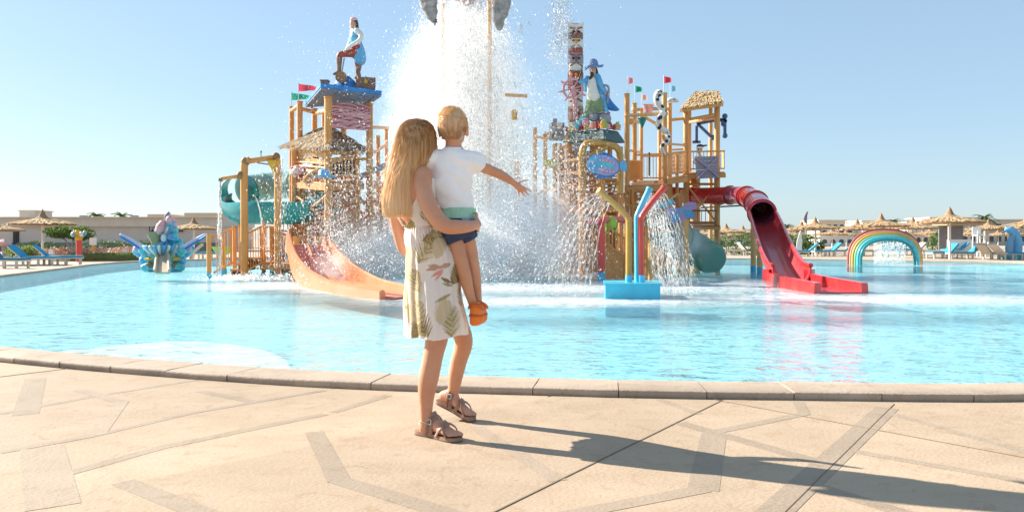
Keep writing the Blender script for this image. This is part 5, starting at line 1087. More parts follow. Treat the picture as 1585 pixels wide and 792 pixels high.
for lab, px, y0, y1, Y, mt, w in [('pink flag on the leftmost post of the right tower', 971.5, 117, 146, 27, M_pinkc, .20), ('dark green flag on the second post of the right tower', 983, 131, 161, 29.5, M_green, .26), ('peach flag on the low third post of the right tower', 993, 144, 171, 31.5, M_peach, .22), ('red flag on the tall mast of the right tower above the snake', 1027.5, 116, 145, 27.5, M_red, .26), ('pale blue flag right of the red one on the right tower', 1037.5, 130, 161, 30, M_skyc, .24)]:
    flag(lab, px, y0, y1, Y, mt, w, .26)

# red tube slide
rs = thing('tube_slide', 'long red tube slide that bends down into an open chute on the right', 'slide', Vector((P(1180, 400, 22).x, 22, 0)))
tube = crom([P(1028, 300, 31.5), P(1060, 303, 31), P(1100, 303, 30.2), P(1130, 302, 29.5), P(1150, 303, 28.6), P(1165, 309, 27.2), P(1174, 319, 25.8), P(1180, 331, 24.6)], 6)
rad = [.28 + .09 * min(1, max(0, (k - 20) / 20)) for k in range(len(tube))]
M_redpur = pm('purple_red_fibreglass', (.40, .05, .10), .22, scale=2.5, col2=(.50, .12, .20), coat=.5)
for k0, k1, mt in ((0, 18, M_redg), (18, 26, M_redpur), (26, 34, M_redg), (34, len(tube) - 1, M_redpur)): chute(tube[k0:k1 + 1], rad[k0:k1 + 1], 0, 360, mt, rs, 'tube', n=24, th=.03)
for k in (8, 18, 26, 33, len(tube) - 2):
    d = (tube[k + 1] - tube[k]).normalized(); x = MB(); chute([tube[k] - d * .04, tube[k] + d * .04], rad[k] + .03, 0, 360, M_redg, rs, 'flange', n=24, th=.05)
op = crom([P(1180, 331, 24.6), P(1186, 346, 23.4), P(1194, 368, 21.8), P(1203, 390, 20.4), P(1213, 408, 19.2), P(1226, 424, 18.0)], 6)
op = [Vector((p.x, p.y, max(p.z, .36))) for p in op]
chute(op, [.37 + .02 * min(1, k / 10) for k in range(len(op))], 168, 372, M_reds, rs, 'chute', n=18, th=.03)
for sgn in (0, 1):
    rim = []
    for i, p in enumerate(op):
        d = (op[min(i + 1, len(op) - 1)] - op[max(i - 1, 0)]).normalized(); x = d.cross(Vector((0, 0, 1))).normalized(); y = x.cross(d); ra = .39 + .02 * min(1, i / 10); t = R(168) if sgn else R(372); rim.append(p + x * ra * math.cos(t) + y * ra * math.sin(t))
    MB().tube(rim, .055, 8).build('rim', M_redg, rs, smooth=60)
fl_ = crom([P(1222, 423, 18.3), P(1240, 434, 17.2), P(1268, 444, 16.2), P(1302, 455, 15.2)], 6); bb, A_, B2 = [], [], []
for i, p in enumerate(fl_):
    d = fl_[min(i + 1, len(fl_) - 1)] - fl_[max(i - 1, 0)]; d.z = 0; d.normalize(); x = Vector((-d.y, d.x, 0)); z = Vector((0, 0, 1)); p = Vector((p.x, p.y, .03)); w = .40; h_ = .25 - .08 * i / len(fl_)
    bb.append([p + x * w, p - x * w, p - x * w - z * .07, p + x * w - z * .07])
    for lst, s_ in ((A_, 1), (B2, -1)): lst.append([p + x * s_ * w - z * .08, p + x * s_ * (w - .02) + z * h_, p + x * s_ * (w + .11) + z * h_, p + x * s_ * (w + .13) - z * .08])
MB().rings(bb, True).build('bed', M_reds, rs); MB().rings(A_, True).build('side_wall', M_redg, rs, smooth=30); MB().rings(B2, True).build('side_wall', M_redg, rs, smooth=30)
for ring, s_ in ((A_[0], 1), (B2[0], -1)): MB().box(sum(ring, Vector()) / 4 + Vector((0, .05, .10)), (.15, .3, .26), R(-40)).build('wall_start', M_redg, rs)
for px, Yp, yt in ((1166, 26.0, 345), (1176, 24.4, 360)): post(rs, px, yt, Yp, .085, mat=M_timber2, blue=True)

# ---------------- front spray block with three bent pipes
sb_ = thing('spray_fountain', 'light blue block with bent yellow, blue and red spray pipes in front of the tower', 'fountain', Vector((P(980, 460, 14.2).x, 14.2, 0)))
b0, b1 = P(937, 463, 13.85), P(1022, 463, 13.85); m = MB(); m.prism([Vector((b0.x, 13.85, -.3)), Vector((b1.x, 13.85, -.3)), Vector((b1.x + .12, 14.85, -.3)), Vector((b0.x + .10, 14.85, -.3))], (0, 0, .3 + P(937, 441, 13.85).z)); bo = m.build('block', pm('aqua_block', (.05, .50, .68), .4, scale=4, var=.12, coat=.3), sb_)
zt_ = P(937, 441, 13.85).z; m = MB(); m.prism([Vector((b0.x - .02, 13.83, zt_)), Vector((b1.x + .02, 13.83, zt_)), Vector((b1.x + .14, 14.87, zt_)), Vector((b0.x + .08, 14.87, zt_))], (0, 0, .03)); m.build('lid', MATS['aqua_block'], bo)
M_pred = pm('red_pipe', (.62, .05, .035), .35, scale=6, var=.12, coat=.3); M_pblue = pm('blue_pipe', (.10, .50, .74), .35, scale=6, var=.1, coat=.3)
for pts, mt in [([(973, 437, 14.3), (973, 345, 14.3), (972, 338, 14.3), (968, 332, 14.3), (948, 313, 14.2), (929, 297, 14.1)], M_ochre), ([(987, 437, 14.45), (986, 345, 14.45), (986, 337, 14.45), (988, 330, 14.45), (996, 312, 14.5), (1004, 295, 14.55)], M_pblue), ([(993, 437, 14.2), (992, 345, 14.2), (992.5, 338, 14.2), (996, 331, 14.2), (1010, 312, 14.2), (1026, 293, 14.2)], M_pred)]:
    pp = pipe(sb_, pts, .053, mt); MB().cyl(P(*pts[0]) - Vector((0, 0, .08)), P(*pts[0]) + Vector((0, 0, .13)), .06, n=14).build('sleeve', M_pblue, pp, smooth=40); e_ = P(*pts[-1]); d = (e_ - P(*pts[-2])).normalized(); MB().cyl(e_, e_ + d * .05, .062, n=14).build('nozzle', mt, pp, smooth=40)

# ---------------- under the towers
ra_ = thing('spray_arch', 'red arch post with blue foot left of the spray pipes', 'arch', Vector((P(931, 425, 20).x, 20, 0))); pipe(ra_, [(931, 440, 20), (931, 365, 20), (931, 348, 20), (935, 341, 20.2), (950, 339, 21), (966, 341, 22)], .085, M_pred); MB().cyl(Vector((P(931, 425, 20).x, 20, -.5)), Vector((P(931, 425, 20).x, 20, .20)), .10, n=14).build('base_sleeve', M_poolblue, ra_, smooth=40)
MB().cyl(P(931, 341, 20), P(905, 345, 20), .05, n=10).build('arm', M_pred, ra_, smooth=40)
gj = thing('jellyfish_bell', 'green jellyfish shaped sprinkler hanging from the red arch', 'sprinkler', P(944, 356, 20.6)); MB().lathe([(.16, 0), (.20, .06), (.19, .18), (.12, .27), (.02, .30)], P(944, 352, 20.6), 16).build('bell', M_lime, gj, smooth=50); [MB().cyl(P(944, 352, 20.6) + Vector((.15 * math.cos(k), .15 * math.sin(k), 0)), P(944, 361, 20.6) + Vector((.17 * math.cos(k), .17 * math.sin(k), 0)), .02, n=6).build('tentacle', M_lime, gj) for k in range(7)]
stw = thing('stair_flight', 'brown stair flight with solid side under the totem tower', 'stairs', Vector((P(955, 428, 21).x, 21, 0)))
sp_ = [(936, 432), (968, 432), (968, 402), (962, 402), (962, 396), (956, 396), (956, 389), (949, 389), (949, 382), (936, 382)]; MB().prism([P(a, b_, 21) for a, b_ in sp_], (0, .9, 0)).build('side_wall', M_timber, stw); 
for k in range(5): MB().box(P(939 + 6.5 * k, 379 + 7 * k, 21.45), (.16, .95, .04)).build('tread', M_plank, stw)
railing(stw, P(938, 382, 21), P(968, 402, 21), .55, .09); post(stw, 969, 355, 21, .06); post(stw, 1002, 350, 22.5, .07); post(stw, 1008, 372, 20.5, .085, mat=M_timber2); post(stw, 1062, 340, 23.5, .09, mat=M_timber2)
for x, yb_ in ((936, 380), (960, 372)): pole(stw, (x, 330, 21.9), (x, 400, 21.9), .05)
gd = thing('tube_slide', 'sea green closed slide curling into the water under the right tower', 'slide', Vector((P(1080, 405, 28).x, 28, 0)))
pth = crom([P(1010, 352, 27), P(1035, 362, 27.5), P(1062, 378, 28), P(1088, 392, 28), P(1106, 402, 27.4)], 6); MB().tube(pth, [.46 + .14 * math.sin(math.pi * k / (len(pth) - 1)) for k in range(len(pth))], 20).build('tube', M_greenp, gd, smooth=50)
for k in (4, 10, 16, 21): d = (pth[k + 1] - pth[k]).normalized(); MB().tube([pth[k] - d * .03, pth[k] + d * .03],   .52 + .14 * math.sin(math.pi * k / (len(pth) - 1)), 20).build('flange', M_greenp, gd, smooth=40)
bf = thing('butterfly_fan', 'lilac and blue fan shaped spinner under the right tower', 'spinner', P(1050, 345, 26)); 
for k in range(5):
    a = R(200 + 42 * k); c = P(1052, 322, 26); d = Vector((math.cos(a), -.2, math.sin(a))); s_ = Vector((-math.sin(a), 0, math.cos(a))); MB().prism([c, c + d * .3 + s_ * .16, c + d * .52 + s_ * .10, c + d * .55 - s_ * .08, c + d * .3 - s_ * .14], (0, .04, 0)).build('petal', [M_lilac, M_bluel][k % 2], bf)
pole(bf, (1052, 322, 26.1), (1062, 322, 29), .04, M_grey, 'axle')
ob = thing('orange_float', 'pale orange rounded boulder at the foot of the splash', 'boulder', Vector((P(815, 405, 24.5).x, 24.5, 0)))
mb = MB(); [mb.ball(P(815 + dx, 408 + dy, 24.5), r, 12, 8) for dx, dy, r in ((0, 0, .35), (-12, 8, .3), (10, -12, .2))]; mesh_obj('boulder', remeshed(mb, .05, 3), pm('peach_rock', (.60, .38, .24), .8, scale=4, bump=.5), ob)

# extra timber under the right and totem towers
for px, yt, Yq, r in [(978, 290, 25.5, .06), (1000, 292, 30, .06), (1040, 290, 31, .06), (1050, 300, 27, .07), (912, 300, 25, .06), (938, 300, 25.5, .06), (872, 300, 24, .06), (985, 330, 23, .055)]: post(tr_ if px > 965 else tc_, px, yt, Yq, r, mat=M_timber)
for k in range(7): beam(tr_, (975, 296 + 7 * k, 28.5), (1030, 294 + 7 * k, 29), .04, .05, M_plank, 'louvre_board')
for a, b_ in [((970, 322, 27), (1048, 322, 28)), ((970, 300, 27), (1048, 330, 28)), ((1048, 300, 28), (985, 335, 28)), ((978, 348, 25.5), (1050, 300, 27)), ((1028, 222, 27.5), (1062, 225, 30)), ((970, 232, 27), (992, 236, 31.5)), ((1028, 205, 27.5), (1036, 208, 30)), ((982, 240, 29.5), (1036, 238, 30))]: pole(tr_, a, b_, .04, M_timber2, 'brace')
for a, b_ in [((872, 250, 25), (901, 246, 23)), ((881, 290, 24.8), (901, 290, 23)), ((859, 340, 26.5), (932, 340, 23.2)), ((921, 240, 25.2), (960, 250, 23.4)), ((859, 290, 26.5), (828, 300, 28)), ((844, 250, 28), (881, 240, 24.8))]: pole(tc_, a, b_, .045, M_timber2, 'brace')
pipe(tr_, [(1000, 300, 26), (1010, 312, 25.8), (1024, 318, 26), (1040, 312, 26.4)], .10, M_aqua, 'water_pipe'); pipe(tr_, [(968, 300, 25.4), (962, 320, 25.2), (966, 345, 25.2)], .06, M_ochre, 'water_pipe')
railing(tc_, P(872, 316, 23.4), P(930, 316, 23.4), .55, .11); railing(tr_, P(1000, 350, 25.2), P(1055, 350, 26.6), .55, .12); railing(tr_, P(1062, 347, 29.4), P(1110, 347, 29.4), .5, .14, M_timberd)

def scaffold(par, x0, x1, ys, Ys, nx, mat, r=.05):
    """inner frame of the tower: uprights tied by rails at each level"""
    random.seed(int(x0))
    for Yq in Ys:
        xs = [x0 + (x1 - x0) * (k + random.uniform(-.2, .2)) / (nx - 1) for k in range(nx)]
        for x in xs: post(par, x, ys[0] + random.uniform(-6, 6), Yq, r, mat=mat, cap=False)
        for y in ys[1:]: pole(par, (xs[0], y, Yq), (xs[-1], y + random.uniform(-1, 1), Yq), r * .8, mat, 'tie_rail')
        for k in range(nx - 1): pole(par, (xs[k], ys[1], Yq), (xs[k + 1], ys[-1], Yq), r * .55, mat, 'brace') if k % 2 == 0 else pole(par, (xs[k + 1], ys[1], Yq), (xs[k], ys[-1], Yq), r * .55, mat, 'brace')
scaffold(tl, 462, 596, [286, 312, 348, 372], [24.2], 6, M_timber); scaffold(tc_, 868, 962, [228, 262, 296, 340], [25.8], 5, M_timber); scaffold(tr_, 976, 1056, [292, 316, 340, 372], [29.5], 5, M_timber2)
railing(tl, P(458, 300, 23.8), P(545, 300, 24.2), .5, .12); railing(tc_, P(882, 277, 24.4), P(960, 277, 24.4), .5, .1); railing(tr_, P(970, 320, 27), P(1030, 320, 27.5), .5, .12)
for k in range(9): beam(tc_, (906 + 6 * k, 345, 24.6), (906 + 6 * k, 400, 24.6), .04, .06, M_plank, 'wall_board')

# ================================================================== shore: parasols, loungers, buildings, planting
def make_parasol(rad=1.75, h=2.0, peak=2.75):
    t = thing('thatched_parasol', 'x', 'parasol', (0, 0, 0), 'thatched parasols round the pool')
    MB().tube([(0, 0, -.05), (0, 0, peak - .2)], .065, 10).build('pole', M_white, t, smooth=40)
    c = MB(); n = 26; prof = [(rad, h - .05), (rad * .99, h + .03), (rad * .72, h + .13), (rad * .70, h + .10), (rad * .69, h + .15), (rad * .45, h + .24), (rad * .43, h + .21), (rad * .42, h + .26), (rad * .22, h + .35), (.23, h + .44), (.15, h + .58), (.09, h + .74), (.035, peak + .06), (.008, peak + .14)]
    c.lathe(prof, (0, 0, 0), n, jit=.035); ca = c.build('canopy', pm('parasol_thatch', (.22, .125, .065), .95, scale=9, col2=(.44, .28, .16), bump=.8, bscale=40), t, smooth=30)
    u = MB(); u.lathe([(rad * .96, h - .05), (.07, h + .36)], (0, 0, 0), n, cap=False); u.build('underside', M_strawl, ca)
    s = MB()
    for k in range(420):
        a = random.uniform(0, 2 * math.pi); tier = random.choice(((rad, h), (rad, h), (rad * .74, h + .10), (rad * .47, h + .2)))
        r0 = tier[0] * random.uniform(.72, .98); z0 = tier[1] + .06 + (tier[0] - r0) * .25; d = Vector((math.cos(a), math.sin(a), -.2)); p0 = Vector((math.cos(a) * r0, math.sin(a) * r0, z0)); p1 = p0 + d * random.uniform(.2, .42); w = Vector((-math.sin(a), math.cos(a), 0)) * random.uniform(.02, .05)
        s.add([p0 - w, p0 + w, p1 + w * .5, p1 - w * .5], [(0, 1, 2, 3)])
    s.build('straw_fringe', M_strawl, ca, kind='stuff', fix=False)
    for k in range(6):
        a = k * math.pi / 3; MB().cyl((.05 * math.cos(a), .05 * math.sin(a), h + .33), (rad * .93 * math.cos(a), rad * .93 * math.sin(a), h - .03), .02, n=5).build('rib', M_white, t)
    return t
proto = make_parasol()
M_cush = pm('blue_cushion', (.025, .30, .50), .8, scale=8, var=.15); M_cushd = pm('deep_blue_cushion', (.03, .17, .30), .8, scale=8, var=.15); M_frame = pm('cream_plastic', (.66, .58, .48), .5, scale=8, var=.06)
def make_lounger(cush, up=40):
    t = thing('sun_lounger', 'x', 'sun lounger', (0, 0, 0), 'sun loungers round the pool')
    MB().box((-.25, 0, .30), (1.35, .62, .05)).build('seat', M_frame, t); MB().box((-.25, 0, .37), (1.33, .58, .08)).build('cushion', cush, t)
    a = R(up); m = Matrix.Rotation(-a, 3, 'Y'); c = Vector((.42, 0, .32)); MB().box(c + m @ Vector((.36, 0, .0)), (.74, .62, .04), m=m).build('backrest', M_frame, t); MB().box(c + m @ Vector((.37, 0, .06)), (.74, .58, .08), m=m).build('back_cushion', cush, t)
    for x in (-.8, -.25, .35):
        for y in (-.27, .27): MB().box((x, y, .12), (.09, .06, .33)).build('leg', M_frame, t)
    return t
lo1 = make_lounger(M_cush, 42); lo2 = make_lounger(M_cushd, 48); lo3 = make_lounger(M_frame, 42)
first = {}
def place(proto, loc, rz, label, s=1.0):
    if proto not in first: first[proto] = 1; o = proto; o.location = loc; o.rotation_euler = (0, 0, rz); o.scale = (s,) * 3
    else: o = copy_tree(proto, None, loc, rz, s)
    o['label'] = label; return o
GZ = -.035
pars = [(66, 323, 402, 'thatched parasol on the left bank beside the flat topped tree'), (-14, 333, 409, 'thatched parasol cut by the left frame edge'), (300, 335, 398, 'thatched parasol behind the right wing of the shell fountain'),
        (1470, 319, 401, 'largest thatched parasol on the right shore, right of the rainbow arch'), (1364, 329, 398, 'thatched parasol directly above the rainbow arch'), (1327, 338, 394, 'thatched parasol just left of the rainbow arch top'), (1413, 335, 395, 'thatched parasol right of the rainbow arch top'),
        (1262, 335, 395, 'thatched parasol between the red chute and the rainbow arch, over the white sail'), (1241, 341, 391.5, 'small thatched parasol nearest the red chute'), (1590, 330, 401, 'thatched parasol cut by the right frame edge'), (1530, 338, 393, 'thatched parasol behind the dolphin statue, below the palm'),
        (1124, 345, 392, 'thatched parasol seen through the right tower legs'), (1150, 348, 389, 'thatched parasol between the right tower legs and the red slide post'), (1440, 350, 390, 'low thatched parasol behind the largest one, left side'), (1500, 352, 389.5, 'low thatched parasol behind the largest one, right side'), (1390, 352, 389, 'low thatched parasol seen through the rainbow arch'), (1288, 351, 389, 'low thatched parasol in front of the white balcony house'), (1222, 353, 388, 'low thatched parasol half behind the red chute'), (1560, 352, 389, 'low thatched parasol left of the dolphin statue'), (1090, 352, 388, 'low thatched parasol behind the right tower')]
for px, yp, yb, lab in pars:
    Y = (H - GZ) * F / (yb - HZ); z = H - (yp - HZ) * Y / F; g_ = P(px, yb, Y); place(proto, (g_.x, Y, GZ), random.uniform(0, 1), lab, (z - GZ) / 2.89)
ordn = 'first second third fourth fifth sixth seventh eighth ninth tenth eleventh twelfth thirteenth fourteenth fifteenth sixteenth'.split()
for ko, (px, yp, yb) in enumerate([(1106, 356, 385), (1138, 355, 384.5), (1180, 356, 385), (1205, 355, 384.5), (1232, 356, 385), (1270, 355, 384), (1310, 354, 385.5), (1345, 355, 385), (1378, 356, 384), (1402, 354, 386), (1428, 355, 384.5), (1452, 356, 385), (1484, 354, 386), (1512, 356, 384.5), (1545, 354, 386), (1578, 355, 385)]):
    Y = (H - GZ) * F / (yb - HZ); z = H - (yp - HZ) * Y / F; g_ = P(px, yb, Y); place(proto, (g_.x, Y, GZ), random.uniform(0, 1), 'small distant thatched parasol, %s from the left in the back row of the right shore' % ordn[ko], (z - GZ) / 2.89)
lgs = [(54, 411, lo1, 180, 'blue sun lounger under the left bank parasol, nearer one'), (92, 410, lo1, 180, 'blue sun lounger at the right end of the left bank pair'), (8, 415, lo2, 180, 'sun lounger at the left frame edge'), (312, 401, lo1, 180, 'blue sun lounger behind the right wing of the shell fountain'), (285, 402, lo3, 0, 'bare cream sun lounger behind the shell fountain'),
       (1242, 397, lo1, 0, 'blue sun lounger right beside the red chute'), (1279, 396.5, lo1, 0, 'blue sun lounger with raised back under the white sail parasol'), (1299, 396, lo1, 0, 'blue sun lounger just left of the rainbow arch'), (1346, 396, lo3, 180, 'bare cream lounger behind the left leg of the rainbow arch'), (1440, 397, lo3, 180, 'bare cream lounger just right of the rainbow arch'), (1458, 400, lo1, 0, 'blue sun lounger left of the big parasol pole'), (1492, 400.5, lo1, 0, 'blue sun lounger right of the big parasol pole, back raised'), (1536, 401, lo3, 180, 'bare cream lounger left of the dolphin statue'), (1560, 402, lo3, 180, 'bare cream lounger under the dolphin statue'), (1582, 402, lo1, 0, 'blue sun lounger at the right frame edge'), (1478, 394, lo1, 0, 'blue sun lounger in the second row behind the big parasol'), (1412, 394, lo3, 0, 'bare cream lounger seen through the right side of the rainbow arch'), (1162, 395, lo2, 180, 'dark blue lounger seen beside the red slide post'), (1130, 395, lo3, 180, 'bare cream lounger seen behind the right tower legs')]
for px, py, pr, dg, lab in lgs:
    p = G(px, py, GZ); place(pr, (p.x, p.y, GZ), R(dg + random.uniform(-25, 25)), lab, .95)

# ---------- left: long wall of a low building
M_wall = pm('beige_render', (.60, .53, .47), .85, scale=1.2, var=.06); M_para = pm('parapet_render', (.60, .53, .45), .85, scale=1.2, var=.07); M_dado = pm('dark_dado', (.19, .18, .19), .8, scale=2, var=.2); M_cream = pm('cream_render', (.66, .56, .44), .85, scale=.8, var=.06); M_whiter = pm('white_render', (.74, .69, .62), .85, scale=.8, var=.05); M_glass = pm('window_glass', (.05, .06, .075), .15, scale=2)
wb = thing('long_building', 'long low beige building behind the left bank with a flat parapet', 'building', (-32, 72, 0))
YB = 70.0; xl, xr = P(-60, 0, YB).x, P(345, 0, YB).x; zt0 = P(0, 337, YB).z
MB().box(((xl + xr) / 2, YB + 4, zt0 / 2 - .2), (xr - xl, 8, zt0 - .5)).build('wall', M_wall, wb)
MB().box(((xl + xr) / 2, YB + 3.9, zt0 - .38), (xr - xl + .3, 8.6, .76)).build('parapet', M_para, wb); MB().box(((xl + xr) / 2, YB - .06, .22), (xr - xl, .1, 1.0)).build('dado', M_dado, wb)
MB().box(((xl + xr) / 2, YB - .5, zt0 + .03), (xr - xl + .5, .5, .07)).build('coping', M_para, wb)
for px in (27, 24): MB().box((P(px, 378, YB).x, YB - .05 - .02 * (px == 24), .9), (.30, .1, 1.9)).build('door', M_black, wb)
for px in (120, 200): MB().box((P(px, 336, YB).x, YB + 1, zt0 + .12), (.5, .5, .24)).build('roof_vent', M_grey, wb)
up_ = thing('roof_block', 'square stair block on the roof of the long building, left', 'building', (P(35, 330, 78).x, 78, 0)); MB().box((P(37, 333, 78).x, 80, 1.9), (1.5, 3, 3.8)).build('wall', M_para, up_); MB().box((P(37, 333, 78).x, 80, 3.82), (1.7, 3.2, .1)).build('coping', M_cream, up_)
for lab, x0, x1, yt in [('cream flat roofed house beyond the long building, behind the fountain', 228, 256, 333), ('stepped beige house beyond the right end of the long building', 285, 345, 331)]:
    Yh = 95; A_, B_ = P(x0, yt, Yh), P(x1, yt, Yh); t = thing('house', lab, 'building', ((A_.x + B_.x) / 2, Yh, 0), 'houses beyond the pool'); MB().box(((A_.x + B_.x) / 2, Yh + 3, A_.z / 2), (B_.x - A_.x, 6, A_.z)).build('wall', M_cream, t); MB().box(((A_.x + B_.x) / 2 + .3, Yh + 3, A_.z + .05), (B_.x - A_.x + .4, 6.4, .14)).build('coping', M_para, t)
# sign with white letters
sg = thing('sign_board', 'dark blue sign board with white capitals on the long building', 'sign', P(257, 356, YB - .2)); s0, s1 = P(231, 350, YB - .25), P(283, 358.5, YB - .25); MB().box(((s0.x + s1.x) / 2, YB - .22, (s0.z + s1.z) / 2), (s1.x - s0.x, .08, s0.z - s1.z)).build('board', pm('navy_board', (.03, .035, .09), .6), sg)
def letters(par, txt, px0, pxw, yt, yb, Y):
    strokes = {'F': [((0, 0), (0, 1)), ((0, 1), (1, 1)), ((0, .52), (.8, .52))], 'U': [((0, 1), (0, 0)), ((0, 0), (1, 0)), ((1, 0), (1, 1))], 'T': [((0, 1), (1, 1)), ((.5, 0), (.5, 1))], 'E': [((0, 0), (0, 1)), ((0, 1), (1, 1)), ((0, .5), (.8, .5)), ((0, 0), (1, 0))], 'R': [((0, 0), (0, 1)), ((0, 1), (1, 1)), ((1, 1), (1, .5)), ((1, .5), (0, .5)), ((.4, .5), (1, 0))]}
    for k, chx in enumerate(txt):
        m = MB(); a0 = P(px0 + k * (pxw + 1.6), yb, Y); a1 = P(px0 + k * (pxw + 1.6) + pxw, yt, Y)
        for (p, q) in strokes[chx]: m.beam((a0.x + (a1.x - a0.x) * p[0], Y, a0.z + (a1.z - a0.z) * p[1]), (a0.x + (a1.x - a0.x) * q[0], Y, a0.z + (a1.z - a0.z) * q[1]), .05, .075, up=(0, 1, 0))
        m.build('letter', M_white, par)
letters(sg, 'FU', 233.5, 3.6, 351.6, 357.2, YB - .30); letters(sg, 'TER', 266, 3.4, 351.4, 356, YB - .30)

# ---------- foliage
M_leaf = pm('leaf_green', (.05, .10, .025), .6, scale=3, col2=(.13, .19, .05), thin=(.12, .2, .04)); M_leafd = pm('leaf_dark', (.03, .065, .022), .6, scale=3, col2=(.08, .12, .04), thin=(.06, .12, .03)); M_bark = pm('pale_bark', (.42, .38, .33), .9, scale=9, var=.2, bump=.5); M_grass = pm('hedge_green', (.12, .17, .045), .7, scale=3, col2=(.24, .27, .09), thin=(.2, .28, .06)); M_bloom = pm('cream_blossom', (.62, .50, .36), .7, scale=3, col2=(.70, .40, .34))
def leaves(mb, c, r, n, size):
    for k in range(n):
        while True:
            v = Vector((random.uniform(-1, 1), random.uniform(-1, 1), random.uniform(-1, 1)))
            if .25 < v.length < 1 and mnoise.noise(v * 2.2 + Vector(c)) > -.25: break
        p = Vector(c) + Vector((v.x * r[0], v.y * r[1], v.z * r[2])); a = Vector((random.gauss(0, 1), random.gauss(0, 1), random.gauss(0, 1))).normalized(); b_ = a.cross(Vector((random.gauss(0, 1), random.gauss(0, 1), random.gauss(0, 1)))).normalized(); s = size * random.uniform(.6, 1.4)
        mb.add([p - a * s, p + b_ * s * .45, p + a * s, p - b_ * s * .45], [(0, 1, 2, 3)])
def bush(name, label, cat, c, r, n, size, mat, grp=None):
    t = thing(name, label, cat, (c[0], c[1], GZ), grp); m = MB(); leaves(m, c, r, n, size); m.build('foliage', mat, t, kind='stuff', fix=False); MB().tube([(c[0], c[1], GZ - .05), (c[0], c[1], c[2])], [.06, .03], 6).build('stem', M_bark, t); return t
ft = G(111, 403, GZ); tr = thing('flat_topped_tree', 'flat topped clipped tree with a pale forked trunk on the left bank', 'tree', ft)
c = P(109, 361, ft.y); m = MB(); leaves(m, c + Vector((-.35, 0, .05)), (.9, .9, .32), 1500, .07); leaves(m, c + Vector((.5, 0, .0)), (.7, .8, .36), 1300, .07); m.build('crown', M_leaf, tr, kind='stuff', fix=False)
m = MB(); 
for ex in (-.45, .1, .5): m.tube([ft + Vector((.05, 0, -.05)), ft + Vector((.02 + ex * .1, 0, .5)), c + Vector((ex, .1, -.1))], [.085, .06, .03], 8)
m.build('trunk', M_bark, tr, smooth=50)
hedges = [(60, 392, 46, (1.6, .7, .55), M_leafd, 'dark low shrub against the long wall, left of the flat topped tree'), (100, 399, 42, (1.6, .7, .35), M_bloom, 'cream blossoming shrub below the flat topped tree'), (140, 398, 42, (1.6, .7, .35), M_bloom, 'cream blossoming shrub right of the red post'), (210, 397, 44, (1.9, .7, .35), M_bloom, 'cream blossoming shrub left of the shell fountain'), (170, 391, 55, (3.2, .8, .6), M_leafd, 'long dark shrub against the wall behind the notice board'), (255, 390, 55, (3.4, .8, .6), M_leafd, 'long dark shrub against the wall behind the shell fountain'), (40, 399, 42, (1.1, .6, .40), M_grass, 'yellow green shrub behind the left bank loungers')]
for px, py, Yh, r, mt, lab in hedges: q = P(px, py, Yh); bush('shrub', lab, 'shrub', (q.x, Yh, max(r[2] * .7, .3)), r, 1300, .07, mt, 'shrubs along the left wall')
hd = thing('clipped_hedge', 'low clipped green hedge along the left bank edge', 'hedge', (P(170, 402, 39).x, 39, GZ)); m = MB(); m.box((P(172, 402, 39).x, 39, .12), (3.6, .7, .3)); m.build('core', M_grass, hd); m = MB(); [m.add([p, p + Vector((.05, 0, .06)), p + Vector((.0, .03, .1)), p + Vector((-.05, 0, .05))], [(0, 1, 2, 3)]) for p in [Vector((P(172, 402, 39).x + random.uniform(-1.8, 1.8), 39 + random.uniform(-.38, .3), random.uniform(.0, .3))) for _ in range(1600)]]; m.build('foliage', M_grass, hd, kind='stuff', fix=False)
def palm(label, px, yt, yb, Y, s):
    base = Vector((P(px, 0, Y).x, Y, GZ)); top = P(px, (yt + yb) / 2, Y); t = thing('palm_tree', label, 'palm', base, 'palms beyond the buildings'); MB().tube([base, base.lerp(top, .5) + Vector((.1, 0, 0)), top], [.22, .17, .14], 8).build('trunk', M_bark, t, smooth=50)
    for k in range(16):
        a = k * 2.4; el = random.uniform(-.3, .9); d = Vector((math.cos(a) * math.cos(el), math.sin(a) * math.cos(el), math.sin(el))); path = [top + d * s * q + Vector((0, 0, -.45 * s * q * q)) for q in (0, .3, .6, .85, 1.05)]; m = MB(); side = Vector((-math.sin(a), math.cos(a), 0))
        for i in range(4):
            for j in range(5):
                p = path[i].lerp(path[i + 1], j / 5); dd_ = (path[i + 1] - path[i]).normalized()
                for sg_ in (-1, 1): e_ = p + (side * sg_ * .8 + dd_ * .6 + Vector((0, 0, -.35))) * s * .26 * (1 - .12 * i); m.add([p, p + dd_ * .07 * s, e_], [(0, 1, 2)])
        m.build('frond', M_leafd, t, fix=False)
for a in [('palm head showing above the long building, left one', 148, 327, 340, 85, 1.2), ('palm head showing above the long building, right one', 189, 328, 341, 85, 1.3), ('palm rising behind the big parasol on the right shore', 1524, 328, 345, 80, 1.3), ('palm beside the red chute on the right shore', 1215, 346, 358, 75, 1.0), ('small palm above the roofs right of the rainbow arch', 1384, 335, 350, 110, 1.1)]: palm(*a)
for px, py, Yh, r, lab in [(1205, 380, 52, (2, .8, .9), 'dark shrub behind the low parasol by the red chute'), (1250, 380, 56, (1.2, .8, .8), 'dark shrub behind the white sail'), (1462, 378, 58, (1.3, .7, 1.1), 'olive shrub left of the dark kiosk'), (1150, 380, 55, (2.6, .8, .9), 'green shrubs seen through the right tower legs')]: q = P(px, py, Yh); bush('shrub', lab, 'shrub', (q.x, Yh, max(.5, q.z)), r, 1300, .1, M_leaf, 'shrubs on the right shore')

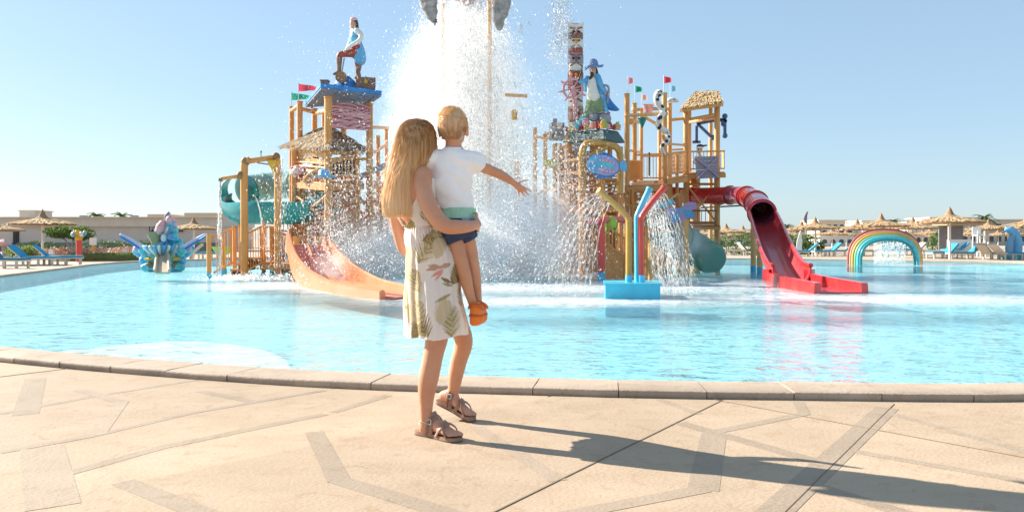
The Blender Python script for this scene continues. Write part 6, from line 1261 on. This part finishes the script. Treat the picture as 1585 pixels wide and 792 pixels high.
# ---------- red post with flower top, notice boards
rp_ = G(122.5, 405, GZ); rp = thing('flower_post', 'red post with a sculpted blue and yellow flower top on the left bank', 'post', rp_); MB().tube([rp_, Vector((rp_.x, rp_.y, P(122, 371, rp_.y).z))], .135, 14).build('shaft', M_pred, rp, smooth=40); c = P(122, 365, rp_.y)
MB().lathe([(.14, -.2), (.18, -.1), (.12, .0), (.16, .12), (.10, .24), (.02, .28)], c, 14).build('neck', M_yellow, rp, smooth=50)
for k in range(9): a = k * 2 * math.pi / 9; MB().ball(c + Vector((.26 * math.cos(a), .26 * math.sin(a), .1 + .06 * math.sin(2 * k))), (.10, .08, .12), 8, 6).build('petal', [M_bluel, M_yellow, M_cloudw][k % 3], rp, smooth=60)
nb = G(144, 404, GZ); t = thing('notice_board', 'white notice board on a post right of the red post', 'sign', nb); MB().box(P(144, 373.5, nb.y), (.33, .04, .36)).build('board', M_white, t); MB().box(P(144, 384, nb.y), (.15, .05, .28)).build('lower_board', M_yellow, t); MB().box(P(144, 392, nb.y) + Vector((0, .03, -.05)), (.07, .05, .75)).build('post', M_white, t)
for px, lab in ((193, 'small white notice stand left of the shell fountain'), (79, 'small white notice stand behind the left bank loungers'), (28, 'small white notice stand beside the dark doors')): q = G(px, 404, GZ); t = thing('notice_stand', lab, 'sign', q, 'small notice stands'); MB().box(P(px, 391, q.y), (.22, .05, .32)).build('board', M_white, t); MB().box(P(px, 399, q.y), (.16, .06, .35)).build('foot', M_grey, t)
kx = P(8, 380, 48); t = thing('drinks_table', 'small round table with a pink flower heap at the far left', 'table', (kx.x, 48, GZ)); MB().cyl((kx.x, 48, .62), (kx.x, 48, .68), .62, n=18).build('table_top', M_yellow, t); MB().cyl((kx.x, 48, GZ), (kx.x, 48, .62), .18, n=10).build('leg', M_grey, t); t = thing('flower_heap', 'heap of pink flowers on the small far left table', 'flowers', (kx.x - .1, 48, .68)); MB().lathe([(.45, .68), (.35, .86), (.12, 1.0), (.02, 1.04)], (kx.x - .1, 48, 0), 14, jit=.12).build('petals', M_pink, t)

# ---------- shell fountain slide (left)
Y0 = 26.0; sfz = thing('shell_fountain', 'blue and pink sea shell fountain slide with two raised wings, left side of the pool', 'fountain', Vector((P(252, 418, Y0).x, Y0, 0)))
for s_ in (-1, 1):
    pts = [(252 + s_ * 10, 397, Y0 - .2, .16), (252 + s_ * 24, 389, Y0 - .15, .14), (252 + s_ * 40, 378, Y0 - .1, .09), (252 + s_ * 55, 369, Y0 - .1, .065), (252 + s_ * 65, 363, Y0 - .1, .04)]
    m = MB(); limb(m, pts, 12, 5); m.build('wing', pm('lilac_shell', (.55, .62, .74), .4, scale=4, col2=(.72, .62, .76), coat=.3), sfz, smooth=60)
    pipe(sfz, [(a + s_ * 1, b_ + 3, y - .11) for a, b_, y, r in pts], .035, M_blue, 'wing_rib')
    for k in range(9):       # scalloped frill
        t_ = k / 8; q = P(252 + s_ * (38 - 18 * t_ + 4 * math.sin(k * 1.4)), 385 + 29 * t_, Y0 - .05 + .1 * math.sin(k)); MB().ball(q, (.16, .12, .15), 10, 8).build('frill', [M_lilac, M_aqua, M_bluel][k % 3], sfz, smooth=60)
    for k in range(5): q = P(252 + s_ * (30 - 4 * k), 388 + 6 * k, Y0 - .2); MB().ball(q, (.16, .14, .13), 10, 8).build('scale', M_aqua, sfz, smooth=60)
    MB().ball(P(252 + s_ * 15, 396, Y0 - .42), .10, 10, 8).build('eye', M_greenp, sfz, smooth=60); MB().lathe([(.10, -.05), (.16, .0), (.03, .05)], P(252 + s_ * 21, 400, Y0 - .4), 5).build('starfish', M_yellow, sfz)
    for k in range(3): MB().ball(P(252 + s_ * (20 + 4 * k), 410 + 2 * k, Y0 - .3), (.14, .12, .12), 8, 6).build('rock', M_aqua if k else M_brownr, sfz, smooth=60)
m = MB(); c = P(250, 385, Y0 - .2); m.lathe([(.12, -.28), (.35, -.12), (.52, .05), (.55, .10), (.48, .10), (.3, -.02)], c, 24); m.build('bowl', M_bluel, sfz, smooth=40)
for k in range(11): a = R(190 + 16 * k); MB().tube([c + Vector((.25 * math.cos(a), .25 * math.sin(a), -.2)), c + Vector((.50 * math.cos(a), .50 * math.sin(a), .02)), c + Vector((.56 * math.cos(a), .56 * math.sin(a), .1))], [.04, .06, .04], 6).build('bowl_rib', [M_cloudw, M_bluel][k % 2], sfz, smooth=60)
random.seed(21)
for k in range(70):
    t_ = k / 69; w = 17 * (1 - t_) + 6; MB().ball(P(264 + random.uniform(-w, w) * .8, 386 - 42 * t_, Y0 + .1 + random.uniform(-.2, .2)), tuple(random.uniform(.07, .15) for _ in range(3)), 9, 7).build('coral_lump', [M_aqua, M_bluel, M_skyc, M_aqua, M_cloudw][k % 5], sfz, smooth=60)
for px, py, r in ((249, 352, .16), (246, 357, .13), (263, 340, .13), (267, 343, .11), (271, 347, .1), (251, 347, .12)): MB().ball(P(px, py, Y0 - .05), (r, r, r * 1.1), 9, 7).build('coral_bloom', M_pink, sfz, smooth=60)
pipe(sfz, [(257, 352, Y0), (257, 340, Y0), (258, 333, Y0), (262, 329, Y0)], .06, M_grey, 'spire'); m = MB(); m.tube([P(243, 383, Y0), P(241, 372, Y0), P(238, 360, Y0)], [.13, .16, .22], 12); m.build('horn', pm('olive_paint', (.30, .30, .14), .5), sfz, smooth=50)
m = MB(); a0, a1, b0_, b1_ = P(243, 395, Y0 - .5), P(260, 395, Y0 - .5), P(240, 421, Y0 - 1.7), P(262, 421, Y0 - 1.7); m.prism([a0, a1, b1_, b0_], (0, .05, -.06)); m.build('slide_bed', pm('sand_fibreglass', (.52, .42, .30), .4, scale=4), sfz)
for p, q in ((a0, b0_), (a1, b1_)): MB().tube([p + Vector((0, 0, .04)), q + Vector((0, 0, .05))], .05, 8).build('slide_side', MATS['sand_fibreglass'], sfz, smooth=40)
MB().lathe([(.62, -.04), (.6, .05), (.45, .2), (.3, .3)], Vector((P(252, 408, Y0 + .2).x, Y0 + .2, 0)), 18, sy=.5).build('plinth', pm('shell_blue_dark', (.04, .22, .32), .4, scale=5, var=.4), sfz, smooth=40)

# ---------- rainbow arch (right)
rb = thing('rainbow_arch', 'rainbow striped arch of curved tubes standing in the water on the right', 'arch', Vector((P(1370, 406, 32).x, 32, 0)))
for k, (mt, x0, x1, top, dy) in enumerate([(M_redp, 1313, 1426, 355.5, 1.0), (M_peach, 1316.5, 1425.5, 358.5, .85), (M_yellow, 1320, 1424, 361.5, .65), (M_greenp, 1324, 1422, 364.5, .45), (M_aqua, 1328, 1420, 367.5, .25), (M_teal, 1332.5, 1416, 371, 0)]):
    pts = []; 
    for j in range(25):
        a = math.pi * (1 - j / 24); u = math.cos(a); v = math.sin(a); bulge = 1 + .05 * math.sin(2 * a) * 0
        ex = abs(u) ** .82 * (1 if u > 0 else -1); cx_ = (x0 + x1) / 2; pts.append(P(cx_ + (x1 - x0) / 2 * ex * (1.0 + .04 * v), 407 - (407 - top) * v ** .8, 32 + dy))
    pts = [pts[0] - Vector((0, 0, .4))] + pts + [pts[-1] - Vector((0, 0, .4))]; MB().tube(pts, .056, 10).build('band_tube', mt, rb, smooth=50)
# dolphin statue
dl = G(1566, 402, GZ); ds = thing('dolphin_statue', 'pale blue leaping dolphin statue on the right shore', 'statue', dl); Yd = dl.y
figure(ds, [('dolphin', M_bluel, [[(1573, 398, Yd, .22), (1575, 380, Yd, .24), (1571, 363, Yd, .25), (1562, 355, Yd, .19), (1556, 357, Yd, .09), (1552, 361, Yd, .06)], [(1574, 368, Yd, .10), (1580, 372, Yd, .06), (1584, 379, Yd, .03)], [(1560, 352, Yd, .08), (1556, 350, Yd, .03)]], .05), ('second_dolphin', M_skyc, [[(1564, 398, Yd - .2, .18), (1562, 383, Yd - .2, .19), (1565, 370, Yd - .2, .15), (1571, 362, Yd - .2, .08)]], .05), ('wave_base', M_aqua, [[(1556, 396, Yd, .2), (1566, 398, Yd, .28), (1577, 396, Yd, .22)]], .06)])
# sail and lime awning
sl = G(1237, 396, GZ); t = thing('sail_sign', 'white upright sail beside the red chute', 'sail', sl); MB().prism([P(1232, 388, sl.y), P(1234, 372, sl.y), P(1239, 357, sl.y), P(1242, 372, sl.y), P(1241, 388, sl.y)], (0, .05, 0)).build('sail', M_white, t); MB().cyl(Vector((P(1237, 0, sl.y).x, sl.y + .07, GZ)), P(1239, 357, sl.y + .07), .025, n=8).build('mast', M_grey, t)
aw = G(1253, 393, GZ); t = thing('lime_slide', 'lime green toddler slide behind the white sail', 'slide', aw); MB().tube(crom([P(1242, 372, aw.y), P(1247, 381, aw.y), P(1255, 383, aw.y), P(1262, 376, aw.y)], 5), .09, 8).build('arch', pm('lime_bright', (.30, .62, .12), .4), t, smooth=50); MB().box(P(1254, 388, aw.y + .1), (.75, .3, .45)).build('body', M_aqua, t); MB().cyl(P(1262, 376, aw.y), Vector((P(1262, 0, aw.y).x, aw.y, GZ)), .05, n=8).build('post', MATS['lime_bright'], t)
# blue fan palms / mist toy through the arch
for lab, px, Yq in (('blue fan shaped spray toy seen through the left of the rainbow arch', 1374, 46), ('blue fan shaped spray toy seen through the right of the rainbow arch', 1392, 47)):
    q = P(px, 388, Yq); t = thing('spray_toy', lab, 'spray toy', (q.x, Yq, GZ), 'blue spray toys'); MB().cyl((q.x, Yq, GZ), (q.x, Yq, q.z), .07, n=8).build('stem', M_pblue, t)
    for k in range(7): a = R(10 + 27 * k); d = Vector((math.cos(a), -.1, math.sin(a))); s_ = Vector((-math.sin(a), 0, math.cos(a))); c = Vector((q.x, Yq - .05, q.z)); MB().prism([c, c + d * .35 + s_ * .09, c + d * .62, c + d * .35 - s_ * .09], (0, .05, 0)).build('blade', M_pblue, t)

# ---------- houses on the right
def house(label, x0, x1, yt, Y, d, mat, nwin, storeys=2, arches=True, roof=True):
    A_, B_ = P(x0, yt, Y), P(x1, yt, Y); w = B_.x - A_.x; hgt = A_.z; t = thing('house', label, 'building', ((A_.x + B_.x) / 2, Y, GZ), 'houses beyond the pool'); MB().box(((A_.x + B_.x) / 2, Y + d / 2, hgt / 2), (w, d, hgt)).build('wall', mat, t); MB().box(((A_.x + B_.x) / 2, Y + d / 2, hgt + .1), (w + .5, d + .5, .2)).build('coping', M_cream, t)
    for s in range(storeys):
        zc = hgt * (s + .5) / storeys
        for k in range(nwin):
            x = A_.x + w * (k + .5) / nwin; ww = w / nwin * .55; wh = hgt / storeys * .42
            poly = [Vector((x - ww / 2, Y - .03, zc - wh / 2)), Vector((x + ww / 2, Y - .03, zc - wh / 2))] + ([Vector((x + ww / 2 * math.cos(a), Y - .03, zc + wh * .15 + wh * .4 * math.sin(a))) for a in [j * math.pi / 8 for j in range(9)]] if arches else [Vector((x + ww / 2, Y - .03, zc + wh / 2)), Vector((x - ww / 2, Y - .03, zc + wh / 2))])
            o = MB().prism(poly, (0, .06, 0)).build('window', M_glass, t); MB().box((x, Y - .1, zc - wh / 2 - .05), (ww * 1.15, .18, .1)).build('sill', mat, o)
            if s > 0 or storeys == 1: b2 = MB(); [b2.box((x - ww * .6 + ww * 1.2 * j / 7, Y - .35, zc - wh * .45), (.07, .05, wh * .5)) for j in range(8)]; b2.box((x, Y - .35, zc - wh * .2), (ww * 1.35, .08, .08)); b2.build('balcony_rail', M_whiter, o, kind='stuff')
    return t
house('white two storey balcony house left of the rainbow arch', 1270, 1322, 352, 118, 8, M_whiter, 4)
house('cream house block behind the white balcony house', 1268, 1308, 342, 140, 8, M_cream, 4, 2, False)
house('cream flat roofed house behind the rainbow arch', 1335, 1410, 343, 138, 8, M_whiter, 6, 2, False)
house('cream house between the red chute and the white balcony house', 1205, 1262, 352, 125, 8, M_cream, 5, 2)
house('long white house behind the big parasol, right', 1440, 1512, 338, 135, 8, M_whiter, 6, 2, False)
house('cream house at the far right behind the palm', 1505, 1600, 341, 140, 8, M_cream, 8, 2, False)
house('low cream house between the arch and the big parasol', 1405, 1450, 345, 132, 8, M_cream, 4, 2)
house('cream house seen between the right tower legs', 1085, 1165, 357, 120, 8, M_cream, 6, 2)
kk = G(1490, 394, GZ); t = thing('pool_kiosk', 'dark open kiosk with white posts behind the big parasol', 'kiosk', kk); MB().box((kk.x, kk.y + 1.5, 1.0), (1.7, .1, 2.0)).build('back_wall', M_dado, t); MB().box((kk.x, kk.y + .8, 2.05), (2.3, 2.0, .14)).build('roof', M_thatchl, t); [MB().cyl((kk.x + sx * .95, kk.y, GZ), (kk.x + sx * .95, kk.y, 2.0), .06, n=8).build('post', M_white, t) for sx in (-1, 1)]; MB().box((kk.x, kk.y + .3, .5), (1.6, .4, 1.0)).build('counter', M_white, t)
lf = G(1519, 398, GZ); t = thing('lifeguard_chair', 'tall white lifeguard chair between the big parasol and the dolphin', 'chair', lf)
for sx in (-.25, .25):
    for sy in (0, .5): MB().cyl((lf.x + sx, lf.y + sy, GZ), (lf.x + sx * .8, lf.y + sy, 1.5), .04, n=6).build('leg', M_white, t)
MB().box((lf.x, lf.y + .25, 1.25), (.55, .5, .06)).build('seat', M_white, t); MB().box((lf.x, lf.y + .5, 1.5), (.5, .05, .5)).build('backrest', M_white, t); [MB().box((lf.x, lf.y - .02, .2 + .3 * k), (.55, .05, .05)).build('rung', M_white, t) for k in range(4)]
# far rigging of another water feature behind the parasols
mr = P(1248, 352, 60); t = thing('far_mast', 'thin dark mast with a small figure far behind the parasols', 'mast', (mr.x, 60, GZ)); MB().cyl((mr.x, 60, GZ), P(1248, 338, 60), .06, n=6).build('pole', M_grey, t); figure(t, [('figure', M_dado, [[(1247, 343, 60, .12), (1246, 337, 60, .16), (1248, 331, 60, .10), (1250, 328, 60, .06)]], .05)])

# ================================================================== falling water: droplets
def water_drop_mat():
    m = bpy.data.materials.new('white_water'); m.use_nodes = True; n = m.node_tree.nodes; l = m.node_tree.links; n.clear(); o = n.new('ShaderNodeOutputMaterial')
    d = n.new('ShaderNodeBsdfDiffuse'); d.inputs[0].default_value = (.995, .997, 1, 1); t = n.new('ShaderNodeBsdfTranslucent'); t.inputs[0].default_value = (.995, .997, 1, 1); g_ = n.new('ShaderNodeBsdfGlossy'); g_.inputs[1].default_value = .2
    a = n.new('ShaderNodeMixShader'); a.inputs[0].default_value = .5; l.new(d.outputs[0], a.inputs[1]); l.new(t.outputs[0], a.inputs[2]); b = n.new('ShaderNodeMixShader'); b.inputs[0].default_value = .08; l.new(a.outputs[0], b.inputs[1]); l.new(g_.outputs[0], b.inputs[2]); e = n.new('ShaderNodeBsdfTransparent'); f = n.new('ShaderNodeMixShader'); f.inputs[0].default_value = .35; l.new(b.outputs[0], f.inputs[1]); l.new(e.outputs[0], f.inputs[2]); l.new(f.outputs[0], o.inputs[0]); return m
M_drop = water_drop_mat()
TET = np.array([[1, 1, 1], [1, -1, -1], [-1, 1, -1], [-1, -1, 1]]) / 1.732
def droplets(name, label, c, size, stretch=1.3, cat='spray', dirs=None):
    N = len(c); q = rng.normal(size=(N, 4)); q /= np.linalg.norm(q, axis=1)[:, None]; w, x, y, z = q.T
    Rm = np.stack([1 - 2 * (y * y + z * z), 2 * (x * y - w * z), 2 * (x * z + w * y), 2 * (x * y + w * z), 1 - 2 * (x * x + z * z), 2 * (y * z - w * x), 2 * (x * z - w * y), 2 * (y * z + w * x), 1 - 2 * (x * x + y * y)], 1).reshape(N, 3, 3)
    v = np.einsum('nij,kj->nki', Rm, TET) * np.asarray(size)[:, None, None]
    if dirs is None: v[:, :, 2] *= stretch
    else:
        al = (v * dirs[:, None, :]).sum(2, keepdims=True); v = v + al * dirs[:, None, :] * (stretch - 1)
    v = (v + c[:, None, :]).reshape(-1, 3); idx = np.array([[0, 1, 2], [0, 3, 1], [0, 2, 3], [1, 3, 2]]); f = (idx[None] + 4 * np.arange(N)[:, None, None]).reshape(-1)
    me = bpy.data.meshes.new(name); me.vertices.add(4 * N); me.vertices.foreach_set('co', v.astype(np.float32).ravel()); nf = 4 * N; me.loops.add(3 * nf); me.loops.foreach_set('vertex_index', f.astype(np.int32)); me.polygons.add(nf); me.polygons.foreach_set('loop_start', np.arange(0, 3 * nf, 3, dtype=np.int32)); me.update(calc_edges=True)
    me.materials.append(M_drop); o = bpy.data.objects.new(name, me); COL.objects.link(o); return tag(o, label, cat, kind='stuff')
def px3(px, py, Y): return np.stack([(px - CXP) * Y / F, Y, H - (py - HZ) * Y / F], 1)
def vnoise(p, freq, seed=0):           # cheap smooth value noise
    g_ = np.random.default_rng(seed).random((32, 32, 32)); q = p * freq; i = np.floor(q).astype(int); f = q - i; f = f * f * (3 - 2 * f); r = 0
    for dx in (0, 1):
        for dy in (0, 1):
            for dz in (0, 1): r = r + g_[(i[:, 0] + dx) % 32, (i[:, 1] + dy) % 32, (i[:, 2] + dz) % 32] * np.where(dx, f[:, 0], 1 - f[:, 0]) * np.where(dy, f[:, 1], 1 - f[:, 1]) * np.where(dz, f[:, 2], 1 - f[:, 2])
    return r
def clump(p, thr, soft, f1=1.1, f2=3.2, seed=3):
    n_ = .6 * vnoise(p * np.array([1, 1, .55]), f1, seed) + .4 * vnoise(p * np.array([1, 1, .6]), f2, seed + 1); return rng.random(len(p)) < np.clip((n_ - thr) / soft, 0, 1)
def fall_dirs(c):                      # drops stretched along their fall
    d = np.stack([(c[:, 0] - P(718, 0, 25.6).x) * .25 + rng.normal(0, .25, len(c)), (c[:, 1] - 27.2) * .1 + rng.normal(0, .25, len(c)), np.full(len(c), -1.0)], 1); return d / np.linalg.norm(d, axis=1)[:, None]
# main fall
N = 400000; py = rng.beta(1.12, 1.25, N) * 450 - 15; cxm = 718 - 6 * np.clip((py - 150) / 250, 0, 1); hw = np.interp(py, [-15, 30, 70, 150, 230, 300, 360, 435], [40, 62, 80, 90, 96, 104, 120, 140]); u = np.clip(rng.normal(0, .52, N), -1.35, 1.35)
Yd = np.full(N, 27.2); c = px3(cxm + u * hw, py, Yd); c[:, 1] += rng.uniform(-2.6, 9, N) * np.interp(py, [0, 200, 430], [.75, 1, 1.1]); k = clump(c, .27 + .15 * np.abs(np.where(True, u, u)) * 1.0, .30); c = c[k & (c[:, 2] > 0)]
droplets('falling_water', 'huge white sheet of water falling from the tipping bucket', c, rng.lognormal(-4.88, .55, len(c)), 3.8, dirs=fall_dirs(c))
# bursts at the foot
def burst(name, label, cx, cy, sx, sy, Y, sY, n, size, thr=.38, ymax=432, seed=5):
    px, py = rng.normal(cx, sx, n), cy - np.abs(rng.normal(0, sy, n)); Yd = np.full(n, Y); c = px3(px, py, Yd); c[:, 1] += np.clip(rng.normal(0, sY * 2.8, n), -3.4, 6); k = clump(c, thr, .3, 1.3, 3.6, seed) & (c[:, 2] > 0); c = c[k]; return droplets(name, label, c, rng.lognormal(math.log(size), .5, len(c)), 1.8)
burst('splash_burst', 'white burst of spray rising left of the carried child, by the orange slide', 588, 436, 46, 60, 21.6, .5, 90000, .0068, .36, seed=8)
burst('splash_burst', 'white burst of spray right of the figures below the pointing hand', 795, 438, 56, 88, 20.8, .45, 125000, .0066, .36, seed=11)
burst('mist_cloud', 'fine mist drifting right of the fall towards the totem tower', 845, 425, 40, 120, 24.5, 1.0, 70000, .0062, .33, seed=14)
burst('mist_cloud', 'fine mist drifting left of the fall over the hut', 570, 425, 45, 130, 22.5, 1.0, 60000, .006, .36, seed=17)
burst('spray_plume', 'thin plume of spray shooting up left of the totem pole', 868, 95, 9, 55, 25.5, .3, 5000, .011, .30, seed=20)
burst('spray_mist', 'white mist hanging over the salmon slide bed', 520, 440, 22, 34, 17.6, .2, 12000, .0065, .34, seed=23)
# glitter of drops over the left landing
N = 1500; c = px3(rng.uniform(395, 600, N), rng.uniform(255, 430, N), rng.uniform(19.6, 20.4, N)); c = c[c[:, 2] > 0]; droplets('drop_shower', 'loose shower of bright drops in front of the left tower', c, rng.lognormal(-4.75, .4, len(c)), 3.0)
# jets: ballistic streams of drops
def jets(name, label, src, vels, n_each, size, tmax, jit=.03, grav=9.8):
    C, D = [], []
    for (s, v) in [(s, v) for s in src for v in vels]:
        t = rng.random(n_each) ** .8 * tmax; vv = np.array(v)[None] * (1 + rng.normal(0, .03, (n_each, 1))); p = np.array(s)[None] + vv * t[:, None] - np.array([0, 0, .5 * grav])[None] * (t ** 2)[:, None] + rng.normal(0, 1, (n_each, 3)) * jit * (t[:, None] + .08); d = vv - np.array([0, 0, grav])[None] * t[:, None]; d /= np.linalg.norm(d, axis=1)[:, None]; k = p[:, 2] > 0; C.append(p[k]); D.append(d[k])
    C, D = np.concatenate(C), np.concatenate(D); return droplets(name, label, C, rng.lognormal(math.log(size), .4, len(C)), 15.0, dirs=D)
s1 = [tuple(P(929 + 6 * k, 297 + 5 * k, 14.15)) for k in range(4)]; jets('water_jet', 'fan of water jets falling left from the yellow spray pipe', s1, [(-.75 - .5 * k, .6 + .5 * (k % 2), -.7 + .1 * k) for k in range(4)], 260, .0021, .72, .018)
s2 = [tuple(P(1024 - 4 * k, 296 + 5 * k, 14.25)) for k in range(5)] + [tuple(P(1003 - 2 * k, 298 + 5 * k, 14.55)) for k in range(4)]; jets('water_jet', 'fan of water jets falling right from the red and blue spray pipes', s2, [(.45 + .35 * k, .7 + .5 * (k % 2), -.7) for k in range(4)], 240, .0021, .70, .018)
jets('water_jet', 'thin stream falling from the spout of the goal shaped frame', [tuple(P(341, 282, 20.5))], [(-.1, 0, -.3), (.0, 0, -.3)], 700, .0035, .75, .04)
jets('water_jet', 'short stream crossing the teal slide', [tuple(P(392, 303, 21.2))], [(.6, 0, .1)], 360, .0032, .6, .02)
jets('water_jet', 'stream of drops falling along the yellow goal post', [tuple(P(436, 245, 20.6))], [(.15, 0, -.1), (.05, -.1, -.1)], 300, .0035, .75, .13)
px = rng.uniform(1352, 1402, 2500); c = px3(px, rng.uniform(376, 407, 2500), rng.normal(34, .3, 2500)); c = c[c[:, 2] > 0]; droplets('spray_mist', 'pale spray under the rainbow arch', c, rng.lognormal(-4.3, .3, len(c)), 1.2)
px = rng.normal(395, 30, 2500); c = px3(px, 434 - np.abs(rng.normal(0, 4, 2500)), rng.normal(20.0, .25, 2500)); c = c[c[:, 2] > 0]; droplets('foam_splash', 'low line of foam at the foot of the stair landing', c, rng.lognormal(-4.0, .4, len(c)), 1.0)


# ================================================================== fine mist hanging in the falling water
def mist(label, px, py, Y, r, dens, nsc=1.1):
    c = P(px, py, Y); b = MB(); b.ball(c, r, 20, 14); o = b.build('mist', None, kind='stuff', label=label, cat='mist'); o.data.materials.clear()
    m = bpy.data.materials.new('mist_air'); m.use_nodes = True; n = m.node_tree.nodes; l = m.node_tree.links; n.clear(); out = n.new('ShaderNodeOutputMaterial'); pv = n.new('ShaderNodeVolumePrincipled'); pv.inputs['Color'].default_value = (.998, .999, 1, 1); pv.inputs['Anisotropy'].default_value = 0.0
    tc = n.new('ShaderNodeTexCoord'); mp = n.new('ShaderNodeMapping'); mp.vector_type = 'TEXTURE'; mp.inputs['Location'].default_value = c; mp.inputs['Scale'].default_value = r; l.new(tc.outputs['Object'], mp.inputs[0])
    ln = n.new('ShaderNodeVectorMath'); ln.operation = 'LENGTH'; l.new(mp.outputs[0], ln.inputs[0]); mr = n.new('ShaderNodeMapRange'); mr.interpolation_type = 'SMOOTHSTEP'; mr.inputs['From Min'].default_value = 1.0; mr.inputs['From Max'].default_value = 0.15; l.new(ln.outputs['Value'], mr.inputs[0])
    nz = n.new('ShaderNodeTexNoise'); nz.inputs['Scale'].default_value = nsc; nz.inputs['Detail'].default_value = 4; l.new(tc.outputs['Object'], nz.inputs[0]); nr = n.new('ShaderNodeMapRange'); nr.inputs['From Min'].default_value = .36; nr.inputs['From Max'].default_value = .62; l.new(nz.outputs['Fac'], nr.inputs[0])
    mu = n.new('ShaderNodeMath'); mu.operation = 'MULTIPLY'; l.new(mr.outputs[0], mu.inputs[0]); l.new(nr.outputs[0], mu.inputs[1]); m2 = n.new('ShaderNodeMath'); m2.operation = 'MULTIPLY'; m2.inputs[1].default_value = dens; l.new(mu.outputs[0], m2.inputs[0]); l.new(m2.outputs[0], pv.inputs['Density']); l.new(pv.outputs[0], out.inputs['Volume']); o.data.materials.append(m)
sc.cycles.volume_bounces = 18; sc.cycles.volume_step_rate = 1.0; sc.cycles.volume_max_steps = 128
mist('bright white mist filling the core of the falling water', 716, 205, 28.0, (3.2, 4.0, 4.8), 1.2)
mist('low white mist at the foot of the fall left of the figures', 590, 395, 21.6, (1.8, 1.4, 1.25), 2.4, 1.8)
mist('low white mist at the foot of the fall below the pointing hand', 795, 365, 20.8, (2.1, 1.6, 1.7), 2.4, 1.7)

mist('veil of mist drifting over the salmon slide bed', 515, 415, 17.9, (.55, .8, .5), 1.6, 3.0)
mist('thin veil of mist over the sea green slide right of the spray pipes', 1060, 375, 25.2, (1.2, 1.2, .9), 0.7, 2.2)
